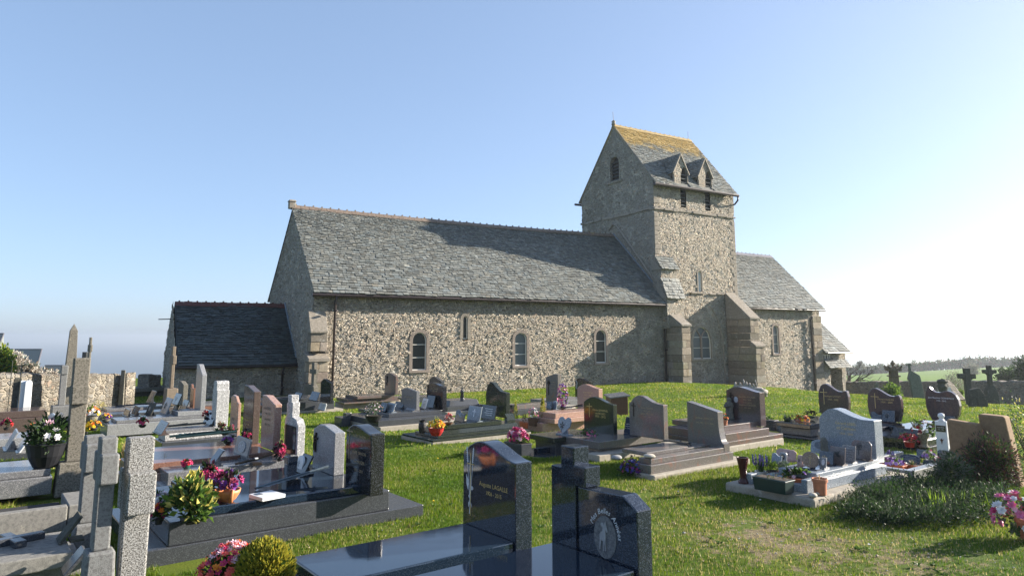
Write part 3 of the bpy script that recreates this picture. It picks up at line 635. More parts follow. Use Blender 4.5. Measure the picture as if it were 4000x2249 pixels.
def wave(hl, peak, up, n=14, hr=1.0):
    """S-shaped top: low left shoulder hl, crest at u=peak, falling to the right shoulder"""
    o = [(0, hl)]
    for k in range(1, n):
        u = k / n
        if u < peak: o.append((u, hl + (up - hl) * math.sin(math.pi / 2 * u / peak)))
        else:
            t = (u - peak) / (1 - peak); o.append((u, up + (hr - up) * (t * t * (3 - 2 * t))))
    o.append((1, hr)); return o

# --- front centre: blue-black stele with wheat and cross
t = Tomb('tomb', 'blue-black polished tomb with wavy headstone engraved with wheat ears and gold cross', 'tomb', px('i', 1000, 1290), .2)
zs = .25
t.stele(BLU, px('i', 1000, 1282), px('i', 0, 385)[1], px('i', 1155, 0)[0], px('i', 500, 0)[0], .2, wave(1.0, .36, 1.16, 18))
x, y, z, a, w_, h = t.st; t.last_h = h
hb = along_y(t.world(x, y, .2), UP, px('i', 0, 1130)[1])
xs0 = t.loc(at_z((1120, 2165), t.z0 + .2 + hb))[0]; t.xs0, t.hb = xs0, .2 + hb
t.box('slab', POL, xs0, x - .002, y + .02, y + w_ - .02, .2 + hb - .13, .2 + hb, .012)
t.box('plinth', DKG, xs0 - .06, x + a + .04, y - .10, y + w_ + .1, .05, .2 + hb - .132, .01)
t.box('base_block', DKG, x - .02, x + a + .03, y - .21, y + w_ + .2, .04, .198, .012); t.box('concrete_footing', CON, xs0 - .1, x + a + .1, y - .22, y + w_ + .22, -.1, .045, .02)
t.text([('Auguste LAGALLE', .60, .66, .53), ('1926 - 2015', .61, .575, .28)], GOLD)
t.cross(GOLD, .16, .28, 1.0, .055, .875, .004, eps=.004)
def sheaf(t, u, v0, v1, mat):
    x, y, z, a, b_, c = t.st; m = MB(); Y = y + b_ * (1 - u); X = x - .003
    P = lambda du, v: (X, Y - du * b_, z + c * v)
    def strip(pts, w):
        for i in range(len(pts) - 1):
            (u0, q0), (u1, q1) = pts[i], pts[i + 1]; m.add([P(u0 - w, q0), P(u0 + w, q0), P(u1 + w, q1), P(u1 - w, q1)], [(0, 1, 2, 3)])
    for du, sgn in ((-.05, -1), (.05, 1), (0, 1)):
        strip([(-du * .2, v0), (0, v0 + .12), (du * .5, v0 + .35), (du * 1.1, v1 - .14)], .004)
        if du:
            for k in range(7):
                vv = v1 - .16 + k * .024
                for q in (-1, 1): m.add([P(du * (1 + .05 * k), vv), P(du * (1 + .05 * k) + q * .017, vv + .012), P(du * (1.05 + .05 * k), vv + .042)], [(0, 1, 2)])
    for cu, cv, r in ((.035, .60, .032), (-.005, .50, .026)):
        for k in range(9):
            an = 2 * math.pi * k / 9; m.add([P(cu, cv), P(cu + r * math.cos(an - .3), cv + r * .75 * math.sin(an - .3)), P(cu + r * math.cos(an + .25), cv + r * .75 * math.sin(an + .25))], [(0, 1, 2)])
    for cu, cv, du, dv in ((-.03, .62, -.05, .13), (-.035, .56, -.04, .16), (.0, .47, -.03, -.10), (.01, .45, .03, -.08)):
        m.add([P(cu, cv), P(cu + du * .3 + .012, cv + dv * .5), P(cu + du, cv + dv), P(cu + du * .7 - .012, cv + dv * .5)], [(0, 1, 2, 3)])
    return m.build('engraved_flowers', mat, t.head)
sheaf(t, .15, .30, 1.05, WLET); T_LAG = t
# --- front right: cross-shaped stele with engraved oval
xw = t.world(x, y, .2); sB = along_x(xw, -t.gy, px('i', 1345, 0)[0]); PB = xw - t.gy * sB
sw = along_x(PB, -t.gy, px('i', 2158, 0)[0]); P2 = PB - t.gy * sw
t = Tomb('tomb', 'blue-black tomb with stepped cross headstone and engraved oval horse under white script', 'tomb', None, 0, dist=np.array([P2[0], P2[1], land(P2[0], P2[1])]))
fu = lambda xx: 1 - along_x(P2, t.gy, px('i', xx, 0)[0]) / sw
def hz(xx, yy):
    W = P2 + t.gy * along_x(P2, t.gy, px('i', xx, 0)[0]); return along_y(W, UP, px('i', 0, yy)[1])
tk = along_x(P2 + UP * .6, t.gx, px('i', 2282, 0)[0]); b0 = .2
H1 = hz(2150, 840)
ul, ur, ua = fu(1440), fu(1565), fu(1672)
hA = hz(1672, 425); hTop = hz(1500, 222); hW0 = hz(1720, 625); uC = fu(2022); hC = hz(2022, 692); hAb = hz(1672, 620)
L_ = P2 - UP * 0
def pr(us_vs): return [(sw * (1 - u), b0 + v) for u, v in us_vs]
m = MB(); m.prism(pr([(0, -.18), (0, hA - .03), (ul, hA - .03), (ul, hTop), (ur, hTop), (ur, hA - .0), (ua, hA), (ua, hAb), (ur + .012, hAb), (ur + .012, -.18)]), lambda p, q: (0, p, q), lambda p, q: (tk, p, q)); t.head = m.build('headstone', BLU, t.o, bevel=.007)
m = MB(); m.prism(pr([(ur + .03, -.18), (ur + .03, hAb - .004), (ua, hAb - .004), (uC, hC), (1, H1), (1, -.18)]), lambda p, q: (.012, p, q), lambda p, q: (tk, p, q)); wing = m.build('headstone_wing', BLU, t.o, bevel=.007)
uo, vo = (fu(1745) + fu(1950)) / 2, (hz(1840, 880) + hz(1850, 1285)) / 2; ro, rv = sw * (fu(1950) - fu(1738)) / 2, (hz(1840, 880) - hz(1850, 1285)) / 2
OV = rough_stone('engraved_frosted_granite', (.20, .20, .205), (.10, .10, .105), None, 60, .9); HRS = plain('carved_horse_grey', (.30, .30, .31), .7)
m = MB(); m.prism([(sw * (1 - uo) + ro * math.cos(a_), b0 + vo + rv * math.sin(a_)) for a_ in np.linspace(0, 2 * math.pi, 40, False)], lambda p, q: (.008, p, q), lambda p, q: (.014, p, q)); ov = m.build('engraved_oval', OV, wing)
hp = [(-.30, .62), (-.12, .70), (.02, .58), (.10, .80), (.16, .62), (.30, .34), (.26, .24), (.10, .36), (.14, .05), (.10, -.20), (.16, -.62), (.08, -.64), (.02, -.26), (-.02, -.66), (-.10, -.66), (-.08, -.20), (-.26, -.18), (-.34, -.62), (-.42, -.62), (-.36, -.10), (-.40, .10), (-.28, .22), (-.14, .28), (-.10, .45), (-.26, .52)]
m = MB(); m.prism([(sw * (1 - uo) - q[0] * ro * 1.05, b0 + vo + q[1] * rv) for q in hp][::-1], lambda p, q: (-.004, p, q), lambda p, q: (.008, p, q)); m.build('engraved_horse', HRS, ov, bevel=.006)
m = MB(); letters = []; word = 'Mes Belles Années'; SZ = .052
for ch in word:
    if ch == ' ': letters.append((None, None, SZ * .34)); continue
    vv, fs = text_mesh(ch, 1, WLET, raw=True); letters.append((vv * SZ, fs, (vv[:, 0].max() - vv[:, 0].min()) * SZ + SZ * .075))
tot = sum(q[2] for q in letters); ex, ez = ro + .02, rv + .018; run = -tot / 2 + .03
arc = [(math.pi - q * .002) for q in range(1571)]; cum = [0.0]
for q in range(1, len(arc)): cum.append(cum[-1] + math.hypot(ex * (math.cos(arc[q]) - math.cos(arc[q - 1])), ez * (math.sin(arc[q]) - math.sin(arc[q - 1]))))
mid0 = cum[785]
for vv, fs, wd in letters:
    if vv is not None:
        s_ = mid0 + run + wd / 2; q = min(range(len(cum)), key=lambda n: abs(cum[n] - s_)); an = arc[q]; cxp, czp = ex * math.cos(an), ez * math.sin(an); tg = math.atan2(-ez * math.cos(an), ex * math.sin(an)); c_, s_2 = math.cos(tg), math.sin(tg)
        m.add([(.0085, sw * (1 - uo) - (cxp + (p[0] + p[1] * .18) * c_ - p[1] * s_2), b0 + vo + czp + (p[0] + p[1] * .18) * s_2 + p[1] * c_) for p in vv], fs)
    run += wd
m.build('inscription', WLET, wing)
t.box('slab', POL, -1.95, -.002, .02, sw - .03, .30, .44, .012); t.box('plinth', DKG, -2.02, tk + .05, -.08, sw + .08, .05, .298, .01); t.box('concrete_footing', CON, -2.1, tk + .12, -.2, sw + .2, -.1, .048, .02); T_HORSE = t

# --- double tomb front left: grey crucifix stele and SANSON stele on one base
t = Tomb('tomb', 'long double tomb with pale crucifix stele beside a dark gold-lettered wavy stele', 'tomb', (600, 2205), 0)
t.tier('kerb', DKG, (549, 2212), 2168, 1654, None, 0, dy=1.95, down=.1, h=.12)
pl = t.tier('plinth', DKG, (654, 2136), 2041, 1522, None, .12, dy=1.75, bevel=.012)
zb = pl[5]
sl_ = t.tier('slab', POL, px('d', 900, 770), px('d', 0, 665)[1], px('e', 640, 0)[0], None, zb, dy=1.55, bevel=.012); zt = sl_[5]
t.stele(DKG, px('e', 640, 1420), px('e', 0, 780)[1], px('e', 800, 0)[0], px('e', 385, 0)[0], zb, wave(.96, .34, 1.10, 16), bevel=.01)
t.head.data.materials[0] = BLK
t.text([('JULIEN  SANSON', .55, .90, .50), ('1916 - 1981', .55, .77, .30), ('MARIE  SANSON', .55, .62, .54), ('née MAUGER', .55, .47, .44), ('1921 - 2011', .55, .33, .33)], DULL); t.cross(DULL, .14, .50, 1.03, .08, .97, .004, eps=.004)
t.stele(MID, px('e', 268, 1205), px('e', 0, 765)[1], px('e', 392, 0)[0], px('e', 50, 0)[0], zt, [(0, .97), (.30, 1.12), (.52, 1.12), (1, 1)], bevel=.008); t.head.data.materials[0] = LGT
t.cross(BRZ, .16, .42, .90, .055, .76, .012, 'crucifix', .02, True); T_SAN = t; t.zt, t.zb = zt, zb
x, y, z, a, w_, h = t.st; ye = y + w_

# --- rows in mid-field ---------------------------------------------------------
# oval dark stele with flowered tomb
t = Tomb('tomb', 'dark green tomb with broad oval-shouldered headstone and plaques along its slab', 'tomb', px('e', 1290, 875), 0)
k0 = t.tier('concrete_footing', CON, px('e', 1290, 885), px('e', 0, 862)[1], px('e', 2300, 0)[0], px('e', 965, 0)[0], 0, down=.15)
k1 = t.tier('base_slab', DGR, px('e', 1292, 862), px('e', 0, 838)[1], px('e', 2290, 0)[0], px('e', 975, 0)[0], k0[5])
k2 = t.tier('plinth', DGR, px('e', 1345, 822), px('e', 0, 795)[1], px('e', 2220, 0)[0], px('e', 1110, 0)[0], k1[5])
k3 = t.box('slab', DGR, k2[0] + .1, k2[1] - .1, k2[2] + .05, k2[3] - .05, k2[5], k2[5] + .10, ins=.02)
k4 = t.tier('top_slab', DGR, px('e', 1432, 730), px('e', 0, 690)[1], px('e', 2000, 0)[0], px('e', 1330, 0)[0], k2[5] + .1, h=.09)
t.stele(DGR, px('e', 2042, 612), px('e', 0, 352)[1], px('e', 2086, 0)[0], px('e', 1835, 0)[0], k2[5] + .19, [(.0, .78), (-.015, .85), (.02, .97), (.05, 1.12), (.10, 1.26), (.22, 1.38), (.34, 1.36), (.5, 1.2), (.7, 1.05), (.88, 1.02), (1, 1)], bevel=.01)
x, y, z, a, w_, h = t.st; m = MB(); m.prism([(y - .12, k2[5]), (y - .02, k2[5]), (y - .02, z + .1), (y - .09, z + .04), (y - .12, z - .03)][::-1], lambda p, q: (x - .05, p, q), lambda p, q: (x + a + .05, p, q)); m.build('side_scroll', DGR, t.o); T_OV = t
# cluster by the nave: dark stele and grey small stele
t = Tomb('tomb', 'dark grey tomb carrying a tall wavy black stele and a small pale gabled one', 'tomb', px('e', 735, 715), 0)
k0 = t.tier('concrete_footing', CON, px('e', 752, 752), px('e', 0, 708)[1], px('e', 1660, 0)[0], None, 0, dy=2.1, down=.1)
k1 = t.tier('plinth', DKG, px('e', 728, 702), px('e', 0, 640)[1], px('e', 1455, 0)[0], None, k0[5], dy=1.9)
k2 = t.tier('slab', DKG, px('e', 838, 606), px('e', 0, 570)[1], px('e', 1385, 0)[0], None, k1[5], dy=1.7)
t.stele(DKG, px('e', 1390, 552), px('e', 0, 290)[1], px('e', 1436, 0)[0], px('e', 1226, 0)[0], k1[5], wave(1.0, .36, 1.13), bevel=.008); t.head.data.materials[0] = BLK
t.text([('JEAN MAUGER', .5, .86, .42), ('1920 - 1988', .5, .77, .3)], DULL); t.cross(BRZ, .12, .45, 1.0, .04, .88, .006)
t.stele(MID, px('e', 1120, 535), px('e', 0, 340)[1], px('e', 1156, 0)[0], px('e', 966, 0)[0], k2[5], [(0, 1.0), (.05, 1.05), (.28, 1.14), (.40, 1.14), (1, 1)], bevel=.006)
t.text([('MME MARIE MAUGER', .5, .62, .6), ('1901 - 1989', .5, .5, .3)], DULL); T_CL = t
t = Tomb('tomb', 'dark headstone standing behind the taller black stele, close to the church wall', 'tomb', px('e', 1375, 420), .0)
t.stele(DKG, px('e', 1375, 420), px('e', 0, 230)[1], px('e', 1412, 0)[0], px('e', 1250, 0)[0], 0, wave(1.0, .36, 1.2)); t.tier('slab', DKG, px('e', 1420, 435), None, None, None, 0, dx=-1.8, dy=.9, h=.2)
# slab with slim black statue
t = Tomb('tomb', 'flat grey tomb with slope-edged cover near the church wall, slim statuette on it', 'tomb', px('e', 1500, 555), 0)
k0 = t.tier('concrete_footing', CON, px('e', 1440, 592), px('e', 0, 555)[1], px('e', 1860, 0)[0], None, 0, dy=1.1, down=.1)
k1 = t.tier('plinth', DKG, px('e', 1440, 548), px('e', 0, 498)[1], px('e', 1818, 0)[0], None, k0[5], dy=.95)
k2 = t.box('cover', DKG, k1[0] + .12, k1[1] - .12, k1[2] + .08, k1[3] - .08, k1[5], k1[5] + .16, ins=.05)
T_ST = t; ST_Z = k1[5] + .16
# pinkish stele and stepped tomb against the wall
t = Tomb('tomb', 'mauve stepped tomb with scroll-topped headstone bearing a dark branch, beside nave wall', 'tomb', px('e', 375, 510), 0)
k0 = t.tier('concrete_footing', CON, px('e', 375, 512), px('e', 0, 460)[1], px('e', 960, 0)[0], px('e', 285, 0)[0], 0, down=.1)
k1 = t.tier('base_slab', MAU, px('e', 380, 470), px('e', 0, 450)[1], px('e', 945, 0)[0], px('e', 288, 0)[0], k0[5], h=.05)
k2 = t.tier('plinth', MAU, px('e', 412, 447), px('e', 0, 418)[1], px('e', 930, 0)[0], px('e', 300, 0)[0], k1[5])
k3 = t.tier('slab', MAU, px('e', 515, 418), px('e', 0, 390)[1], px('e', 900, 0)[0], px('e', 390, 0)[0], k2[5])
t.stele(MAU, px('e', 905, 372), px('e', 0, 180)[1], px('e', 937, 0)[0], px('e', 793, 0)[0], k3[5], wave(1.0, .4, 1.14)); 
x, y, z, a, w_, h = t.st; m = MB(); Y = y + w_ * .78
for s in range(7): m.tube([(x - .01, Y + random.uniform(-.03, .03), z + h * (.45 + s * .07)), (x - .012, Y + random.uniform(-.06, .06), z + h * (.55 + s * .07))], .014, 5)
m.build('branch_emblem', BRZ, t.head)
# black stele with white plaque, and cross at the buttress
t = Tomb('tomb', 'black gabled headstone on a long dark tomb at the foot of the corner buttress', 'tomb', px('e', 290, 525), 0)
k0 = t.tier('concrete_footing', CON, px('c', 1950, 672), px('c', 0, 655)[1], None, None, 0, dx=-2.6, dy=1.4, h=.08, down=.1)
x0, x1, y0, y1, z0, z1 = k0; x0, x1 = min(x0, x1), max(x0, x1)
t.box('plinth', DKG, x0 + .1, x1 - .25, y0 + .12, y1 - .1, z1, z1 + .25); t.box('slab', DKG, x0 + .2, x1 - .42, y0 + .2, y1 - .2, z1 + .25, z1 + .38)
t.stele(BLK, px('e', 235, 465), px('e', 0, 250)[1], px('e', 275, 0)[0], px('e', 132, 0)[0], z1 + .25, [(0, 1.0), (.28, 1.16), (.42, 1.16), (1, 1)]); T_BK = t; BK_Z = z1
# M grey stele with dark tree
t = Tomb('tomb', 'grey headstone with concave side and dark tree relief, near the nave wall', 'tomb', px('f', 735, 545), 0)
t.stele(MID, px('f', 735, 470), px('f', 0, 165)[1], px('f', 765, 0)[0], px('f', 612, 0)[0], .22, [(0, .88), (.2, .92), (.55, .985), (.8, 1.02), (1, 1.0)], bevel=.008); t.head.data.materials[0] = GRV
x, y, z, a, w_, h = t.st; m = MB(); Y = y + w_ * .74
m.tube([(x - .01, Y, z + h * .3), (x - .012, Y + .01, z + h * .55), (x - .01, Y - .01, z + h * .72)], .014, 5, r1=.008)
for k in range(9):
    an = R(20 + 140 * k / 8); m.tube([(x - .01, Y, z + h * .6), (x - .01, Y + .09 * math.cos(an), z + h * .66 + .13 * math.sin(an))], .009, 4, r1=.003)
m.build('tree_emblem', BRZ, t.head); t.text([('JEAN LEROSIER', .62, .72, .4), ('1926 - 2004', .62, .64, .34), ('1930 - 2011', .62, .52, .34)], DULL)
t.box('slab', GRV, x - 1.7, x - .002, y + .05, y + w_ - .05, .16, .28); t.box('plinth', DKG, x - 1.85, x + a + .1, y - .1, y + w_ + .1, -.05, .158); t.box('front_bar', BLK, x - 1.8, x - 1.6, y, y + w_, .16, .3)
t = Tomb('tomb', 'slate-dark headstone with wavy top and pale motif, just behind the pinkish-red stele', 'tomb', px('f', 1060, 410), 0)
t.stele(BLK, px('f', 1075, 420), px('f', 0, 240)[1], px('f', 1097, 0)[0], px('f', 912, 0)[0], 0, wave(1.0, .34, 1.2)); x, y, z, a, w_, h = t.st
m = MB()
for k in range(8): m.tube([(x - .004, y + w_ * (.86 + .03 * math.sin(k)), z + h * (.55 + .06 * k)), (x - .004, y + w_ * (.9 + .05 * math.cos(k * 2)), z + h * (.62 + .06 * k))], .009, 4)
m.build('engraved_flowers', WLET, t.head); t.tier('slab', MID, px('f', 1090, 470), None, None, None, 0, dx=-1.8, dy=1.2, h=.2)
# L pinkish red
t = Tomb('tomb', 'pinkish-red granite tomb with wavy headstone and stepped side, flower pots at its foot', 'tomb', px('f', 580, 750), 0)
k0 = t.tier('base_slab', PNK, px('f', 580, 760), px('f', 0, 700)[1], px('f', 1180, 0)[0], px('f', 265, 0)[0], 0, h=.2, down=.1)
k1 = t.tier('plinth', PNK, px('f', 700, 672), px('f', 0, 625)[1], px('f', 1170, 0)[0], px('f', 480, 0)[0], k0[5])
k2 = t.box('slab', PNK, k1[0] + .08, k1[1] - .1, k1[2] + .06, k1[3] - .06, k1[5], k1[5] + .12)
t.stele(PNK, px('f', 1157, 560), px('f', 0, 312)[1], px('f', 1194, 0)[0], px('f', 936, 0)[0], k1[5] + .0, wave(.98, .34, 1.15)); t.text([('André THOMAS', .5, .78, .44), ('1921 - 1985', .5, .67, .3), ('Marie THOMAS', .5, .55, .4), ('1924 - 2003', .5, .44, .3)], GOLD); T_PK = t
# K dark green LEMARINEL
t = Tomb('tomb', 'dark green polished headstone with gold cross and lettering, heart plaques before it', 'tomb', px('f', 1310, 800), 0)
k1z = .34
t.stele(DGR, px('f', 1308, 790), px('f', 0, 475)[1], px('f', 1342, 0)[0], px('f', 1004, 0)[0], k1z, wave(1.0, .34, 1.20), bevel=.008); x, y, z, a, w_, h = t.st
t.text([('Odette LEMARINEL', .57, .74, .52), ('née RICARD', .57, .63, .34), ('1933 - 2012', .57, .53, .34)], GOLD); t.cross(GOLD, .20, .50, .97, .075, .87, .005, eps=.004)
s0 = t.tier('slab', DGR, px('f', 690, 870), px('f', 0, 850)[1], px('f', 1000, 0)[0], px('f', 440, 0)[0], k1z - .08, h=.09); dx_ = x - s0[0]
t.box('slab_end', DGR, s0[1], x - .01, s0[2], s0[3], s0[4], s0[5]); t.box('plinth', DKG, s0[0] + .1, x + a + .05, s0[2] + .06, s0[3] - .06, .05, s0[4])
t.box('base_slab', DKG, s0[0] - .5, x + a + .15, s0[2] - .2, s0[3] + .1, -.1, .06); t.tier('kerb_block', BLU, px('f', 525, 985), px('f', 0, 925)[1], None, px('f', 485, 0)[0], .06, dx=.8); T_LE = t; LE = s0
# J TESSON
t = Tomb('tomb', 'grey-brown wavy headstone with thin dark cross, above a wide polished slab', 'tomb', px('g', 510, 850), 0)
k1z = .34
t.stele(GRV, px('g', 510, 838), px('g', 0, 478)[1], px('g', 546, 0)[0], px('g', 157, 0)[0], k1z, [(0, .97), (.05, 1.0), (.12, 1.10), (.2, 1.18), (.3, 1.22), (.42, 1.20), (.55, 1.13), (.7, 1.05), (.85, 1.01), (1, 1)], bevel=.01); x, y, z, a, w_, h = t.st
t.text([('Anick TESSON', .54, .84, .34), ('1950 - 2005', .54, .76, .2), ('Julien TESSON', .54, .67, .36), ('1925 - 2009', .54, .59, .2)], DULL); t.cross(BRZ, .14, .58, 1.0, .055, .9, .01)
s0 = t.tier('slab', GRV, px('f', 1160, 938), px('f', 0, 908)[1], px('f', 1835, 0)[0], None, k1z - .14, dy=w_ + .12, h=.13)
t.box('concrete_footing', CON, s0[0] + .12, x + a + .08, s0[2] + .1, s0[3] - .1, -.1, s0[4]); t.box('concrete_step', CON, s0[0] - .25, s0[1] + .3, s0[2] - .25, s0[2] + .098, -.1, .16)
t.tier('kerb_block', GRV, px('f', 1250, 1072), px('f', 0, 985)[1], px('f', 1395, 0)[0], px('f', 1055, 0)[0], 0); T_TE = t; TE_Z = s0[5]; TE_S = s0
# I LAVALLEY with curved side buttress
t = Tomb('tomb', 'veined grey tomb with slant-topped headstone sweeping out in a curved foot, pebbles on it', 'tomb', px('g', 400, 1240), 0)
k0 = t.tier('concrete_footing', CON, px('g', 410, 1245), px('g', 0, 1205)[1], px('g', 1395, 0)[0], px('g', 200, 0)[0], 0, down=.15, bevel=.02)
k1 = t.tier('base_slab', GRV, px('g', 375, 1190), px('g', 0, 1100)[1], px('g', 1222, 0)[0], px('g', 200, 0)[0], k0[5])
k2 = t.tier('plinth', GRV, px('g', 375, 1088), px('g', 0, 1035)[1], px('g', 1150, 0)[0], px('g', 252, 0)[0], k1[5])
k3 = t.tier('slab', GRV, px('g', 335, 1005), px('g', 0, 965)[1], px('g', 758, 0)[0], px('g', 78, 0)[0], k2[5] + .0)
t.box('slab_end', GRV, k3[1], k2[1] - .12, k3[2] + .03, k3[3] - .03, k2[5], k3[5] - .03)
x, y, z, dx, dy, hh = t.solve(px('g', 1130, 962), px('g', 0, 880)[1], px('g', 1185, 0)[0], px('g', 735, 0)[0], k1[5])
top = along_y(t.world(x, y + .12, z), UP, px('g', 0, 548)[1]); W_ = t.world(x, y, z); yr = along_x(W_ + UP * top, t.gy, px('g', 1058, 0)[0]); yl = along_x(W_ + UP * top, t.gy, px('g', 745, 0)[0]); tl = along_y(W_ + t.gy * yl, UP, px('g', 0, 438)[1])
m = MB(); m.prism([(y + yl, z), (y + yl, z + tl)] + [(y + yr, z + top)] + [(y + yr * math.cos(q) ** 1.1 if q < 1.57 else y, z + hh + (top - hh) * (1 - math.sin(q)) ** 1.3) for q in np.linspace(.12, 1.57, 10)] + [(y, z + hh), (y, z)], lambda p, q: (x, p, q), lambda p, q: (x + dx, p, q)); t.head = m.build('headstone', GRV, t.o, bevel=.008)
t.st = (x, y + yr, z, dx, yl - yr, top); t.text([('Jérôme LAVALLEY', .58, .78, .60), ('29.6.1982 - 22.11.2004', .58, .66, .56)], DULL); T_LV = t; LV = (k1, k2, k3)
# H MAUGER POLIDOR
t = Tomb('tomb', 'brown stepped tomb with wavy headstone, dark crucifix and round portrait medallion', 'tomb', px('g', 1180, 955), 0)
k0 = t.tier('concrete_footing', CON, px('g', 1180, 958), px('g', 0, 905)[1], px('g', 1742, 0)[0], None, 0, dy=1.6, down=.1, bevel=.02)
k1 = t.tier('base_slab', MAU, px('g', 1150, 905), px('g', 0, 875)[1], px('g', 1735, 0)[0], None, k0[5], dy=1.6, h=.08)
k2 = t.tier('plinth', MAU, px('g', 1145, 855), px('g', 0, 775)[1], px('g', 1590, 0)[0], None, k1[5], dy=1.4)
k3 = t.tier('slab', MAU, px('g', 1130, 742), px('g', 0, 690)[1], px('g', 1500, 0)[0], None, k2[5], dy=1.25)
t.stele(MAU, px('g', 1507, 700), px('g', 0, 350)[1], px('g', 1545, 0)[0], px('g', 1162, 0)[0], k2[5], wave(1.0, .36, 1.13), bevel=.008); t.head.data.materials[0] = PUR
t.text([('Jean-Félix MAUGER', .63, .82, .50), ('1912 - 2005', .63, .74, .24), ('et son épouse', .63, .66, .26), ('Suzanne POLIDOR', .63, .58, .50), ('1924 - 2007', .63, .50, .2)], DULL); t.cross(BRZ, .14, .45, .96, .045, .86, .012, 'crucifix', .02, True)
x, y, z, a, w_, h = t.st; m = MB(); m.lathe([(.001, 0), (.05, 0), (.055, .006), (.001, .012)], (0, 0, 0), 20); m.v = [(x - .002 - p[2], y + w_ * .70 + p[0] * .9, z + h * .74 + p[1] * 1.1) for p in m.v]; m.build('portrait_medallion', plain('portrait_enamel', (.33, .34, .38), .3, scale=60, var=.6), t.head)
T_MP = t; MP_Z = k3[5]
# C blue-grey tomb with many plaques on a concrete base
t = Tomb('tomb', 'pale blue-grey granite tomb with wavy headstone on a wide rough concrete base at right', 'tomb', px('j', 815, 812), 0)
k0 = t.tier('concrete_footing', CON, px('j', 815, 815), px('j', 0, 748)[1], px('j', 1607, 0)[0], px('j', 68, 0)[0], 0, down=.15, bevel=.03)
cz = k0[5]
k1 = t.tier('plinth', BLG, px('j', 835, 690), px('j', 0, 605)[1], px('j', 1425, 0)[0], None, cz, dy=k0[3] - k0[2] - .55)
k2 = t.tier('slab', BLG, px('j', 838, 588), px('j', 0, 535)[1], px('j', 1355, 0)[0], None, k1[5], dy=k1[3] - k1[2] - .16)
t.stele(BLG, px('j', 1342, 455), px('j', 0, 92)[1], px('j', 1384, 0)[0], px('j', 874, 0)[0], k1[5], [(0, .92), (.03, 1.0), (.09, 1.09), (.17, 1.17), (.27, 1.205), (.36, 1.19), (.5, 1.11), (.65, 1.04), (.78, 1.0), (1, 1)], bevel=.01)
t.text([('Gérard LEBEL', .50, .84, .38), ('et Carmen', .50, .72, .34), ('1934 - 2009', .50, .60, .24)], GOLD)
b1 = t.tier('corner_block', BLG, px('j', 760, 705), px('j', 0, 590)[1], px('j', 835, 0)[0], px('j', 712, 0)[0], cz); b2_ = t.tier('corner_block', BLG, px('j', 290, 625), px('j', 0, 540)[1], px('j', 345, 0)[0], px('j', 240, 0)[0], cz)
t.box('front_bar', BLG, b1[0] + .02, b1[0] + .2, b1[3], b2_[2], cz, cz + .09); T_BG = t; BG_Z, BG_C = k2[5], cz
# D twin sandstone blocks
t = Tomb('tomb', 'pair of rough brown sandstone blocks standing close together behind dark shrubs', 'tomb', px('h', 1720, 1430), 0)
m = MB(); x, y, z, a, w_, h = t.solve(px('h', 1735, 1420), px('h', 0, 798)[1], None, px('h', 1378, 0)[0], 0)
m.prism([(y + .02, -.1), (y + w_, -.1), (y + w_ + .03, h + .02), (y + .06, h - .015)], lambda p, q: (x, p, q), lambda p, q: (x + .16, p, q)); t.head = m.build('headstone', SAND, t.o, bevel=.03, seg=3)
x2, y2, z2, a2, w2, h2 = t.solve(px('h', 2085, 1445), px('h', 0, 752)[1], px('h', 2035, 0)[0], px('h', 1732, 0)[0], 0)
m = MB(); m.prism([(y2, -.1), (y2 + w2, -.1), (y2 + w2 + .05, h2 + .03), (y2 + .13, h2 + .02)], lambda p, q: (x2, p, q), lambda p, q: (x2 + .22, p, q)); m.build('headstone', SAND, t.o, bevel=.03, seg=3)
t.st = (x, y, z, .16, w_, h); t.text([('Yvonne Elisa', .5, .42, .62)], plain('brown_lettering', (.12, .075, .05), .8)); T_SD = t
# E white post and its low dark grave
t = Tomb('grave_marker', 'slim white marble post with black plate and round knob on top', 'grave marker', px('h', 1335, 1140), .05)
x, y, z, a, w_, h = t.solve(px('h', 1335, 1140), px('h', 0, 780)[1], px('h', 1352, 0)[0], px('h', 1215, 0)[0], .05)
m = MB(); m.prism([(y, -.1), (y + w_, -.1), (y + w_ + .0, z + h), (y + .0, z + h)], lambda p, q: (x, p, q), lambda p, q: (x + .10, p, q)); t.head = m.build('post', WHM, t.o, bevel=.006)
m = MB(); m.lathe([(.05, 0), (.055, .02), (.03, .03), (.035, .05), (.055, .08), (.045, .12), (.01, .135)], (x + .05, y + w_ / 2, z + h), 14); m.build('knob', WHM, t.o, smooth=True)
m = MB(); m.box(x - .01, x - .001, y + .015, y + w_ - .015, z + h * .70, z + h * .88); pt = m.build('name_plate', BLK, t.head); t.st = (x - .01, y, z, .1, w_, h); hd = t.head; t.head = pt; t.text([('YANN MARIE', .5, .81, .66), ('1951 - 2010', .5, .75, .5)], WLET)
m = MB(); Y = y + w_ / 2; m.prism([(Y + .0, z + h * .34), (Y - .012, z + h * .44), (Y - .035, z + h * .49), (Y - .01, z + h * .47), (Y, z + h * .51), (Y + .012, z + h * .47), (Y + .03, z + h * .48), (Y + .012, z + h * .43)], lambda p, q: (x - .012, p, q), lambda p, q: (x - .001, p, q)); m.build('bird_emblem', BROWNB, hd)
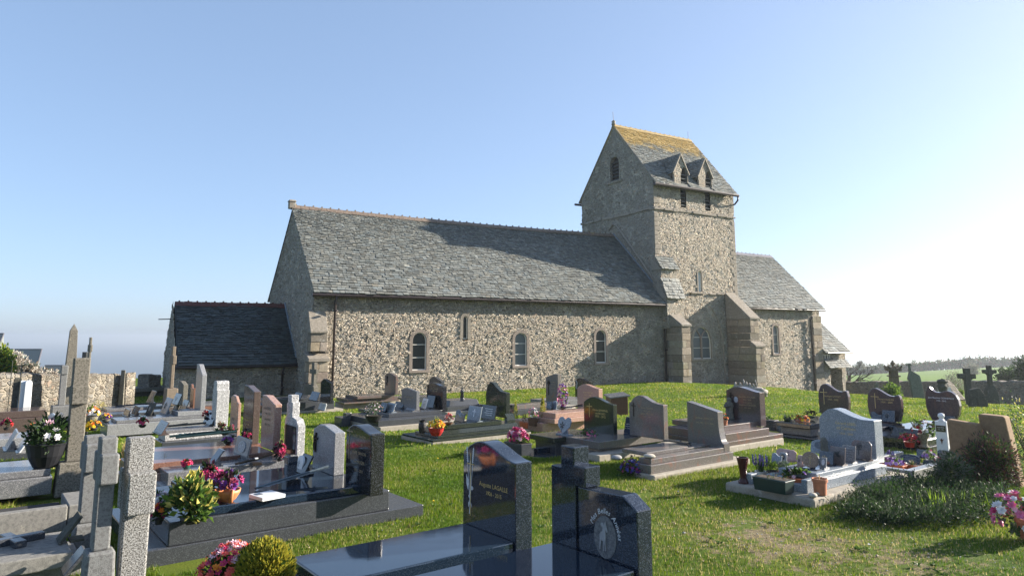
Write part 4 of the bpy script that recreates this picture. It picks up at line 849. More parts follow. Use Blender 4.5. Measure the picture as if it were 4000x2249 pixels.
# F small kerbed grave
t = Tomb('tomb', 'low white-kerbed grave filled with small pots and dark plaques, behind blue-grey tomb', 'tomb', px('h', 970, 1390), 0)
x, y, z, a, w_, h = t.solve(px('h', 970, 1390), px('h', 0, 1290)[1], px('h', 1385, 0)[0], px('h', 690, 0)[0], 0)
m = MB(); m.box(x, x + .13, y + .1301, y + w_ + .6, -.1, h); m.build('kerb_end', LGT, t.o, bevel=.01); m = MB(); m.box(x, x + 1.7, y, y + .13, -.1, h + .003); m.build('kerb', LGT, t.o, bevel=.01); m = MB(); m.box(x + .131, x + 1.7, y + w_ + .47, y + w_ + .6, -.1, h); m.build('kerb', LGT, t.o, bevel=.01)
m = MB(); m.box(x + .132, x + 1.68, y + .132, y + w_ + .468, -.1, h - .14); m.build('gravel_bed', rough_stone('grave_gravel', (.2, .17, .13), (.12, .10, .08), None, 40, 1), t.o); T_WK = t; WK = (x, y, h, w_)
# G the three apple-shaped steles with sun glare on two plinths and bases painted as white marble
def apple(label, N, ytop, xr, xl, lines, white, key, tilt=1):
    t = Tomb('tomb', label, 'tomb', px('h', *N), .0, group=None)
    hb = .42
    # broad rounded body: widest at mid-height, narrower foot
    x, y, z, a, w_, h = t.solve(px('h', *N), px('h', 0, ytop)[1], None, px('h', xl[1], 0)[0], hb)
    W = t.world(x, y, hb + h * .5); yl = along_x(W, t.gy, px('h', xl[0], 0)[0]); yr = along_x(W, t.gy, px('h', xr[0], 0)[0]); Wd = yl - yr
    mir = key == 'dip'
    P = [(.10, 0), (.03, .18), (-.0, .42), (.0, .62), (.03, .80), (.09, .93), (.17, 1.0), (.27, 1.02), (.40, .96), (.55, .86), (.68, .80), (.8, .80), (.90, .84), (.955, .82), (.99, .66), (1.0, .48), (.97, .25), (.90, 0)]
    if mir: P = [(.16, 0), (.06, .18), (.0, .42), (.0, .65), (.03, .84), (.10, 1.0), (.15, 1.0), (.20, .92), (.30, .85), (.44, .84), (.56, .88), (.68, .90), (.80, .87), (.90, .79), (.97, .66), (1.0, .48), (.95, .22), (.82, 0)]
    m = MB(); m.prism([(y + yl - u * Wd, z + h * v) for u, v in P], lambda p, q: (x, p, q), lambda p, q: (x + .13, p, q)); t.head = m.build('headstone', PUR, t.o, bevel=.02, seg=3)
    t.st = (x, y + yr, z, .13, Wd, h); t.text(lines, white)
    if not mir: t.cross(GOLD, .20 if key == 'a' else .24, .38, .86, .085, .75, .006, eps=.004)
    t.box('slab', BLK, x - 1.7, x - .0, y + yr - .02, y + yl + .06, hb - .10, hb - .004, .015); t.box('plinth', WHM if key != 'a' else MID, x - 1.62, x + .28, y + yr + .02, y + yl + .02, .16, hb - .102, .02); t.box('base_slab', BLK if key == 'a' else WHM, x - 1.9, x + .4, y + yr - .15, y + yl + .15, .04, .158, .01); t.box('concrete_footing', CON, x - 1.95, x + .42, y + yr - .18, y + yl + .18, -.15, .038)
    return t
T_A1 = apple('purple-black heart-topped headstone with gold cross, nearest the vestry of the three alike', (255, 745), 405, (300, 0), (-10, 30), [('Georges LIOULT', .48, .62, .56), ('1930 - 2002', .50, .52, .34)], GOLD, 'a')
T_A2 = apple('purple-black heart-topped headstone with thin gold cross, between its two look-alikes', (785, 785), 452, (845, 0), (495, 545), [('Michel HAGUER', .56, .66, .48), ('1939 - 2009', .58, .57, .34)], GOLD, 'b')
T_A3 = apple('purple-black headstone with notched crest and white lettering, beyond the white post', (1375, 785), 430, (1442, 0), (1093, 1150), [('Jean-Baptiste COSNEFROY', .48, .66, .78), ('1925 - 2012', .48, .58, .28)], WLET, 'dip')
# ------------------------------------------------------------------ left-hand rows of tombs, and old crosses
def row_tomb(label, mat, f, N, yt, xr, xl, base, prof, tiers, text=None, tmat=None, endx=None):
    t = Tomb('tomb', label, 'tomb', px(f, *N), base)
    t.stele(mat, px(f, *N), px(f, 0, yt)[1], px(f, xr, 0)[0], px(f, xl, 0)[0], base, prof, bevel=.007)
    x, y, z, a, w, h = t.st
    for nm, mt, z0, z1, x0, x1, m0, m1 in tiers:
        if endx: x0 = along_x(t.world(x, y - m0, z1), t.gx, endx + 40 * x0)
        t.box(nm, mt, x + x0, (x - .002 if x1 is None else x + a + x1), y - m0, y + w + m1, z0, z1, .01)
    if text: t.text(text, tmat)
    return t
T_S6 = row_tomb('rough speckled grey cross-shaped stele at the head of a mottled blue-grey slab', SPK, 'c', (1468, 1160), 800, 1562, 1332, .36,
    [(0, .95), (.06, 1.12), (.12, 1.15), (.12, 1.52), (.18, 1.55), (.18, 1.78), (.44, 1.78), (.44, 1.57), (.54, 1.57), (.54, 1.15), (.85, 1.1), (1, .92)],
    [('slab', MID, .20, .355, .0, None, -.02, .02), ('plinth', SPK, .02, .198, -.3, .1, .10, .1)], endx=655)
x, y, z, a, w, h = T_S6.st
o = T_S6.box('front_face', BLK, x - .012, x - .001, y + .05, y + w - .05, z + .03, z + h * .9, .002)
T_S5 = row_tomb('rust-red speckled stele with slanted polished top and dark lettering, on red tomb', PNK, 'c', (1222, 1080), 605, 1320, 1095, .42, [(0, 1.16), (.30, 1.16), (1, 1)],
    [('slab', RED, .30, .415, 0, None, .02, .9), ('plinth', PNK, .12, .298, -.2, .1, .08, .95), ('base_slab', PNK, 0, .118, -.4, .2, .2, 1.0)],
    [('Louis MARIE', .45, .86, .55), ('1904 - 1977', .5, .74, .4), ('Jeanne MARIE', .5, .62, .5), ('1909 - 1991', .5, .5, .4)], BLET, endx=560)
T_S5.head.data.materials[0] = PNK
T_S4 = row_tomb('tall brown polished stele with sky-blue slanted top, behind the red-speckled stele', BRN, 'c', (1006, 1012), 474, 1105, 906, .42, [(0, 1.10), (.3, 1.10), (1, 1)],
    [('foot_block', RED, .05, .418, -.1, .05, .04, .04)], [('Famille LEROUX', .45, .42, .4), ('1931 - 1999', .5, .34, .3)], GOLD)
T_S3 = row_tomb('small red granite stele with domed shoulder and oval emblem, between grey and brown stones', PNK, 'c', (853, 932), 592, 902, 776, .40, [(0, 1.14), (.25, 1.22), (.6, 1.2), (.85, 1.03), (1, 1)],
    [('foot_block', DKG, .0, .398, -.1, .05, .04, .04)], [('ANNE', .4, .45, .4), ('1936', .5, .3, .3)], BLET)
T_S2 = row_tomb('pale speckled stele with stepped shoulder, leaning back, on a light granite slab', SPK, 'c', (632, 832), 458, 782, 588, .42, [(0, 1.0), (.1, 1.0), (.1, 1.2), (.3, 1.25), (.75, 1.25), (.85, 1.18), (.85, 1.0), (1, 1.0)],
    [('slab', MID, .37, .42, 0, None, .03, .1), ('plinth', SPK, .24, .368, -.1, .1, .08, .15), ('base_slab', DKG, 0, .238, -.4, .2, .2, .2)], endx=648)
T_S1 = row_tomb('tallest pale grey stele with chamfered top, in front of the dark-roofed annex', LGT, 'c', (478, 662), 302, 549, 418, .46, [(0, 1.30), (.35, 1.30), (1, 1)],
    [('slab', MID, .29, .358, 0, .14, .12, .1), ('plinth', LGT, .03, .288, -.9, .2, .2, .2)], endx=455)
x, y, z, a, w, h = T_S1.st; T_S1.box('foot_block', LGT, x - .5, x + a + .1, y - .06, y + w + .06, .36, .458)
T_S0 = row_tomb('brownish plain stele with canted top, beside the wayside cross near the annex', OLDG, 'c', (291, 658), 402, 356, 243, .3, [(0, 1.12), (.4, 1.12), (1, 1)], [('slab', DKG, .18, .298, -2.2, None, .05, .05), ('plinth', DKG, -.05, .178, -2.3, .1, .1, .1)])
T_SR = row_tomb('dark red stele with a concave scooped top, between brownish and tall pale stones', RED, 'c', (402, 645), 440, 437, 369, .3, [(0, 1.2), (.12, 1.18), (.35, 1.02), (.7, .97), (1, 1.03)], [('slab', RED, .2, .298, -2.2, None, .05, .05), ('plinth', DKG, -.05, .198, -2.3, .1, .1, .1)])
# gravestone at the foot of the corner buttress, with a slim cross above
t = Tomb('tomb', 'weathered pale stele with dark lettering under a slim stone cross, at the corner buttress', 'tomb', px('c', 1640, 590), .0)
t.stele(OLDG, px('c', 1640, 560), px('c', 0, 425)[1], px('c', 1695, 0)[0], px('c', 1545, 0)[0], .1, [(0, 1.0), (.2, 1.12), (.5, 1.2), (.8, 1.12), (1, 1)])
t.text([('Marie DUBOST', .5, .82, .6), ('1871 - 1946', .5, .62, .5), ('Jean DUBOST', .5, .42, .55), ('1866 - 1951', .5, .22, .5)], BLET)
x, y, z, a, w, h = t.st; hc = along_y(t.world(x, y + w * .3, z), UP, px('c', 0, 172)[1]); m = MB()
m.box(x + .03, x + a - .03, y + w * .12, y + w * .38, z + h * .9, z + hc); m.build('cross_shaft', OLDG, t.o, bevel=.01); m = MB(); m.box(x + .04, x + a - .04, y - .06, y + w * .119, z + hc * .70, z + hc * .82); m.box(x + .04, x + a - .04, y + w * .381, y + w * .62, z + hc * .70, z + hc * .82); m.build('cross_arms', OLDG, t.o, bevel=.01)
# --- crosses that stand at the ends of slabs running out of the frame on the left
def cross(label, mat, f, N, base, yt, xr, arm, ped=None, dy=.16, armlen=.2, rz=0, down=.5, dist=None, fr=None):
    """N: near corner of the shaft foot; arm: (y bottom, y top) of the near arm end; ped: (half extra width, height)"""
    if dist is not None:
        W = at_d(px(f, *N), dist); base = W[2] - land(W[0], W[1]); t = Tomb('stone_cross', label, 'cross', None, base, rz, dist=W)
    else: t = Tomb('stone_cross', label, 'cross', px(f, *N), base, rz)
    x, y, z, a, b_, h = t.solve(px(f, *N), px(f, 0, yt)[1], px(f, xr, 0)[0], None, base)
    m = MB(); W = t.world(x, y - armlen, z); z1 = z + along_y(W, UP, px(f, 0, arm[0])[1]); z2 = z + along_y(W, UP, px(f, 0, arm[1])[1])
    e = .0; ya, yb = y - armlen, y + dy + armlen
    m.box(x, x + a, y, y + dy, z - (down if not ped else 0), z + h); m.build('shaft', mat, t.o, bevel=.014)
    m = MB(); m.box(x - .004, x + a + .004, ya, y - .001, z1, z2); m.build('arm', mat, t.o, bevel=.014); m = MB(); m.box(x - .004, x + a + .004, y + dy + .001, yb, z1, z2); m.build('arm', mat, t.o, bevel=.014)
    if ped:
        e, hp = ped; m = MB(); m.frus(x - e, x + a + e, y - e, y + dy + e, z - hp, z - .001, .02); m.build('pedestal', mat, t.o, bevel=.02)
    t.st = (x, y, z, a, dy, h); return t
cross('chunky lichen-speckled granite cross with orange stains, nearest at the left edge', LICH, 'b', (1222, 1440), .20, 35, 1605, (842, 402), None, .15, .13, down=.5)
t = cross('smooth grey concrete cross in front of the second grey cross, left of the lichen-speckled one', GRYG, 'b', (945, 1203), .42, 28, 1222, (522, 205), (.055, .60), .14, .10)
cross('grey cross half hidden behind the smooth concrete cross', GRYG, 'b', (808, 915), .24, 0.279 * 0 - 0 + 10, 1085, (390, 100), (.05, .5), .14, .11)
U4 = cross('tallest nearby weathered cross, a mottled brown-grey shaft on a stone block', OLDG, 'k', (925, 742), .42, -730, 1290, (-70, -330), (.10, .42), .15, .06)
U5 = cross('pale granite cross with short arms on a block, just left of the tall mottled shaft', GRYG, 'a', (598, 1010), .52, 596, 704, (690, 600), (.16, .5), .18, .03)
cross('far weathered cross with squared ends rising above the tall mottled shaft', OLDG, 'a', (868, 1000), 0, 308, 952, (458, 385), None, .15, .15, dist=18.0)
cross('brown granite wayside cross on a wide block in front of the annex gable', plain('brown_granite_cross', (.17, .135, .10), .8, bump=.4), 'a', (1748, 832), 0, 402, 1812, (585, 496), (.13, .5), .16, .14, dist=21.0)
for (N, yt, xr, am, d, lb) in (((100, 900), 545, 128, (640, 600), 17.0, 'thin dark iron-grey cross near the boundary wall, at the far left edge'), ((196, 870), 575, 236, (660, 630), 17.5, 'dark leaning stone shaft by the boundary wall, right of the thin cross')):
    cross(lb, DARKS, 'a', N, 0, yt, xr, am, None, .12, .08, dist=d)
W = at_d(px('a', 690, 1010), 20.5); W[2] = land(W[0], W[1]); o = thing('obelisk', W, 0, 'tall pale granite obelisk with chipped pointed tip, above the left-hand rows', 'obelisk')
zt = at_d(px('a', 735, 170), 20.5)[2] - W[2]; zb = at_d(px('a', 735, 705), 20.5)[2] - W[2]; m = MB(); m.frus(-.14, .14, -.14, .14, zb, zt - .2, .045); m.frus(-.095, .095, -.095, .095, zt - .199, zt, .09); m.build('shaft', OLDG, o, bevel=.01); m = MB(); m.frus(-.2, .2, -.2, .2, -.2, zb - .001, .03); m.build('pedestal', OLDG, o, bevel=.02)
o.rotation_euler.z = ROT_G
W = at_d(px('a', 833, 1000), 19); W[2] = land(W[0], W[1]); o = thing('iron_post', W, 0, 'short black iron post top showing above the tall mottled shaft', 'post'); m = MB(); m.tube([(0, 0, 0), (0, 0, at_d(px('a', 833, 458), 19)[2] - W[2])], .075, 8); m.build('post', BLK, o)
# small slim markers near the wall
for (xx, y0, y1, mt, lb) in ((165, 890, 742, DARKS, 'dark narrow gravestone slab by the wall, between the two dark crosses'), (285, 880, 770, WHM, 'small white grave post in front of the rubble wall'), (232, 850, 772, WHM, 'white grave post leaning beside dark leaning shaft')):
    W = at_d(px('a', xx, y0), 18); zz = land(W[0], W[1]); hh = at_d(px('a', xx, y1), 18)[2] - zz
    o = thing('grave_marker', (W[0], W[1], zz), ROT_G, lb, 'grave marker'); m = MB(); m.frus(-.09, .09, -.10, .10, -.05, hh, .015); m.frus(-.075, .075, -.085, .085, hh + .001, hh + .05, .03); m.build('marker_stone', mt, o, bevel=.01)
# --- slabs whose crosses are above
def slab_tomb(label, N, base, specs, f='b', dist=None):
    t = Tomb('tomb', label, 'tomb', px(f, *N), base)
    for nm, mt, x0, x1, y0, y1, z0, z1 in specs: t.box(nm, mt, x0, x1, y0, y1, z0, z1, .01)
    return t
def edge(t, f, p, z):   # y of a point on the near top edge
    return t.loc(at_z(px(f, *p), t.z0 + z))[1]
x4, y4, z4 = U4.st[0], U4.st[1], U4.st[2]
t = Tomb('tomb', 'light grey tomb with blue-shining slab running out of frame from the tall mottled cross', 'tomb', px('b', 560, 708), .0)
e1 = t.loc(at_z(px('b', 570, 415), t.z0 + .27)); 
t.box('slab', MID, e1[0] - 2.5, e1[0] - .05, e1[1] + .05, e1[1] + 1.0, .272, .36, .012); t.box('plinth', MID, e1[0] - 2.6, e1[0] - .03, e1[1], e1[1] + 1.05, .05, .27, .012); T_LC = t; LC = e1
t = Tomb('tomb', 'dark gravel-filled grave with mossy concrete kerb at the left edge', 'tomb', px('b', 690, 990), 0)
e2 = t.loc(at_z(px('b', 700, 725), t.z0 + .26)); t.box('kerb', CONG, e2[0] - 2.6, e2[0], e2[1], e2[1] + .12, -.1, .26, .012); t.box('kerb_end', CONG, e2[0] + .006, e2[0] + .2, e2[1] + .01, e2[1] + .75, -.1, .262, .012); t.box('gravel_bed', rough_stone('dark_gravel', (.05, .05, .05), (.02, .02, .02), (.2, .18, .15), 50, 1, .66), e2[0] - 2.6, e2[0], e2[1] + .125, e2[1] + .85, -.1, .15); T_LD = t; LD = e2
t = Tomb('tomb', 'plain concrete slab tomb lying in shade behind the smooth grey cross', 'tomb', px('b', 740, 1280), .14)
e3 = t.loc(at_z(px('b', 745, 1195), t.z0 + .22)); t.box('slab', CONG, e3[0] - 2.6, e3[0], e3[1], e3[1] + .8, .1, .22, .012); e4 = t.loc(at_z(px('b', 800, 1290), t.z0 + .10)); t.box('kerb', CONG, e3[0] - 2.8, e3[0] + .1, e4[1], e3[1] + .9, -.1, .098, .012); T_LE2 = t; LE2 = e3
# farther slabs at left
t = Tomb('tomb', 'dark brown polished tomb left of the pale granite cross, red flower on it', 'tomb', px('a', 470, 1260), .10)
e5 = t.loc(at_z(px('a', 475, 1050), t.z0 + .52)); t.box('slab', BRN, e5[0] - 3.2, e5[0], e5[1], e5[1] + 1.0, .36, .52, .012); t.box('plinth', BRN, e5[0] - 3.3, e5[0] + .1, e5[1] - .08, e5[1] + 1.1, .0, .358, .012); T_LB = t; LB = e5
t = Tomb('tomb', 'long low grey tomb strewn with small flat plaques near the boundary wall', 'tomb', px('a', 560, 1000), .1)
e6 = t.loc(at_z(px('a', 580, 960), t.z0 + .3)); t.box('slab', MID, e6[0] - 4.5, e6[0], e6[1], e6[1] + 1.1, .2, .3, .012); t.box('plinth', OLDG, e6[0] - 4.6, e6[0] + .1, e6[1] - .1, e6[1] + 1.2, -.1, .198, .012); T_LA = t; LA = e6
t = Tomb('tomb', 'second low grey tomb beyond the plaque-strewn one, against the wall', 'tomb', px('a', 560, 900), .1)
e7 = t.loc(at_z(px('a', 590, 900), t.z0 + .3)); t.box('slab', LGT, e7[0] - 5.5, e7[0], e7[1], e7[1] + 1.0, .2, .3, .012); t.box('plinth', DKG, e7[0] - 5.6, e7[0] + .1, e7[1] - .1, e7[1] + 1.1, -.1, .198, .012); T_L7 = t; L7 = e7
t = Tomb('tomb', 'pale grey tomb with slanted slab, white book plaques on it, at the left edge', 'tomb', px('a', 330, 1420), .2)
e8 = t.loc(at_z(px('a', 330, 1330), t.z0 + .34)); t.box('slab', LGT, e8[0] - 2.5, e8[0] + .3, e8[1], e8[1] + .9, .2, .34, .012); t.box('plinth', DKG, e8[0] - 2.6, e8[0] + .4, e8[1] - .1, e8[1] + 1.0, -.1, .198, .012); T_L8 = t; L8 = e8
t = Tomb('tomb', 'bright-topped grey tomb in front of the wayside cross, dark plaques leaning on it', 'tomb', px('a', 1080, 1100), .1)
e10 = t.loc(at_z(px('a', 1095, 1045), t.z0 + .32)); t.box('slab', MID, e10[0], e10[0] + 3.2, e10[1], e10[1] + .9, .24, .32, .012); t.box('plinth', RED, e10[0] - .1, e10[0] + 3.3, e10[1] - .08, e10[1] + 1.0, -.05, .238, .012); T_L10 = t; L10 = e10
t = Tomb('tomb', 'weathered long bench-like concrete tomb beside the rubble wall gap', 'tomb', px('a', 930, 930), .0)
e11 = t.loc(at_z(px('a', 935, 850), t.z0 + .38)); t.box('slab', OLDG, e11[0], e11[0] + 3.4, e11[1], e11[1] + 1.2, .22, .38, .02); t.box('plinth', DARKS, e11[0] + .1, e11[0] + 3.3, e11[1] + .1, e11[1] + 1.1, -.2, .218, .02)
# --- right-hand old monuments, facing the camera
RZ = math.pi / 2 - ROT_G - R(12)
def spot(f, x, yb, d): W = at_d(px(f, x, yb), d); return W
def old(name, label, cat, f, x, yb, d, rz=None, snap=True):
    W = spot(f, x, yb, d); zz = land(W[0], W[1]) if snap else W[2]
    o = thing(name, (W[0], W[1], zz), ROT_G + RZ if rz is None else rz, label, cat); k = d / 2700 * V[f][2] * 1.01; return o, k, (lambda yy: at_d(px(f, x, yy), d)[2] - zz)
# local +x = away, local y = to the left in the picture
def slabm(o, name, mat, w, z0, z1, t_=.18, dx=0, dyy=0, bevel=.02, top=None, lean=0):
    m = MB(); m.box(dx, dx + t_, dyy - w / 2, dyy + w / 2, z0, z1); r = m.build(name, mat, o, bevel=bevel); return r
def latin(label, x, yb, d, w, yt, xa, ya, ped, f='h', mat=None):
    o, k, Z = old('stone_cross', label, 'cross', f, x, yb, d); mat = mat or DARKS; zp = Z(ped[1]) if ped else -.2
    slabm(o, 'shaft', mat, w * k, zp, Z(yt), .2); za, zb = Z(ya[0]), Z(ya[1])
    for s in (-1, 1):
        L = ((x - xa[0]) if s > 0 else (xa[1] - x)) * k - w * k / 2; m = MB(); y0 = s * (w * k / 2 + .001); y1 = y0 + s * L; m.frus(.0, .2, min(y0, y1), max(y0, y1), za, zb, .0); m.build('arm', mat, o, bevel=.02)
    m = MB()
    for s in (-1, 1): m.prism([(s * w * k / 2, za - .07), (s * w * k / 2, za - .001), (s * (w * k / 2 + .07), za - .001)][::s], lambda p, q: (.03, p, q), lambda p, q: (.17, p, q))
    m.build('bracket', mat, o)
    if ped: m = MB(); m.frus(-.08, .3, -ped[0] * k / 2, ped[0] * k / 2, -.2, zp * .62, .03); m.frus(-.05, .27, -ped[0] * k * .46, ped[0] * k * .46, zp * .621, zp - .001, .09, 0, .12); m.build('pedestal', mat, o, bevel=.02)
    return o
latin('large dark stone cross with thick arms, left of the two tall crosses on the lawn', 1557, 610, 26, 52, 230, (1475, 1630), (338, 288), None)
latin('slimmer dark stone cross on a stepped block, right of the two tall crosses', 1786, 566, 28.5, 36, 203, (1728, 1845), (285, 247), (115, 400))
o, k, Z = old('gravestone', 'low dark gravestone with rough pointed right edge and raised cross', 'gravestone', 'h', 1655, 642, 24.5)
m = MB(); h = Z(432); wl = 175 * k; m.prism([(wl / 2, -.2), (wl / 2, h * .55), (wl * .40, h * .9), (0, h), (-wl * .1, h * .98), (-wl * .38, h * .5), (-wl / 2, -.2)], lambda p, q: (0, p, q), lambda p, q: (.2, p, q)); hd = m.build('headstone', DARKS, o, bevel=.03)
m = MB(); m.box(-.03, -.001, -.06, .06, .05, h * .85); m.box(-.028, -.001, .061, .26, h * .38, h * .58); m.box(-.028, -.001, -.26, -.061, h * .38, h * .58); m.build('raised_cross', DARKS, hd, bevel=.01)
o, k, Z = old('monument', 'tall square stone monument with crown-like cap and urn on top, before the field wall', 'monument', 'h', 795, 520, 34)
w = 82 * k; cap = Z(258); m = MB(); m.frus(-.0, w, -w / 2, w / 2, .1, cap, .03); m.build('shaft', rough_stone('brown_weathered_stone', (.16, .125, .085), (.10, .08, .058), (.2, .19, .14), 14, .6), o, bevel=.02)
BWS = MATS['brown_weathered_stone']; m = MB(); m.frus(-.1, w + .1, -w / 2 - .1, w / 2 + .1, -.2, .099, .02); m.build('plinth', BWS, o, bevel=.02)
m = MB(); m.box(-.05, w + .05, -w / 2 - .05, w / 2 + .05, cap - .28, cap - .22); m.frus(-.11, w + .11, -w / 2 - .11, w / 2 + .11, cap, cap + .14, .02)
m.build('cornice', BWS, o, bevel=.015)
m = MB()
for sx in (0, 1):
    for sy in (-1, 1): 
        cx, cy = (-.06 if sx == 0 else w + .06), sy * (w / 2 + .04); m.prism([(-.09, cap + .141), (.09, cap + .141), (sy * .08, cap + .27)], lambda p, q: (cx - .06, cy + p, q), lambda p, q: (cx + .06, cy + p, q))
m.prism([(-.09, cap + .141), (.09, cap + .141), (0, cap + .25)], lambda p, q: (-.1, p, q), lambda p, q: (-.02, p, q)); m.build('acroterion', BWS, o, bevel=.01)
uz = Z(150); m = MB(); m.lathe([(.10, cap + .141), (.04, cap + .2), (.05, cap + .26), (.11, uz - .17), (.095, uz - .10), (.05, uz - .08), (.055, uz - .04), (.01, uz)], (w / 2, 0, 0), 14); m.build('urn', BWS, o, smooth=True)
o, k, Z = old('gravestone', 'tilted grey-green old gravestone with gabled head and small cross on its peak', 'gravestone', 'h', 1025, 525, 32)
GG = rough_stone('green_grey_stone', (.16, .175, .14), (.10, .115, .09), (.22, .23, .19), 20, .5); h = Z(300); h2 = Z(248); wl = 105 * k
m = MB(); m.prism([(wl * .45, -.2), (wl * .62, h * .72), (wl * .78, h * .80), (wl * .72, h * .9), (wl * .50, h2), (-wl * .28, h * .98), (-wl * .34, h * .86), (-wl * .58, -.2)], lambda p, q: (0 + q * .06, p, q), lambda p, q: (.2 + q * .06, p, q)); m.build('headstone', GG, o, bevel=.03)
m = MB(); c0 = wl * .52; m.box(.1, .2, c0 - .04, c0 + .04, h2 - .03, Z(180)); m.box(.1, .2, c0 - .13, c0 + .13, Z(205), Z(195)); m.build('cross', GG, o)
o, k, Z = old('stone_finial', 'dark lichened stone finial with flared crown, seen just above the notched headstone', 'finial', 'h', 1278, 560, 22)
m = MB(); m.lathe([(.06, -.1), (.06, Z(485)), (.10, Z(470)), (.155, Z(415)), (.12, Z(390)), (.165, Z(362)), (.11, Z(345))], (0, 0, 0), 9); ob = m.build('crown', DARKS, o, bevel=.02)
for v in ob.data.vertices: v.co += Vector((random.gauss(0, .012), random.gauss(0, .012), random.gauss(0, .012)))
latin('small mossy cross against the field wall, left of the tall monument', 598, 455, 36, 16, 377, (580, 615), (415, 395), None, mat=GG)
# low lectern-like box on the lawn
o, k, Z = old('sloping_box', 'brown metal box with sloping grey lid standing alone on the lawn near the nave', 'box', 'f', 1370, 458, 21, rz=R(10))
m = MB(); k = 21 / 2700 * .38; L = 175 * k; m.prism([(-L / 2, -.05), (L / 2, -.05), (L / 2, Z(385)), (-L / 2, Z(405))], lambda p, q: (p, 0, q), lambda p, q: (p, .55, q * 1.0 + .0)); m.build('body', BROWNB, o, bevel=.01)
m = MB(); m.prism([(-L / 2 - .05, Z(410)), (L / 2 + .06, Z(388)), (L / 2 + .06, Z(375)), (-L / 2 - .05, Z(397))], lambda p, q: (p, -.05, q), lambda p, q: (p, .6, q + .05)); m.build('lid', MID, o, bevel=.005)
o, k, Z = old('paving_slab', 'flat pale concrete slab lying on the grass at the foot of the nave wall', 'slab', 'f', 450, 425, 22.5); m = MB(); m.box(0, 1.4, -1.3, 1.3, -.1, .06); m.build('slab', CON, o, bevel=.01); m = MB(); m.box(.3, 1.2, -.7, .2, .061, .1); m.build('small_slab', DKG, o, bevel=.01)
# ------------------------------------------------------------------ plants, pots, plaques
def leafmat(name, c, tr=.35, var=.4): return plain(name, c, .55, 0, .3, var, 30, trans=tr)
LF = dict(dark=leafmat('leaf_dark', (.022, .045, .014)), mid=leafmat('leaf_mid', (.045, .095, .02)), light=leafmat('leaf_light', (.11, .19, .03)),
          yel=leafmat('leaf_yellow', (.38, .33, .04)), gold=leafmat('leaf_golden_green', (.30, .29, .035)), grey=leafmat('leaf_grey', (.11, .14, .105)), purp=leafmat('leaf_purple', (.05, .018, .035)),
          dry=leafmat('leaf_dry', (.38, .27, .15)), brown=leafmat('leaf_brown', (.10, .06, .03)), lime=leafmat('leaf_lime', (.20, .30, .03)), cream=leafmat('leaf_cream', (.56, .50, .14)))
FL = dict(white=plain('petal_white', (.72, .70, .70), .6), pink=plain('petal_pink', (.62, .16, .30), .6), rose=plain('petal_rose', (.48, .03, .12), .6), red=plain('petal_red', (.40, .015, .02), .6), mag=plain('petal_magenta', (.36, .03, .15), .6),
          coral=plain('petal_coral', (.72, .12, .09), .6), orange=plain('petal_orange', (.78, .26, .03), .6), yellow=plain('petal_yellow', (.78, .55, .02), .6), lilac=plain('petal_lilac', (.38, .22, .55), .6), blue=plain('petal_blue', (.06, .07, .30), .6), purple=plain('petal_purple', (.14, .03, .22), .6), wine=plain('petal_wine', (.15, .012, .035), .6), palepink=plain('petal_pale_pink', (.75, .50, .55), .6))
PT = dict(terra=plain('terracotta', (.42, .16, .08), .75), orange=plain('orange_plastic', (.50, .12, .035), .5), green=plain('dark_green_plastic', (.01, .03, .028), .4), black=plain('black_plastic', (.012, .013, .016), .4), red=plain('red_plastic', (.33, .015, .018), .4), blue=plain('blue_plastic', (.035, .14, .32), .45), brown=plain('brown_clay', (.10, .05, .03), .6), grey=DKG, yellow=plain('yellow_plastic', (.70, .60, .03), .45), green2=plain('green_glazed_pot', (.015, .07, .045), .3), bluegrey=plain('bluegrey_plastic', (.09, .12, .15), .5), stone=OLDG, white=WHITE, swan=plain('orange_clay', (.50, .19, .08), .5), maroon=plain('maroon_glaze', (.055, .016, .014), .18))
def rdir(rg, zmin=-1.0):
    while True:
        v = Vector((rg.gauss(0, 1), rg.gauss(0, 1), rg.gauss(0, 1)))
        if v.length > 1e-3 and v.normalized().z >= zmin: return v.normalized()
def leaf(mb, p, d, L, w, m, rg, bend=.3):
    d = d.normalized(); s = d.cross(rdir(rg)); s = s.normalized() if s.length > 1e-3 else d.orthogonal(); n = s.cross(d)
    a = p; b_ = p + d * L * .5 + s * w * .5 + n * L * .08; c = p + d * L - n * L * bend * .4; e = p + d * L * .5 - s * w * .5 + n * L * .08
    mb.add([tuple(a), tuple(b_), tuple(c), tuple(e)], [(0, 1, 2, 3)], m)
def foliage(mb, c, r, n, L, rg, mats, shape='dome', up=.3, w=.5):
    """leaf faces through an ellipsoid, cone or column, gathered in clumps so that gaps stay"""
    c = Vector(c); cl = [rdir(rg, -.35 if shape != 'ball' else -1) for _ in range(max(5, n // 22))]
    for i in range(n):
        k = rg.choice(cl); u = (k + rdir(rg) * .33); rad = rg.uniform(.55, 1.02) if rg.random() < .8 else rg.uniform(.15, .6)
        if shape == 'cone':
            z = rg.random() ** 1.5; an = rg.uniform(0, 6.283); q = (1 - z) * (.75 + .25 * math.sin(an * 3 + z * 9)) * rad; p = c + Vector((r[0] * q * math.cos(an), r[1] * q * math.sin(an), r[2] * (2 * z - 1) * .98)); u = Vector((math.cos(an), math.sin(an), .8))
        else: p = c + Vector((u.x * r[0], u.y * r[1], u.z * r[2])) * rad
        d = (u * .8 + rdir(rg) * .7 + Vector((0, 0, up))); leaf(mb, p, d, L * rg.uniform(.7, 1.3), L * w * rg.uniform(.8, 1.2), rg.choice(mats), rg)
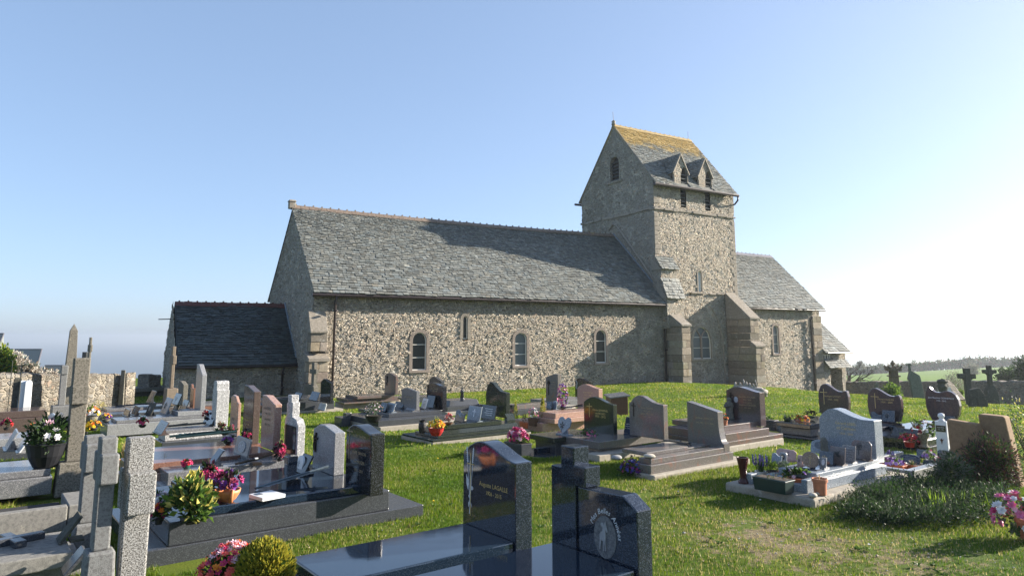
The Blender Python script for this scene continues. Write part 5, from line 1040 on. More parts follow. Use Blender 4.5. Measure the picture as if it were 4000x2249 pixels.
def bloom(mb, p, d, s, m, rg, n=6, cup=.35):
    d = d.normalized(); a = d.orthogonal().normalized(); b_ = d.cross(a); o = rg.uniform(0, 6.28)
    for ring, (sc, cu, nn) in enumerate(((1.0, cup, n), (.62, cup + .45, max(4, n - 1)))):
        for k in range(nn):
            t = o + ring * .4 + 6.283 * k / nn; r_ = a * math.cos(t) + b_ * math.sin(t); q = a * math.cos(t + 1.57) + b_ * math.sin(t + 1.57)
            mb.add([tuple(p), tuple(p + r_ * s * sc * .6 + q * s * sc * .38 + d * s * cu * .5), tuple(p + r_ * s * sc + d * s * cu), tuple(p + r_ * s * sc * .6 - q * s * sc * .38 + d * s * cu * .5)], [(0, 1, 2, 3)], m)
def blooms(mb, c, r, n, s, rg, mats, zmin=.0, side=None):
    c = Vector(c)
    for i in range(n):
        u = rdir(rg, zmin); p = c + Vector((u.x * r[0], u.y * r[1], u.z * r[2])) * rg.uniform(.92, 1.1); bloom(mb, p, u + Vector((0, 0, .3)) + rdir(rg) * .3, s * rg.uniform(.75, 1.2), rg.choice(mats), rg)
POTP = dict(pot=[(.36, 0), (.40, .06), (.47, .8), (.54, .81), (.54, 1.0), (.47, 1.0), (.45, .88)], bowl=[(.26, 0), (.30, .05), (.46, .5), (.52, .9), (.55, 1.0), (.48, 1.0), (.45, .85)], urn=[(.30, 0), (.32, .08), (.20, .16), (.30, .35), (.46, .55), (.42, .80), (.36, .9), (.44, 1.0), (.36, 1.0), (.33, .9)], vase=[(.42, 0), (.46, .05), (.30, .2), (.28, .3), (.33, .55), (.50, .95), (.52, 1.0), (.40, 1.0), (.36, .9)], jar=[(.33, 0), (.42, .06), (.50, .45), (.46, .72), (.34, .80), (.36, .92), (.44, 1.0), (.32, 1.0), (.30, .85)])
SOIL = plain('potting_soil', (.03, .02, .013), .95)
def where(f, xc, yb, T=None, z=0.0):
    p = px(f, xc, yb); W = at_z(p, T.z0 + z) if T is not None else G(p, z); k = (W[1] * cT + (W[2] - EYE) * sT) / FPX * V[f][2]; return W, k
GP = 'flower pots on the graves'; seedc = [100]
def potted(name, label, f, x0, x1, yt, yb, T=None, z=0.0, pot=('pot', 'terra', None, .4), leaves=(('mid',), 'dome', 160, .05, .5), flowers=None, cat='potted plant', rz=None, tube=None, group=GP, plantbox=None):
    """pot: (shape, material, pixel width, pot height as a share of the whole); the picture box is the plant's"""
    seedc[0] += 1; rg = random.Random(seedc[0]); W, k = where(f, (x0 + x1) / 2, yb, T, z); o = thing(name, W, ROT_G if rz is None else rz, label, cat, group)
    wd, ht = (x1 - x0) * k, (yb - yt) * k * 1.03; hp = 0.0
    if pot:
        sh, mt, pw, fr = pot; pw = (pw or (x1 - x0) * .7) * k; hp = ht * fr
        if sh == 'box':
            m = MB(); d = min(pw * .45, .24); e = .016
            m.frus(-d / 2, d / 2, -pw / 2, pw / 2, 0, hp * .9, -.012); m.box(-d / 2 - .02, d / 2 + .02, -pw / 2 - .02, pw / 2 + .02, hp * .901, hp); m.build('planter', PT[mt], o, bevel=.006)
            m = MB(); m.box(-d / 2 + .01, d / 2 - .01, -pw / 2 + .01, pw / 2 - .01, hp * .9, hp + .004); m.build('soil', SOIL, o)
        else:
            m = MB(); m.lathe([(r * pw, zz * hp) for r, zz in POTP[sh]], n=20); m.build('pot', PT[mt], o, smooth=False, bevel=.003); m = MB(); m.lathe([(.01, hp * .86), (pw * .40, hp * .9), (.01, hp * .93)], n=14); m.build('soil', SOIL, o)
    if leaves:
        lm, shape, n, L, w = leaves; hf = ht - hp * .92; m = MB(); mats = [LF[q] for q in lm]; fm = [FL[q] for q in (flowers[0] if flowers else ())]
        deep = plantbox or (wd * .42)
        if shape == 'grass':
            for i in range(n):
                an = rg.uniform(0, 6.283); sp = rg.random(); b0 = Vector((math.cos(an) * wd * .12 * sp, math.sin(an) * wd * .12 * sp, hp * .9)); tip = Vector((math.cos(an) * wd * .5 * sp, math.sin(an) * wd * .5 * sp, hp + hf * rg.uniform(.55, 1.0) * (1 - .35 * sp))); mid = b0.lerp(tip, .5) + Vector((0, 0, hf * .10)); s = Vector((-math.sin(an), math.cos(an), 0)) * L * .5
                m.add([tuple(b0 - s), tuple(b0 + s), tuple(mid + s * .8), tuple(mid - s * .8), tuple(tip)], [(0, 1, 2, 3), (3, 2, 4)], rg.randrange(len(mats)))
        elif shape == 'spires':
            for i in range(n):
                bx, by = rg.uniform(-.40, .40) * deep, rg.uniform(-.5, .5) * wd; hh = hp + hf * rg.uniform(.6, 1); m.tube([(bx * .5, by * .5, hp * .9), (bx, by, hh)], .003, 4)
        else: 
            cz = hp * .93 + hf * (.5 if shape in ('ball', 'cone', 'col') else .28); rzz = hf * (.5 if shape in ('ball', 'cone', 'col') else .70); foliage(m, (0, 0, cz), (max(deep, .05), wd * .5, rzz), n, L, rg, list(range(len(mats))), 'ball' if shape == 'col' else shape, w=w)
            if shape != 'cone' and hf > .12: m.tube([(0, 0, hp * .7), (.01, 0, cz)], .008, 5)
        m.build('foliage', mats, o)
        if flowers:
            m = MB(); fl, nf, sf, zmin = flowers
            if shape == 'spires':
                for i in range(nf):
                    bx, by = rg.uniform(-.40, .40) * deep, rg.uniform(-.5, .5) * wd; hh = hp + hf * rg.uniform(.65, 1)
                    for q in range(9): bloom(m, Vector((bx, by, hh - q * sf * .6)), rdir(rg, -.3), sf * (.5 + .07 * q), rg.randrange(len(fm)), rg, 4)
            else: blooms(m, (0, 0, hp * .95 + hf * (.5 if shape in ('ball', 'col') else .22)), (max(deep, .05), wd * .48, hf * (.5 if shape in ('ball', 'col') else .72)), nf, sf, rg, list(range(len(fm))), zmin)
            m.build('blossoms', fm, o)
    return o
GPL = 'memorial plaques set on the tombs'
def plaque(label, f, N, yt, xl, T, z, mat=BLK, shape='rect', lean=.22, rz=0, edge=None, motif=None, text=None, th=.022, foot=True, tmat=None, name='memorial_plaque'):
    """N: near lower corner on the surface at height z above the tomb's ground"""
    W = at_z(px(f, *N), T.z0 + z) if T is not None else G(px(f, *N), z); z0 = W[2]
    t = Tomb(name, label, 'plaque', None, 0, rz, group=GPL, dist=W)
    w = max(.05, along_x(W, t.gy, px(f, xl, 0)[0])); h = along_y(W, UP, px(f, 0, yt)[1]) * 1.02; w = min(w, .6)
    pr = dict(rect=[(0, 0), (w, 0), (w, h), (0, h)], clip=[(0, 0), (w, 0), (w, h * .82), (w * .86, h), (w * .14, h), (0, h * .82)],
              heart=[(w * .5, 0), (w * .96, h * .45), (w, h * .74), (w * .9, h * .95), (w * .72, h), (w * .5, h * .84), (w * .28, h), (w * .1, h * .95), (0, h * .74), (w * .04, h * .45)],
              arch=[(0, 0), (w, 0), (w, h * .6), (w * .93, h * .8), (w * .75, h * .96), (w * .5, h), (w * .25, h * .96), (w * .07, h * .8), (0, h * .6)],
              round=[(w * (.5 + .5 * math.sin(q)) , h * (.5 - .5 * math.cos(q))) for q in np.linspace(0, 2 * math.pi, 20, False)],
              wavy=[(0, 0), (w, 0), (w, h * .9), (w * .8, h), (w * .6, h * .93), (w * .4, h * .72), (w * .2, h * .66), (0, h * .74)])[shape]
    f0 = lambda p, q: (lean * q, p, q * (1 - lean * lean * .5) + (.02 if foot else 0)); f1 = lambda p, q: (lean * q + th, p, q * (1 - lean * lean * .5) + (.02 if foot else 0))
    m = MB(); m.prism(pr, f0, f1); pan = m.build('panel', mat, t.o, bevel=.003)
    if foot:
        m = MB(); m.box(-.03, .09 + lean * h * .4, w * .06, w * .94, 0, .018); m.prism([(.0, .018), (.07 + lean * h * .4, .018), (lean * h * .5 + th, h * .5)], lambda p, q: (p + th, w * .42, q), lambda p, q: (p + th, w * .58, q)); m.build('stand', mat if mat is not WHM else MID, t.o)
    F = lambda p, q, e=.003: (lean * q - e, p, q * (1 - lean * lean * .5) + (.02 if foot else 0))
    if motif:
        m = MB(); kind, mm = motif; rg = random.Random(len(label))
        if kind == 'tree':
            for q in range(46): 
                u, v = rg.gauss(.62, .12), rg.gauss(.66, .1); s = .03; m.add([F(w * u - s * w, h * v), F(w * u, h * v - s * h), F(w * u + s * w, h * v), F(w * u, h * v + s * h * 1.2)], [(0, 1, 2, 3)])
            m.add([F(w * .59, h * .2), F(w * .64, h * .2), F(w * .63, h * .65), F(w * .60, h * .65)], [(0, 1, 2, 3)])
        elif kind == 'bird': m.add([F(w * .5, h * .42), F(w * .64, h * .6), F(w * .8, h * .78), F(w * .56, h * .68), F(w * .3, h * .82), F(w * .42, h * .58), F(w * .26, h * .4)], [tuple(range(7))])
        elif kind == 'cross': m.add([F(w * .47, h * .25), F(w * .53, h * .25), F(w * .53, h * .8), F(w * .47, h * .8)], [(0, 1, 2, 3)]); m.add([F(w * .36, h * .6, .004), F(w * .64, h * .6, .004), F(w * .64, h * .66, .004), F(w * .36, h * .66, .004)], [(0, 1, 2, 3)])
        elif kind == 'flower':
            for q in range(5): m.add([F(w * .62, h * .5), F(w * (.62 + .18 * math.cos(q * 1.26)), h * (.5 + .2 * math.sin(q * 1.26))), F(w * (.62 + .18 * math.cos(q * 1.26 + .7)), h * (.5 + .2 * math.sin(q * 1.26 + .7)))], [(0, 1, 2)])
            m.add([F(w * .60, h * .1), F(w * .63, h * .1), F(w * .63, h * .5), F(w * .60, h * .5)], [(0, 1, 2, 3)])
        elif kind == 'lines':
            for q in range(4): m.add([F(w * .2, h * (.72 - .15 * q)), F(w * (.75 - .06 * (q % 2)), h * (.72 - .15 * q)), F(w * (.75 - .06 * (q % 2)), h * (.75 - .15 * q)), F(w * .2, h * (.75 - .15 * q))], [(0, 1, 2, 3)])
        elif kind == 'oval': m.prism([(w * (.5 + .26 * math.cos(q)), h * (.55 + .3 * math.sin(q))) for q in np.linspace(0, 6.283, 20, False)], lambda p, q: F(p, q, .008), lambda p, q: F(p, q, -.004))
        m.build('emblem', mm, pan)
    if text:
        m = MB()
        for st, u, v, wd in text:
            vv, fs = text_mesh(st, wd * w, None); m.add([F(w * (1 - u) - p[0], h * v + p[1], .004) for p in vv], fs)
        m.build('inscription', tmat or WLET, pan)
    return t
def pebble(label, f, x0, x1, yt, yb, T, z, mat=None):
    W, k = where(f, (x0 + x1) / 2, yb, T, z); o = bpy.data.objects.new('pebble', None); rg = random.Random(int(x0)); w = (x1 - x0) * k; h = (yb - yt) * k
    me = bpy.data.meshes.new('pebble'); bm = bmesh.new(); bmesh.ops.create_icosphere(bm, subdivisions=3, radius=1)
    for v in bm.verts: v.co = Vector((v.co.x * w * .42, v.co.y * w * .5, v.co.z * h * .5 + h * .5)) * (1 + .06 * noise.noise(v.co * 1.5))
    bm.to_mesh(me); bm.free(); me.polygons.foreach_set('use_smooth', [True] * len(me.polygons)); me.materials.append(mat or PEB); o = bpy.data.objects.new('pebble', me); COL.objects.link(o); o.location = Vector(W.tolist()); o.rotation_euler.z = rg.uniform(-.6, .6); return tag(o, label, 'pebble', 'beach pebbles laid on graves')
PEB = rough_stone('pebble_stone', (.46, .42, .36), (.36, .33, .28), None, 12, .15, fine=60); PEBG = rough_stone('grey_pebble_stone', (.30, .30, .30), (.22, .22, .22), None, 12, .15, fine=60)

# --- plaques and pots of the mid-field
zc = T_CL.st[2]
plaque('small dark plaque with a slanting image, leftmost on the tomb with the pale gabled stele', 'e', (800, 552), 462, 738, T_CL, zc, BLK, motif=('bird', BLG), lean=.35)
plaque('grey landscape plaque with white edge, next to the white-flowering shrub', 'e', (880, 557), 468, 800, T_CL, zc, BLG, motif=('lines', BLK), lean=.35)
plaque('low wide dark-blue open-book plaque in front of the pale gabled stele', 'e', (975, 515), 455, 885, T_CL, zc, BLK, motif=('lines', DULL), lean=.5)
plaque('tiny blue-grey plaque leaning at the foot of the pale gabled stele', 'e', (1080, 512), 465, 1022, T_CL, zc, BLG, motif=('flower', WLET), lean=.4)
plaque('flat pale plaque lying before the pale gabled stele', 'e', (1095, 545), 518, 1005, T_CL, zc, MID, lean=.9)
plaque('narrow plaque with a bright white edge beside the tall black stele', 'e', (1212, 522), 420, 1165, T_CL, zc, WHM, motif=('lines', BLET), lean=.3)
plaque('dark blue plaque propped against the tall black stele by the nave', 'e', (1290, 515), 392, 1212, T_CL, zc, BLU, motif=('flower', BLG), lean=.25)
potted('potted_shrub', 'white-flowering heather shrub in a dark pot on the grey tomb, mid-lawn', 'e', 580, 785, 462, 652, T_CL, .2, ('bowl', 'black', 170, .36), (('grey', 'mid', 'dark'), 'dome', 420, .045, .35), (('white', 'palepink'), 70, .016, .0))
potted('potted_flower', 'small dark-red flower pot left of the white heather shrub', 'e', 538, 605, 520, 580, None, 0, ('pot', 'black', 46, .35), (('dark', 'purp'), 'dome', 70, .03, .5), (('rose', 'wine'), 14, .025, 0))
o = thing('planter_box', where('e', 360, 690)[0], ROT_G, 'empty dark granite planter box behind the dark stele of the long double tomb', 'planter'); m = MB(); m.box(-.12, .12, -.22, .22, 0, .22); m.box(.0, .14, -.2, -.02, .221, .32); m.build('planter', DKG, o, bevel=.008)
zo = k_ov = T_OV.st[2]
o = potted('grave_vase', 'black polished vase standing at the end of the dark green tomb', 'e', 1143, 1220, 635, 765, T_OV, .16, ('jar', 'black', 80, 1.0), None, None, 'vase')
potted('potted_flower', 'red bowl of yellow pansies with a white-green grass tuft, on the dark green tomb', 'e', 1235, 1415, 640, 792, T_OV, .17, ('bowl', 'red', 155, .52), (('mid', 'light'), 'dome', 160, .04, .5), (('yellow', 'yellow', 'orange'), 75, .028, .0))
potted('grass_tuft', 'pale striped grass tuft rising above the yellow pansies', 'e', 1245, 1400, 570, 720, T_OV, .30, None, (('grey', 'cream', 'light'), 'grass', 70, .012, .5), None, 'plant')
potted('potted_flower', 'brown-red ceramic flower ornament on the dark green tomb', 'e', 1410, 1500, 570, 682, T_OV, zo, ('bowl', 'brown', 80, .25), (('purp', 'brown'), 'dome', 60, .035, .6), (('wine', 'palepink', 'coral'), 22, .032, 0), group=None)
plaque('blue-black plaque cut in the shape of a bird on the dark green tomb', 'e', (1605, 662), 548, 1512, T_OV, zo, BLU, 'wavy', motif=('bird', BLG))
plaque('pale blue-grey square plaque on the dark green tomb beside the book-like dark one', 'e', (1768, 655), 510, 1640, T_OV, zo, BLG, motif=('cross', WLET))
plaque('dark polished plaque with lines of text, closest to the oval-shouldered headstone', 'e', (1922, 640), 500, 1778, T_OV, zo, BLK, motif=('lines', WLET))
W = at_z(px('e', 1592, 437), T_ST.z0 + ST_Z); o = thing('statuette', W, ROT_G, 'slim black statuette of a robed figure on the flat grey tomb', 'statue'); kk = W[1] / 2700 * .38; hh = 137 * kk
m = MB(); m.lathe([(.07, 0), (.075, .02), (.055, .025), (.06, hh * .25), (.045, hh * .5), (.06, hh * .68), (.05, hh * .78), (.022, hh * .83), (.032, hh * .9), (.026, hh * .97), (.004, hh)], n=14); m.build('figure', BLK, o, smooth=True)
W = at_z(px('c', 1730, 672), T_BK.z0 + .08)
plaque('white three-cornered plaque with dark lines leaning on the kerb of the black gabled tomb', 'e', (178, 540), 470, 108, T_BK, .09, WHM, 'clip', motif=('lines', BLET), lean=.3)
plaque('dark book-shaped plaque before the black gabled headstone', 'e', (95, 440), 350, 15, T_BK, .45, BLU, motif=('lines', BLG), lean=.4)
plaque('low dark plaque left of the black gabled headstone', 'c', (1500, 565), 490, 1430, T_BK, .4, BLK, motif=('flower', DULL), lean=.4)
# pots around the pinkish-red tomb
potted('potted_conifer', 'small golden cone-shaped conifer in a blue-grey pot, left of the pot cluster', 'f', 256, 342, 455, 690, T_PK, .0, ('pot', 'bluegrey', 75, .24), (('yel', 'gold', 'light'), 'cone', 420, .035, .4))
potted('potted_flower', 'dark wine-leaved plant behind the small golden conifer', 'f', 236, 285, 520, 600, T_PK, .05, ('pot', 'brown', 40, .3), (('purp', 'brown'), 'dome', 80, .035, .5))
potted('planter', 'long orange planter with a sparse dark plant by the pinkish-red tomb', 'f', 340, 472, 570, 712, T_PK, .03, ('box', 'orange', 128, .42), (('dark', 'mid', 'brown'), 'dome', 170, .035, .4), None, 'planter')
potted('potted_flower', 'brown square pot with white and pink flowers behind the orange planter', 'f', 430, 535, 512, 690, T_PK, .12, ('box', 'brown', 100, .42), (('dark', 'grey'), 'dome', 150, .035, .5), (('white', 'pink', 'white'), 36, .026, 0))
potted('potted_conifer', 'taller golden conifer in a round dark-green pot, by the pinkish-red tomb', 'f', 512, 650, 410, 742, T_PK, -.02, ('bowl', 'green2', 135, .22), (('yel', 'gold', 'yel', 'light'), 'cone', 900, .04, .4))
potted('potted_flower', 'terracotta pot with purple-leaved plant right of the tall golden conifer', 'f', 630, 750, 555, 728, T_PK, .0, ('pot', 'terra', 76, .36), (('purp', 'mid', 'purp'), 'dome', 200, .035, .5), (('wine', 'mag'), 16, .02, 0))
plaque('heart-shaped blue plaque standing on the dark slab, in front of the pinkish-red tomb', 'f', (850, 795), 622, 718, T_LE, LE[5], BLG, 'heart', motif=('flower', BLET))
plaque('second heart-shaped plaque with white picture, at the foot of the dark green gold-cross headstone', 'f', (1105, 752), 618, 998, T_LE, LE[5], BLU, 'heart', motif=('oval', WLET))
potted('potted_flower', 'granite planter of pink and dark-red chrysanthemums at the end of the dark slab', 'f', 208, 440, 728, 985, None, 0, ('box', 'grey', 272, .46), (('mid', 'dark'), 'dome', 220, .05, .5), (('pink', 'rose', 'mag', 'rose', 'palepink'), 80, .040, .0))
potted('potted_azalea', 'azalea bush with red buds in a woven clay pot on the grey-brown slab', 'f', 932, 1170, 740, 962, T_TE, .02, ('pot', 'terra', 120, .45), (('mid', 'dark', 'light'), 'dome', 420, .035, .45), (('rose', 'pink'), 42, .018, .0))
potted('ivy_plant', 'pale variegated ivy trailing beside the azalea pot', 'f', 840, 985, 832, 885, T_TE, .18, None, (('cream', 'light'), 'dome', 60, .035, .7), None, 'plant')
potted('flower_spray', 'tall spray of lilac and pink artificial flowers in a vase by the grey tree headstone', 'f', 728, 838, 275, 540, T_PK, .38, ('vase', 'black', 50, .16), (('mid', 'dark'), 'col', 120, .045, .5), (('lilac', 'pink', 'lilac', 'palepink', 'purple'), 90, .035, -1), 'flowers')
plaque('small blue-black plaque near the lilac flower spray', 'f', (665, 530), 455, 612, T_PK, .32, BLU, motif=('bird', BLG)); plaque('rounded grey plaque right next to the lilac flower spray', 'f', (715, 530), 445, 668, T_PK, .32, BLG, 'arch')
W = at_z(px('f', 880, 520), T_PK.z0 + .42); o = thing('metal_branch', W, ROT_G, 'dark bronze palm branch lying on the pinkish-red slab', 'ornament'); m = MB(); m.tube([(-.35, .05, .03), (0, 0, .06), (.3, -.05, .10)], .016, 6)
for q in range(10): m.add([(-.3 + q * .06, .03, .05), (-.25 + q * .06, .11, .05), (-.2 + q * .06, .03, .08)], [(0, 1, 2)]); m.add([(-.3 + q * .06, .0, .05), (-.25 + q * .06, -.09, .05), (-.2 + q * .06, .0, .08)], [(0, 2, 1)])
m.build('branch', BRZ, o)
plaque('dark blue glass plaque with white lettering on two clear feet, before the grey-brown wavy headstone', 'g', (258, 798), 630, 95, T_TE, TE_Z, plain('navy_plaque', (.012, .03, .07), .12), text=[('Anick TESSON', .5, .70, .40), ('que l\'amour de sa vie reconnut', .5, .55, .8), ('à la Lumière de la Vie Éternelle', .5, .42, .86), ('le 13.12.2005 à l\'âge de 56 ans', .5, .29, .84)], lean=.25)
k1_, k2_, k3_ = LV
pebble('large white pebble on the corner of the slant-topped grey tomb', 'g', 292, 432, 978, 1022, T_LV, k2_[5], PEB); pebble('large grey pebble on the kerb block left of the slant-topped grey tomb', 'f', 1270, 1408, 990, 1042, T_LV, .36 * 0 + k1_[5], PEBG)
potted('potted_pansies', 'low clump of dark blue and purple pansies at the corner of the slant-topped grey tomb', 'g', 48, 325, 1040, 1190, None, 0, None, (('dark', 'purp', 'brown', 'mid'), 'dome', 420, .04, .5), (('blue', 'purple', 'mag', 'blue'), 80, .024, .0), 'plant', group=None)
o = potted('planter', 'bright yellow planter with a withered brown plant beside the slant-topped headstone', 'g', 630, 735, 668, 838, None, .04, ('box', 'yellow', 95, .26), (('brown', 'dry', 'grey', 'purp'), 'dome', 170, .04, .4), (('white', 'lilac'), 12, .025, 0), 'planter')
o = thing('planter_box', where('g', 640, 830)[0], ROT_G, 'brown stone planter box behind the yellow planter', 'planter'); m = MB(); m.box(-.2, .35, -.3, .35, 0, .18); m.build('planter', RED, o, bevel=.01)
plaque('flat dark plaque lying on the slab of the slant-topped grey tomb', 'g', (760, 880), 840, 500, T_LV, k3_[5] - .02, DKG, lean=1.4)
W = at_z(px('g', 1185, 622), T_MP.z0 + MP_Z); o = thing('statue', W, ROT_G, 'weathered dark statue of a standing robed woman before the headstone with the round portrait', 'statue'); kk = (W[1]) / 2700 * .38; hh = 215 * kk
STT = rough_stone('statue_stone', (.15, .145, .12), (.08, .08, .07), None, 30, .4); m = MB(); m.lathe([(.10, 0), (.11, .03), (.085, .04), (.09, hh * .2), (.075, hh * .45), (.095, hh * .62), (.085, hh * .74), (.04, hh * .80), (.058, hh * .87), (.05, hh * .95), (.01, hh)], n=16, sx=.8); m.tube([(-.05, .07, hh * .64), (-.11, .02, hh * .58), (-.12, 0, hh * .66)], .022, 6); m.tube([(-.05, -.07, hh * .64), (-.11, -.02, hh * .58), (-.12, 0, hh * .66)], .022, 6); m.build('figure', STT, o, smooth=True); m = MB(); m.lathe([(.14, -.05), (.14, -.001)], n=10); m.build('base', STT, o)
potted('potted_flower', 'small terracotta pot of white and red flowers beside the dark statue', 'g', 1105, 1170, 572, 685, T_MP, MP_Z, ('pot', 'terra', 55, .45), (('dark',), 'dome', 60, .03, .5), (('white', 'red', 'orange'), 22, .022, 0))
# driftwood
W, k = where('g', 1395, 400); W = at_d(px('g', 1395, 420), W[1] + .5); W[2] = land(W[0], W[1]); o = thing('driftwood', W, 0, 'bleached driftwood stump with upright knobs behind the headstone with the round portrait', 'driftwood'); DW = rough_stone('bleached_driftwood', (.36, .33, .30), (.20, .18, .16), None, 14, .6); kk = W[1] / 2700 * .38
Zd = lambda yy: at_d(px('g', 1395, yy), W[1])[2] - W[2]; m = MB()
Xd = lambda xx: (xx - 1395) * kk
pts = [(1560, 360), (1500, 325), (1430, 320), (1350, 300), (1250, 300)]
m.tube([(Xd(a), 0, Zd(b_)) for a, b_ in pts], .14, 8, r1=.10)
for (xa, ya, xb, yb_, r) in ((1245, 300, 1255, 240, .07), (1300, 300, 1300, 245, .075), (1340, 300, 1335, 212, .06), (1360, 300, 1365, 235, .07), (1400, 310, 1395, 250, .09), (1445, 320, 1430, 255, .06), (1470, 330, 1455, 215, .04), (1540, 350, 1550, 300, .05)): m.tube([(Xd(xa), .03, Zd(ya)), (Xd((xa + xb) / 2), -.04, Zd((ya + yb_) / 2)), (Xd(xb), .0, Zd(yb_))], r, 7, r1=r * .35)
m.tube([(Xd(1550), 0, Zd(345)), (Xd(1555), 0, Zd(400)), (Xd(1540), 0, -.1)], .06, 7); m.tube([(Xd(1300), 0, Zd(300)), (Xd(1290), 0, -.1)], .1, 7)
ob = m.build('stump', DW, o, smooth=True)
potted('flowering_plant', 'white-flowering plant growing at the right foot of the brown stepped tomb', 'g', 1545, 1640, 600, 715, None, 0, None, (('light', 'mid'), 'dome', 160, .06, .6), (('white', 'palepink'), 22, .03, 0), 'plant', group=None)
za1 = .06
o = thing('planter_box', where('g', 1765, 755, T_A1, .1)[0], ROT_G, 'row of dark granite planter blocks in front of the leftmost heart-topped headstone', 'planter'); m = MB()
for q in range(3): m.frus(-.14, .14, -.52 + q * .36, -.2 + q * .36, 0, .24, .03)
m.build('planter', BLK, o, bevel=.012)
potted('potted_succulent', 'grey-green succulent in the dark granite planter blocks', 'g', 1685, 1795, 590, 690, T_A1, .3, ('pot', 'black', 70, .3), (('grey', 'light', 'grey'), 'dome', 150, .05, .6))
potted('potted_plant', 'orange pot with reddish dry heather beside the succulent', 'g', 1795, 1875, 585, 680, T_A1, .3, ('pot', 'orange', 72, .5), (('brown', 'dry', 'purp'), 'dome', 110, .04, .3))
potted('potted_flower', 'terracotta bowl of yellow and red primroses at the leftmost heart-topped headstone', 'g', 1875, 2005, 590, 730, T_A1, .24, ('bowl', 'terra', 128, .62), (('mid', 'light'), 'dome', 90, .04, .6), (('yellow', 'orange', 'yellow', 'red'), 30, .035, 0))
potted('potted_flower', 'green dish with dark purple rosette plant behind the primroses', 'g', 1975, 2065, 545, 612, T_A1, .44, ('bowl', 'green2', 80, .3), (('purp', 'mid', 'rose' if 'rose' in LF else 'purp'), 'dome', 90, .05, .6))
zA = T_A1.st[2]
plaque('wide rounded blue-black plaque under the leftmost heart-topped headstone', 'h', (250, 680), 596, 78, T_A1, zA, BLU, 'arch', motif=('lines', WLET)); plaque('small dark plaque at the left foot of the leftmost heart-topped headstone', 'h', (72, 690), 618, 0, T_A1, zA, BLU, 'arch', motif=('flower', BLG))
zA = T_A2.st[2]
plaque('low wave-topped blue plaque at the left foot of the second heart-topped headstone', 'h', (640, 782), 690, 532, T_A2, zA, BLU, 'wavy'); plaque('square dark-blue plaque with a figure at the foot of the second heart-topped headstone', 'h', (775, 795), 678, 645, T_A2, zA, BLU, motif=('flower', BLET))
plaque('low dark plaque at the foot of the notched headstone', 'h', (1395, 800), 735, 1290, T_A3, T_A3.st[2], BLK, motif=('lines', BLG))
W = T_A3
t = Tomb('tomb', 'low black tomb with sloped front, behind the white marker post and red flowers', 'tomb', px('j', 1790, 345), 0)
q0 = t.tier('base_slab', BLK, px('j', 1790, 345), px('j', 0, 312)[1], px('j', 1990, 0)[0], px('j', 1385, 0)[0], 0, down=.1); q1 = t.tier('plinth', BLK, px('j', 1760, 312), px('j', 0, 260)[1], px('j', 1985, 0)[0], px('j', 1385, 0)[0], q0[5]); t.box('slab', BLK, q1[0] + .15, q1[1] + .3, q1[2] + .1, q1[3] - .1, q1[5], q1[5] + .16, ins=.05); T_BW = t; BWz = q0[5]
potted('potted_flower', 'red pot of small red chrysanthemums in front of the low black tomb', 'j', 1545, 1690, 205, 312, T_BW, BWz, ('pot', 'red', 85, .42), (('mid', 'dark'), 'dome', 160, .035, .5), (('red', 'rose', 'coral'), 90, .022, .0))
potted('flower_vase', 'grey flared stone vase with red and white flowers behind the red chrysanthemum pot', 'j', 1655, 1825, 100, 315, T_BW, BWz + .0, ('vase', 'stone', 92, .50), (('mid', 'light', 'dark'), 'dome', 220, .06, .55), (('white', 'red', 'wine', 'white'), 34, .036, .0), 'vase')
# --- blue-grey tomb: plaques and pots
zb_ = BG_Z; zg = BG_C
plaque('big arch-shaped blue-grey plaque at the left foot of the blue-grey headstone', 'j', (925, 372), 272, 785, T_BG, zb_, BLG, 'arch', motif=('oval', BLU))
plaque('wide dark plaque with small letters leaning on the blue-grey headstone', 'j', (1072, 332), 222, 850, T_BG, zb_, BLU, motif=('lines', BLG), lean=.12)
plaque('clipped-corner mauve plaque with an engraved tree, rightmost on the blue-grey tomb', 'j', (1292, 435), 282, 1125, T_BG, zb_, MAU, 'clip', motif=('tree', BLET))
plaque('grey landscape plaque with pale edge, between tree plaque and bird plaque', 'j', (1158, 450), 322, 1045, T_BG, zb_, MID, motif=('lines', BLET))
plaque('mauve plaque with a flying bird, left of the grey landscape plaque', 'j', (1072, 472), 335, 945, T_BG, zb_, MAU, motif=('bird', BLET))
plaque('blue plaque with a flower stem behind the rounded cross plaque', 'j', (975, 475), 372, 855, T_BG, zb_, BLU, motif=('flower', DULL))
plaque('small pale plaque with oval picture right of the rounded cross plaque', 'j', (915, 500), 420, 868, T_BG, zb_, LGT, motif=('oval', WLET))
plaque('rounded blue-black plaque with a cross on the front edge of the blue-grey slab', 'j', (858, 512), 376, 712, T_BG, zb_, BLU, 'round', motif=('cross', DULL), lean=.12)
plaque('terracotta-coloured small plaque behind the rounded cross plaque', 'j', (715, 480), 398, 672, T_BG, zb_, PNK, motif=('flower', BLET))
plaque('pale clipped plaque with dark oval portrait, among the pots of the blue-grey tomb', 'j', (582, 452), 375, 520, T_BG, zb_, LGT, 'clip', motif=('oval', BLK))
plaque('left pale wave-topped plaque with a lamp motif behind the muscari', 'j', (540, 460), 382, 458, T_BG, zb_, BLG, 'wavy'); plaque('pink marble plaque with clipped corners behind the portrait plaque', 'j', (660, 440), 356, 495, T_BG, zb_, plain('pink_marble_plaque', (.36, .24, .22), .3), 'clip', motif=('bird', MAU))
W = at_z(px('j', 905, 372), T_BG.z0 + zb_); o = thing('statuette', W, ROT_G, 'brownish statuette of a veiled figure beside the arch-shaped plaque', 'statue'); kk = W[1] / 2700 * .4658; hh = 135 * kk
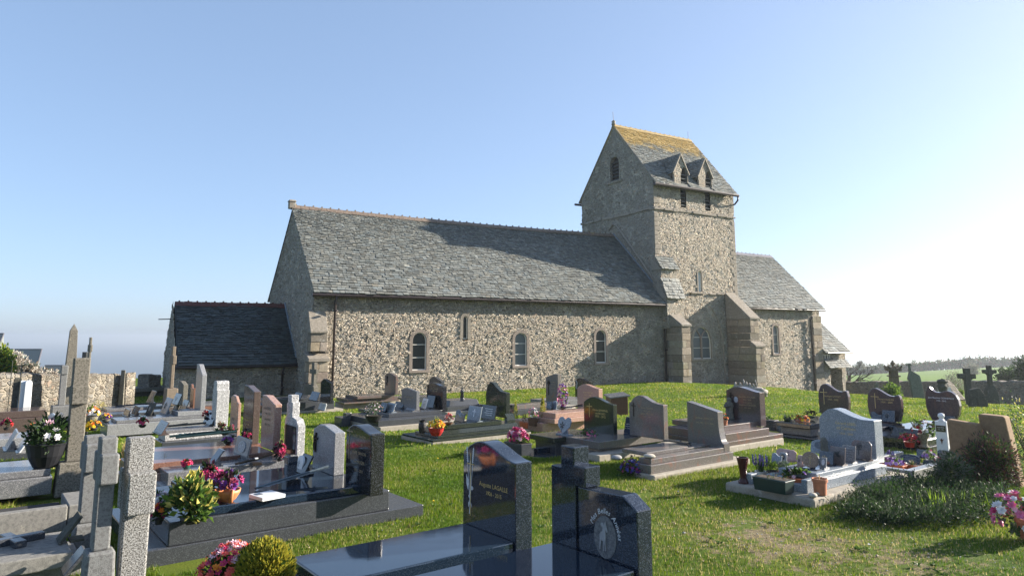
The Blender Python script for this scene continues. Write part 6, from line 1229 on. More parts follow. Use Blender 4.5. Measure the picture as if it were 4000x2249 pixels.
m = MB(); m.lathe([(.05, 0), (.055, .02), (.06, hh * .3), (.05, hh * .55), (.06, hh * .72), (.045, hh * .85), (.035, hh * .95), (.005, hh)], n=12, sx=.7); m.build('figure', STT, o, smooth=True)
potted('flower_bunch', 'small bunch of pale and pink flowers beside the wide dark plaque', 'j', 1020, 1128, 245, 345, T_BG, zb_, ('vase', 'white', 30, .3), (('grey', 'mid'), 'dome', 90, .035, .5), (('palepink', 'white', 'pink'), 16, .03, .0), 'flowers')
potted('grave_vase', 'maroon fluted urn-shaped vase standing at the left corner of the concrete base', 'j', 176, 272, 410, 615, T_BG, zg, ('vase', 'maroon', 96, 1.0), None, None, 'vase')
potted('potted_muscari', 'blue grape hyacinths in a white pot at the end of the blue-grey tomb', 'j', 290, 455, 375, 560, T_BG, zg, ('pot', 'white', 95, .25), (('mid', 'dark'), 'grass', 60, .012, .5), None)
seedc[0] += 1
potted('muscari_blooms', 'spikes of blue grape hyacinth rising above their white pot', 'j', 300, 450, 375, 520, T_BG, zg + .08, None, (('mid',), 'spires', 16, .01, .5), (('blue', 'lilac', 'blue'), 22, .016, 0), 'flowers', group=None)
potted('potted_plant', 'round lime-green cushion plant in a black pot on the blue-grey tomb', 'j', 425, 518, 455, 572, T_BG, zg + .03, ('pot', 'black', 90, .52), (('lime', 'light'), 'dome', 200, .03, .5))
potted('potted_plant', 'grey-green bushy plant in a red pot, middle of the pots on the blue-grey tomb', 'j', 508, 635, 452, 580, T_BG, zg + .03, ('pot', 'orange', 100, .5), (('grey', 'mid', 'grey'), 'dome', 240, .035, .35))
potted('planter', 'long dark-green planter on an orange saucer at the front of the blue-grey tomb', 'j', 332, 625, 562, 680, T_BG, zg + .012, ('box', 'green', 285, .88), (('mid', 'brown'), 'dome', 60, .03, .4), None, 'planter')
potted('potted_flower', 'wide brown-red bowl with leafy primroses right of the dark-green planter', 'j', 592, 765, 515, 655, T_BG, zg, ('bowl', 'orange', 165, .62), (('dark', 'mid', 'light'), 'dome', 150, .06, .6), (('lilac', 'palepink'), 12, .03, 0))
potted('potted_plant', 'tapered terracotta pot with dry stems at the front corner of the concrete base', 'j', 805, 935, 550, 712, T_BG, zg, ('pot', 'terra', 120, .80), (('dry', 'brown'), 'grass', 10, .008, .5))
pebble('oval cream pebble lying in front of the terracotta pot', 'j', 765, 850, 694, 735, T_BG, zg); pebble('smaller cream pebble touching the terracotta pot', 'j', 826, 876, 682, 716, T_BG, zg)
# --- small kerbed grave
x, y, zk, wk = WK
potted('planter', 'long orange planter with blue-violet pansies in the white-kerbed grave', 'j', 1388, 1572, 412, 500, T_WK, zk - .10, ('box', 'orange', 180, .5), (('mid', 'light'), 'dome', 120, .04, .5), (('lilac', 'purple', 'lilac'), 40, .03, 0), 'planter')
potted('potted_plant', 'orange pot with a withered tuft in the white-kerbed grave', 'j', 1580, 1710, 415, 505, T_WK, zk - .10, ('box', 'orange', 115, .45), (('dry', 'grey', 'mid'), 'grass', 40, .012, .5))
potted('muscari_blooms', 'clump of blue grape hyacinths behind the white-kerbed grave', 'j', 1385, 1495, 335, 440, T_WK, zk - .14, None, (('mid', 'light'), 'spires', 40, .01, .5), (('blue', 'lilac'), 26, .016, 0), 'flowers', group=None)
plaque('large dark plaque with curved top lying back in the white-kerbed grave', 'j', (1700, 470), 390, 1525, T_WK, zk - .12, BLU, 'arch', motif=('lines', BLG), lean=.5); plaque('low dark wedge plaque at the right end of the white-kerbed grave', 'j', (1815, 478), 435, 1725, T_WK, zk - .1, BLK, lean=.6)
plaque('dark plaque with tree picture at the back of the white-kerbed grave', 'j', (1765, 410), 350, 1675, T_WK, zk - .05, BLU, motif=('tree', BLG)); plaque('dark clipped plaque against the white marker post', 'j', (1960, 415), 358, 1850, T_WK, zk - .05, BLU, 'clip')
potted('potted_flower', 'pink and white flower posy in the middle of the white-kerbed grave', 'j', 1735, 1850, 350, 450, T_WK, zk - .1, ('pot', 'white', 60, .3), (('mid', 'light'), 'dome', 90, .04, .5), (('pink', 'white', 'lilac'), 26, .03, 0)); potted('planter', 'small orange planter of trailing blooms below the white marker post', 'j', 1845, 1960, 405, 450, T_WK, zk - .08, ('box', 'orange', 110, .5), (('mid', 'grey'), 'dome', 60, .04, .5), (('rose', 'pink'), 16, .025, 0), 'planter')
# --- front left: planter shrub, swan bowl and ornaments
zS, zP = T_SAN.zt, T_SAN.zb
potted('planter', 'dark planter with variegated yellow-green spotted shrub, in the front left tomb', 'd', 470, 930, 420, 830, T_SAN, zP, ('box', 'black', 300, .10), (('dark', 'mid', 'mid', 'cream', 'light'), 'dome', 520, .085, .55), None, 'planter', plantbox=.16)
potted('flowering_shoots', 'upright cream-yellow leaf shoots topping the dark planter shrub', 'd', 510, 930, 330, 640, T_SAN, zP + .1, None, (('cream', 'yel', 'cream', 'cream'), 'col', 420, .055, .6), None, 'plant', plantbox=.12, group=None)
potted('potted_hydrangea', 'white hydrangea heads just right of the lichen-speckled cross', 'd', 290, 450, 525, 760, T_SAN, .35, ('pot', 'black', 90, .3), (('dark', 'mid'), 'dome', 90, .06, .6), (('white', 'white', 'lilac'), 44, .030, .0))
potted('potted_flower', 'magenta pansies low beside the lichen-speckled cross', 'd', 280, 415, 655, 860, T_SAN, .3, ('pot', 'black', 90, .3), (('dark', 'mid'), 'dome', 90, .06, .6), (('mag', 'rose', 'orange'), 20, .034, .0))
# swan-handled terracotta bowl of ornamental cabbages and wine roses
W, k = where('d', 1120, 600, T_SAN, zS); o = thing('swan_bowl', W, ROT_G, 'swan-shaped terracotta bowl of wine-red and violet flowers on the polished front left slab', 'potted plant', GP)
m = MB(); m.lathe([(.06, 0), (.10, .03), (.14, .10), (.15, .14), (.135, .14), (.11, .08)], n=18, sx=1.0, sy=1.15); m.build('bowl', PT['swan'], o, smooth=True)
m = MB(); m.tube([(-.04, .13, .08), (-.06, .22, .10), (-.06, .25, .05), (-.05, .20, .01)], .022, 8, r1=.03); m.build('swan_neck', PT['brown'], o, smooth=True); m = MB(); m.tube([(.0, -.14, .02), (.0, -.17, .10), (.02, -.16, .20)], .03, 8, r1=.02); m.build('handle', PT['swan'], o, smooth=True)
o.scale = (.82, .82, .82); rg = random.Random(5); m = MB(); foliage(m, (0, 0, .18), (.17, .2, .13), 150, .07, rg, [0, 1, 0], 'dome', w=.6); m.build('foliage', [LF['dark'], LF['purp']], o); m = MB(); blooms(m, (0, 0, .18), (.15, .19, .14), 34, .05, rg, [0, 1, 2, 0], .1); m.build('blossoms', [FL['wine'], FL['mag'], FL['purple']], o)
potted('potted_flower', 'wine-red rose cluster behind the swan-shaped bowl', 'd', 765, 1080, 235, 440, T_SAN, zS, ('bowl', 'black', 170, .2), (('dark', 'purp'), 'dome', 120, .07, .6), (('wine', 'mag', 'rose'), 42, .042, .05), plantbox=.13)
W, k = where('d', 1560, 560, T_SAN, zS); o = thing('memorial_plaque', W, ROT_G + .2, 'flat white tile plaque with a small dark emblem on the polished front left slab', 'plaque', GPL); m = MB(); m.box(-.11, .14, -.13, .13, 0, .035); m.build('panel', WHM, o, bevel=.004); m = MB(); m.box(-.08, -.02, .02, .09, .036, .04); m.build('emblem', BLK, o)
W, k = where('d', 1850, 400, T_SAN, zS); o = thing('metal_branch', W, ROT_G, 'large dark metal palm branch lying across the polished front left slab', 'ornament'); m = MB(); m.tube([(-.42, -.10, .02), (-.1, -.02, .06), (.3, .06, .10), (.46, .1, .12)], .014, 6)
for q in range(14):
    a = -.38 + q * .056
    for s in (-1, 1): m.add([(a, -.09 + q * .012, .03 + q * .006), (a + .08, -.09 + q * .012 + s * .07, .035 + q * .006), (a + .15, -.07 + q * .012 + s * .05, .04 + q * .006), (a + .05, -.085 + q * .012, .032 + q * .006)], [(0, 1, 2, 3)])
m.build('branch', plain('pewter', (.10, .13, .15), .35, .7), o); m = MB(); m.box(-.08, .08, -.07, .07, .0, .05); m.build('block', BLK, o)
W, k = where('d', 1838, 330, T_SAN, zS); o = thing('grave_vase', W, ROT_G, 'tall dark square vase with silver cross lines beside the crucifix stele', 'vase'); m = MB(); m.frus(-.05, .05, -.05, .05, 0, .24, -.012); m.build('vase', BLU, o, bevel=.006); m = MB(); m.box(-.058, -.054, -.004, .004, .04, .22); m.box(-.059, -.055, -.03, .03, .15, .158); m.build('emblem', BLG, o)
plaque('dark plaque on an easel beside the crucifix stele', 'd', (1990, 320), 105, 1890, T_SAN, zS, BLK, lean=.45, foot=True); plaque('small white plaque with a round flower behind the dark vase', 'd', (1955, 300), 118, 1885, T_SAN, zS, WHM, 'arch', motif=('flower', BLG))
# on the mottled slab with the speckled cross stele
z6 = .355
plaque('grey square plaque with an engraved medallion, standing on the mottled blue-grey slab', 'c', (950, 1192), 990, 772, T_S6, z6, MID, motif=('oval', BLG), lean=.2)
plaque('thin dark plaque seen edge-on, on the mottled blue-grey slab', 'c', (600, 1250), 1072, 552, T_S6, z6, BLU, lean=.6)
potted('potted_flower', 'tiny bowl of red flowers on the mottled blue-grey slab', 'c', 285, 388, 1182, 1265, T_S6, z6, ('bowl', 'green2', 80, .45), (('dark',), 'dome', 30, .03, .6), (('red', 'rose'), 22, .03, .0))
potted('potted_flower', 'wine-red dried bouquet leaning on the rough speckled cross stele', 'c', 1238, 1345, 1018, 1185, T_S6, z6, ('pot', 'black', 50, .2), (('purp', 'dark'), 'ball', 120, .05, .6), (('wine', 'rose'), 30, .035, -.5))
W, k = where('c', 1010, 1220, T_S6, z6); o = thing('metal_branch', W, ROT_G, 'dark branch ornament with a white tag on the mottled blue-grey slab', 'ornament'); m = MB(); m.tube([(-.2, .05, .02), (.05, 0, .06), (.3, -.05, .13)], .014, 6); m.box(-.02, .1, -.1, .02, .0, .03); m.build('branch', BRZ, o); m = MB(); m.box(.03, .07, -.03, .0, .07, .085); m.build('tag', WHM, o)
potted('potted_grass', 'dry straw-coloured grass in a bright blue pot right of the lichen-speckled cross', 'c', -20, 205, 1110, 1425, None, .05, ('pot', 'blue', 135, .40), (('dry', 'dry', 'cream'), 'grass', 110, .008, .5), None)
potted('potted_grass', 'dry grass in a terracotta pot between the grey concrete cross and the lichen-speckled cross', 'b', 1215, 1330, 40, 320, None, .12, ('pot', 'terra', 110, .26), (('dry', 'cream', 'dry'), 'grass', 90, .008, .5), None)
# on the red tomb and behind
zr = .415
plaque('brown open-book plaque on the speckled slab edge, left of the red tomb', 'c', (75, 925), 795, 0, T_S2, .42, BRN, lean=.5, motif=('lines', DULL))
potted('potted_flower', 'dark wine-red wilted plant at the foot of the tall brown stele', 'c', 900, 1010, 880, 1008, T_S5, zr, ('pot', 'brown', 60, .25), (('purp', 'dark', 'brown'), 'dome', 130, .045, .6), (('wine', 'rose'), 18, .03, 0)); potted('potted_flower', 'small pot of violet pansies lying on the red tomb', 'c', 700, 825, 945, 1015, T_S5, zr, ('bowl', 'black', 70, .4), (('dark', 'mid'), 'dome', 60, .035, .6), (('purple', 'lilac'), 18, .03, 0))
potted('potted_plant', 'dark olive leafy pot in front of the small red stele', 'c', 640, 830, 800, 915, T_S5, zr, ('bowl', 'black', 100, .3), (('dark', 'brown', 'mid'), 'dome', 160, .05, .6), (('wine',), 10, .03, 0), plantbox=.14)
W, k = where('c', 520, 930, T_S5, zr); o = thing('metal_branch', W, ROT_G, 'long dark bronze foliage ornament lying on the red tomb', 'ornament'); m = MB(); m.tube([(-.5, .1, .03), (0, .06, .05), (.5, .0, .06)], .02, 6); m.tube([(-.45, -.1, .03), (0, -.15, .05), (.45, -.2, .06)], .02, 6)
for q in range(12): m.add([(-.4 + q * .07, .05, .04), (-.34 + q * .07, .15, .06), (-.28 + q * .07, .05, .05)], [(0, 1, 2)])
m.build('branch', plain('dark_verdigris', (.02, .05, .055), .5, .4), o)
plaque('dark blue plaque with a white patch beside the pale leaning speckled stele', 'c', (590, 830), 690, 470, T_S2, .42, BLU, lean=.4, motif=('bird', WLET)); potted('potted_flower', 'dark red dried flowers perched behind the dark blue plaque', 'c', 505, 560, 668, 760, T_S2, .5, ('pot', 'black', 30, .3), (('purp',), 'dome', 40, .04, .6), (('red', 'wine'), 12, .03, 0))
W, k = where('c', 300, 835, T_S2, .42); o = thing('metal_branch', W, ROT_G, 'dark metal wreath branch on the light slab of the pale leaning stele', 'ornament'); m = MB(); m.tube([(-.4, .06, .03), (0, 0, .04), (.4, -.03, .05)], .02, 6); m.tube([(-.3, .0, .03), (.1, .1, .05)], .015, 6); m.build('branch', DARKS, o)
potted('potted_flower', 'round dark red chrysanthemum on the light slab, centre of the left rows', 'a', 1405, 1520, 1140, 1235, T_S2, .42, ('bowl', 'black', 70, .3), (('dark', 'mid'), 'dome', 90, .04, .6), (('rose', 'wine', 'red'), 36, .028, 0))
z1 = .358
for i, (N, yt, xl, mt, lb) in enumerate((((1700, 1110), 945, 1632, BLG, 'blue-white mottled plaque leaning among the plaques below the wayside cross'), ((1815, 1085), 1000, 1770, OLDG, 'brownish crooked plaque at the foot of the wayside cross'), ((1822, 1010), 900, 1765, BLU, 'dark blue plaque with bright top, high on the block of the wayside cross'), ((1545, 1120), 1000, 1480, DARKS, 'dark weathered plaque between the grey book plaque and the blue-white one'), ((1395, 1120), 1030, 1330, BRN, 'brown plaque with a bright edge on the pale slab'), ((1900, 1065), 965, 1850, BLK, 'black plaque behind the slim tall pale stele'))):
    plaque(lb, 'a', N, yt, xl, T_S1, z1 if i != 2 else .55, mt, lean=.35, motif=('flower', DARKS if mt is BLG else BLG))
plaque('large grey-blue plaque tilted back near the wall gap', 'a', (1545, 985), 865, 1470, T_L10, .32, DKG, lean=.4); plaque('small dark red bloom plaque at the end of the pale slab', 'a', (1310, 1130), 1065, 1255, T_S1, z1, BLK, lean=.3)
W, k = where('a', 1420, 1015, T_L10, .32); o = thing('metal_branch', W, ROT_G, 'long dark metal ornament on the bright-topped grey tomb', 'ornament'); m = MB(); m.tube([(-.6, .0, .03), (0, .05, .05), (.7, .0, .05)], .025, 6); m.build('branch', BLK, o)
# pots above the little concrete cross
potted('potted_plant', 'round dry straw-yellow dome plant behind the orange and red flowers', 'a', 940, 1095, 962, 1065, None, .3, ('pot', 'black', 80, .25), (('dry', 'gold', 'cream'), 'dome', 300, .03, .4))
potted('potted_flower', 'orange, yellow and red flowers in a round mossy pot, right of the tall mottled shaft', 'a', 858, 1012, 1030, 1195, None, .35, ('bowl', 'stone', 120, .45), (('mid', 'light'), 'dome', 120, .05, .6), (('orange', 'yellow', 'coral', 'white', 'orange'), 40, .045, .0))
potted('potted_flower', 'purple and yellow pansies in a small mossy bowl, right of the orange flowers', 'a', 1032, 1142, 1098, 1182, None, .3, ('bowl', 'stone', 80, .4), (('mid', 'grey'), 'dome', 90, .04, .6), (('purple', 'yellow', 'purple', 'orange'), 26, .034, 0))
potted('potted_flower', 'low pot of bright yellow daisies beneath the orange flowers', 'a', 875, 1030, 1170, 1265, None, .25, ('pot', 'black', 90, .3), (('mid', 'light', 'yel'), 'dome', 110, .05, .35), (('yellow', 'orange', 'yellow'), 34, .034, 0)); potted('potted_flower', 'pale yellow flower close to the tall mottled shaft', 'a', 858, 912, 1225, 1300, None, .2, ('pot', 'black', 40, .3), (('mid',), 'dome', 30, .05, .6), (('yellow',), 12, .04, 0))
# left edge
zc_ = .36
potted('planter', 'big dark oval planter of white flowers on the blue-shining light grey tomb', 'b', 225, 690, -145, 330, T_LC, .36, ('bowl', 'black', 350, .50), (('dark', 'dark', 'mid'), 'dome', 650, .075, .45), (('white', 'white', 'palepink'), 16, .06, .05), 'planter', plantbox=.2)
plaque('tilted white book plaque on the light grey tomb at the left edge', 'b', (190, 195), 25, 125, T_LC, .36, WHM, lean=.5); plaque('pale open plaque cut by the left edge', 'b', (62, 175), -20, 0, T_LC, .36, LGT, lean=.4)
plaque('white plaque standing upright among the white flowers', 'a', (520, 1210), 1120, 440, T_L8, .36, WHM, lean=.4); plaque('dark plaque with pale rim leaning beside the dark brown tomb', 'a', (400, 1265), 1095, 245, T_L8, .34, DKG, lean=.7); plaque('grey plaque behind the white flowers on the left', 'a', (600, 1200), 1110, 530, T_L8, .36, MID, lean=.4)
potted('potted_flower', 'dark red flower head against the dark brown tomb, far left', 'a', 10, 115, 1150, 1260, T_L8, .34, ('pot', 'black', 50, .25), (('dark',), 'dome', 60, .05, .6), (('rose', 'red', 'wine'), 26, .04, 0)); potted('potted_flower', 'single peach-coloured flower beside the white plaque', 'a', 300, 380, 1200, 1265, T_L8, .34, ('pot', 'black', 40, .3), (('mid',), 'dome', 30, .04, .6), (('orange', 'palepink'), 9, .04, 0))
for i, (xx, yy, mt, lb) in enumerate(((60, 935, BLG, 'flat grey plaque farthest left on the plaque-strewn tomb'), (170, 925, BLK, 'flat black plaque second on the plaque-strewn tomb'), (290, 915, MID, 'flat mid-grey plaque in the middle of the plaque-strewn tomb'), (400, 930, BLK, 'flat black plaque next to the right end of the plaque-strewn tomb'), (500, 920, BLG, 'flat grey plaque nearest the pale cross on the plaque-strewn tomb'))):
    W, k = where('a', xx, yy, T_LA, .3); o = thing('memorial_plaque', W, ROT_G + random.uniform(-.3, .3), lb, 'plaque', GPL); m = MB(); m.prism([(0, 0), (.3, 0), (.3, .09), (0, .02)], lambda p, q: (p, -.16, q), lambda p, q: (p, .16, q)); m.build('panel', mt, o, bevel=.004); m = MB(); m.tube([(.05, .1, .06), (.15, .0, .10), (.25, -.1, .12)], .02, 5); m.build('emblem', DARKS, o)
plaque('dark book-shaped plaque standing askew on the shaded concrete slab', 'b', (580, 1130), 810, 735 - 60, T_LE2, .22, DARKS, lean=.5, motif=('flower', OLDG)) if False else None
W = at_z(px('b', 590, 1120), T_LE2.z0 + .22); t = Tomb('memorial_plaque', 'weathered book-shaped plaque leaning askew on the shaded concrete slab', 'plaque', None, 0, .0, GPL, W); m = MB(); m.prism([(0, 0), (.025, -.012), (.175, .20), (.15, .215)], lambda p, q: (p, -.05, q + .01), lambda p, q: (p, .17, q + .01)); m.build('panel', DARKS, t.o, bevel=.006); m = MB(); m.box(.09, .2, -.02, .14, 0, .02); m.build('stand', DARKS, t.o)
W = at_z(px('b', 150, 1110), T_LE2.z0 + .22); o = thing('stone_cross', W, ROT_G + .25, 'small dark stone cross lying flat on the shaded concrete slab', 'cross'); m = MB(); m.box(-.34, .22, -.045, .045, 0, .06); m.build('shaft', DKG, o, bevel=.008); m = MB(); m.box(-.06, .03, -.2, -.046, 0, .058); m.box(-.06, .03, .046, .2, 0, .058); m.build('arm', DKG, o, bevel=.008)
W = at_z(px('b', 640, 1445), T_LE2.z0 + .12); t = Tomb('memorial_plaque', 'dark cross-carved plaque leaning at the bottom left edge of the picture', 'plaque', None, 0, 0, GPL, W); m = MB(); m.prism([(0, 0), (.025, -.012), (.16, .15), (.135, .165)], lambda p, q: (p, -.05, q + .01), lambda p, q: (p, .17, q + .01)); m.build('panel', DKG, t.o, bevel=.006)
# foreground flowers at the bottom edge: heather ball and coral blooms on the LAGALLE slab end
W = at_d(px('d', 1540, 1430), 4.9); k = 4.9 * 1.02 / 2700 * .3447; zb_ = W[2]; W[2] = land(W[0], W[1])
o = thing('heather_ball', W, 0, 'round golden-green clipped heather ball at the bottom edge beside coral flowers', 'shrub'); rg = random.Random(77); kk = k; zb_ -= W[2]; m = MB(); m.lathe([(r * .34, zz * (zb_ - .02)) for r, zz in POTP['pot']], n=18); m.build('pot', PT['terra'], o)
rx, rz = 285 * kk, 320 * kk; m = MB(); c = Vector((0, 0, zb_))
for i in range(7500):
    u = rdir(rg, -.25); p = c + Vector((u.x * rx, u.y * rx * .9, u.z * rz)) * rg.choice((rg.uniform(.9, 1.03), rg.uniform(.6, .95))) * (1 + .07 * noise.noise(u * 4)); d = u * .8 + Vector((0, 0, .7)) + rdir(rg) * .35
    leaf(m, p, d, .036 * rg.uniform(.7, 1.3), .015, rg.choice((0, 0, 1, 1, 2)), rg, .1)
m.build('foliage', [LF['gold'], LF['yel'], LF['mid']], o)
W2 = at_d(px('d', 1085, 1400), 4.95); zc2 = W2[2] - .02; W2[2] = land(W2[0], W2[1]); zc2 -= W2[2]; o = thing('potted_flower', W2, 0, 'mound of coral-red, pink and lilac flowers at the bottom edge, left of the golden ball', 'potted plant', GP); m = MB(); m.lathe([(r * .30, zz * zc2) for r, zz in POTP['pot']], n=18); m.build('pot', PT['terra'], o); m = MB(); foliage(m, (0, 0, zc2), (.13, .17, .14), 320, .045, rg, [0, 1], 'dome'); m.build('foliage', [LF['mid'], LF['dark']], o)
m = MB()
for i in range(190):
    u = rdir(rg, -.1); p = Vector((u.x * .17, u.y * .17, u.z * .18 + .02)) * rg.uniform(.9, 1.06); q = 3 if (p.z > .12 and rg.random() < .5) else rg.choice((0, 0, 1, 0, 1, 2, 4)); bloom(m, p + Vector((.30 * max(0, p.z), 0, zc2)), u + Vector((0, 0, .4)), .024 * rg.uniform(.8, 1.2), q, rg, 5)
m.build('blossoms', [FL['coral'], FL['rose'], FL['orange'], FL['palepink'], FL['coral']], o)
# right: shrubs in front of the sandstone blocks, pink bouquet at the right edge, low spreading heather
def shrub(name, label, W, rx, ry, rz, n, L, mats, w=.4, stems=6, seed=1, cz=None, core=True, cat='shrub', group=None, shape='ball'):
    rg = random.Random(seed); o = thing(name, W, 0, label, cat, group); cz = rz if cz is None else cz; m = MB()
    for q in range(stems):
        an = rg.uniform(0, 6.28); e = Vector((math.cos(an) * rx * .6, math.sin(an) * ry * .6, cz + rz * rg.uniform(-.2, .6))); m.tube([(0, 0, -.05), (e.x * .4, e.y * .4, e.z * .45), tuple(e)], .014 * max(1, rz), 5, r1=.004)
    m.build('stems', plain(name + '_bark', (.07, .05, .035), .9) if name + '_bark' not in MATS else MATS[name + '_bark'], o)
    m = MB(); foliage(m, (0, 0, cz), (rx, ry, rz), n, L, rg, list(range(len(mats))), shape, w=w, up=.25); m.build('foliage', mats, o); return o
W, k = where('h', 1870, 1430, None, 0); W = W - np.array([GX[0], GX[1], 0]) * .25
shrub('dark_shrub', 'dark bushy shrub with dry tips hiding the base of the sandstone blocks', W, 255 * k, 200 * k, 235 * k, 5200, .05, [LF['dark'], LF['mid'], LF['brown'], LF['purp']], .35, 9, 3, cz=235 * k)
W, k = where('h', 1425, 1455, None, 0); W = W - np.array([GX[0], GX[1], 0]) * .2
o = shrub('potted_shrub', 'grey-leaved shrub in a red pot, left of the dark shrub by the sandstone', W, 175 * k, 150 * k, 140 * k, 1800, .05, [LF['grey'], LF['mid'], LF['grey'], LF['dark']], .4, 7, 4, cz=185 * k)
m = MB(); m.lathe([(r * 110 * k, zz * 70 * k - .02) for r, zz in POTP['pot']], n=16); m.build('pot', PT['red'], o)
W, k = where('h', 2150, 1150, None, 0); shrub('flowering_shrub', 'pale-flowered shrub at the right edge beside the sandstone blocks', W, .40, .4, .5, 1300, .05, [LF['mid'], LF['grey'], LF['dark'], LF['cream']], .4, 7, 6)
W, k = where('j', 2520, 1085, None, 0); o = thing('potted_flower', W, 0, 'pink and white artificial bouquet in a terracotta pot cut by the right edge', 'potted plant', GP); m = MB(); m.lathe([(r * .24, zz * .20) for r, zz in POTP['pot']], (.14, 0, 0), n=18); m.build('pot', PT['terra'], o); rg = random.Random(31); m = MB(); foliage(m, (.02, 0, .24), (.20, .18, .16), 240, .06, rg, [0, 1], 'ball'); m.build('foliage', [LF['mid'], LF['grey']], o); m = MB(); blooms(m, (.02, 0, .24), (.21, .19, .2), 66, .045, rg, [0, 1, 0, 2, 3], -.6); m.build('blossoms', [FL['pink'], FL['white'], FL['palepink'], FL['rose']], o)
# spreading heather carpet: clumps of low dense foliage
HM = []
m = MB(); rg = random.Random(9); hull = [px('j', *q) for q in ((1010, 905), (1230, 740), (1500, 690), (1800, 640), (2150, 690), (2400, 730), (2480, 820), (2300, 905), (2100, 985), (1700, 985), (1400, 965))]
hw = [G(q) for q in hull]; hx, hy = [p[0] for p in hw], [p[1] for p in hw]
def inpoly(x, y, P):
    r = False; j = len(P) - 1
    for i in range(len(P)):
        if (P[i][1] > y) != (P[j][1] > y) and x < (P[j][0] - P[i][0]) * (y - P[i][1]) / (P[j][1] - P[i][1]) + P[i][0]: r = not r
        j = i
    return r
cl = []
for q in range(640):
    for _ in range(60):
        x, y = rg.uniform(min(hx), max(hx)), rg.uniform(min(hy), max(hy))
        if inpoly(x, y, hw): break
    else: continue
    if noise.noise(Vector((x * 1.7, y * 1.7, 3))) < -.33: continue
    cl.append((x, y)); h = .13 + .14 * (noise.noise(Vector((x * 1.3, y * 1.3, 0))) + .5) ; r = rg.uniform(.10, .2)
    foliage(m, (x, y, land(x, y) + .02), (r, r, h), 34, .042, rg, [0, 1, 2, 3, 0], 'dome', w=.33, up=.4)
HEATHER_POLY = hw
tag(m.build('heather_carpet', [LF['dark'], leafmat('leaf_shaded_bluish', (.032, .052, .032)), LF['mid'], leafmat('leaf_shaded_dull', (.055, .075, .045))]), 'dark low spreading heather covering the ground in front of the sandstone blocks', 'ground cover', kind='stuff')  # leaf colours darkened to stand in for shade from blocks and shrubs
for i, (xx, yy, n) in enumerate(((1850, 850, 22), (2060, 860, 24), (2250, 850, 16))):
    W, k = where('j', xx, yy); o = thing('iris_leaves', W, 0, ('clump of upright pale-green blades, left of three on the dark heather', 'clump of upright pale-green blades, middle of three on the dark heather', 'clump of upright pale-green blades, right of three on the dark heather')[i], 'plant', 'blade clumps on the heather'); m = MB()
    for q in range(n):
        x, y = rg.gauss(0, .12), rg.gauss(0, .09); h = rg.uniform(.14, .26); an = rg.uniform(0, 3.14); s = Vector((math.cos(an), math.sin(an), 0)) * .008; tip = Vector((x + rg.gauss(0, .05), y + rg.gauss(0, .05), h)); b0 = Vector((x, y, 0)); m.add([tuple(b0 - s), tuple(b0 + s), tuple((b0 + tip) / 2 + s), tuple((b0 + tip) / 2 - s), tuple(tip)], [(0, 1, 2, 3), (3, 2, 4)])
    m.build('blades', LF['lime'], o)
# ------------------------------------------------------------------ ground, walls, distance
SEA = -60.0
def far(x, y):
    """the hill: churchyard plateau, a field falling away to the east, steep drop to the sea elsewhere"""
    z = land(x, y); r = math.hypot(x, y); az = math.degrees(math.atan2(x, y))
    if r < 44 and az < 22: return z
    if az > 0:
        k = smooth(36, 60, r); xq = CX + FPX * math.tan(math.radians(min(az, 60))) * .97; xq = (xq - 3300) / .27174
        ye = 1350 + .27174 * (385 - 92 * max(-.3, min(1.2, (xq - 270) / 1500)) + 14); dd = ray(3500, ye); ze = EYE + dd[2] / dd[1] * 262 * math.cos(math.radians(az)) * 1.22
        f = -2.6 + (ze + 2.6) * max(0, (r - 55) / 270) if r < 325 else ze - (r - 325) * .075
        zr = z * (1 - k) + f * k
    else: zr = z
    k = smooth(34, 90, r); g = -.6 - 8.5 * smooth(34, 130, r) - max(0, r - 130) * .11
    zl = z * (1 - k) + g * k
    t = smooth(8, 20, az); return max(SEA - 8, zl * (1 - t) + zr * t)
def bare(x, y):
    """worn patches of the front lawn, right of the cross-shaped stele"""
    v = 0
    for cx, cy, r, a in ((1.2, 7.9, 1.1, .62), (2.6, 7.2, 1.4, .8), (3.6, 6.7, 1.1, .74), (1.9, 9.3, .9, .5), (4.6, 6.0, 1.2, .6), (-2.2, 7.0, .45, .5), (-1.4, 7.5, .4, .4), (.4, 10.2, .9, .3)):
        v = max(v, a * math.exp(-((x - cx) ** 2 + (y - cy) ** 2) / r ** 2))
    return v
def axis(lo, hi, d0, d1, s, far_):
    a = list(np.arange(d0, d1 + s / 2, s)); st = s
    while a[-1] < hi: st *= 1.22; a.append(min(hi, a[-1] + st))
    st = s
    while a[0] > lo: st *= 1.22; a.insert(0, max(lo, a[0] - st))
    return a
xs, ys = axis(-1400, 2600, -22, 26, .4, 0), axis(-60, 2600, 1.5, 46, .4, 0)
m = MB()
for x in xs:
    for y in ys:
        z = far(x, y)
        if abs(x) < 30 and y < 50: z += .025 * noise.noise(Vector((x * .8, y * .8, 0))) + .012 * noise.noise(Vector((x * 2.6, y * 2.6, 4)))
        m.v.append((x, y, z - .012)); m.c.append((bare(x, y) if abs(x) < 30 and y < 40 else 0, 0, 0))
ny = len(ys)
for i in range(len(xs) - 1):
    for j in range(ny - 1):
        a = i * ny + j; m.f.append((a, a + ny, a + ny + 1, a + 1)); m.m.append(0)
GR, nt, bs, out = newmat('lawn'); t = NT(nt); v = t.n('TexCoord').outputs['Object']
n1 = t.noise(v, .55, 4, .6); n2 = t.noise(v, 4.5, 5, .7); n3 = t.noise(v, 45, 4, .75); at = t.n('VertexColor'); at.layer_name = 'Col'; sc_ = t.n('SeparateColor'); t.set(sc_.inputs[0], at.outputs[0])
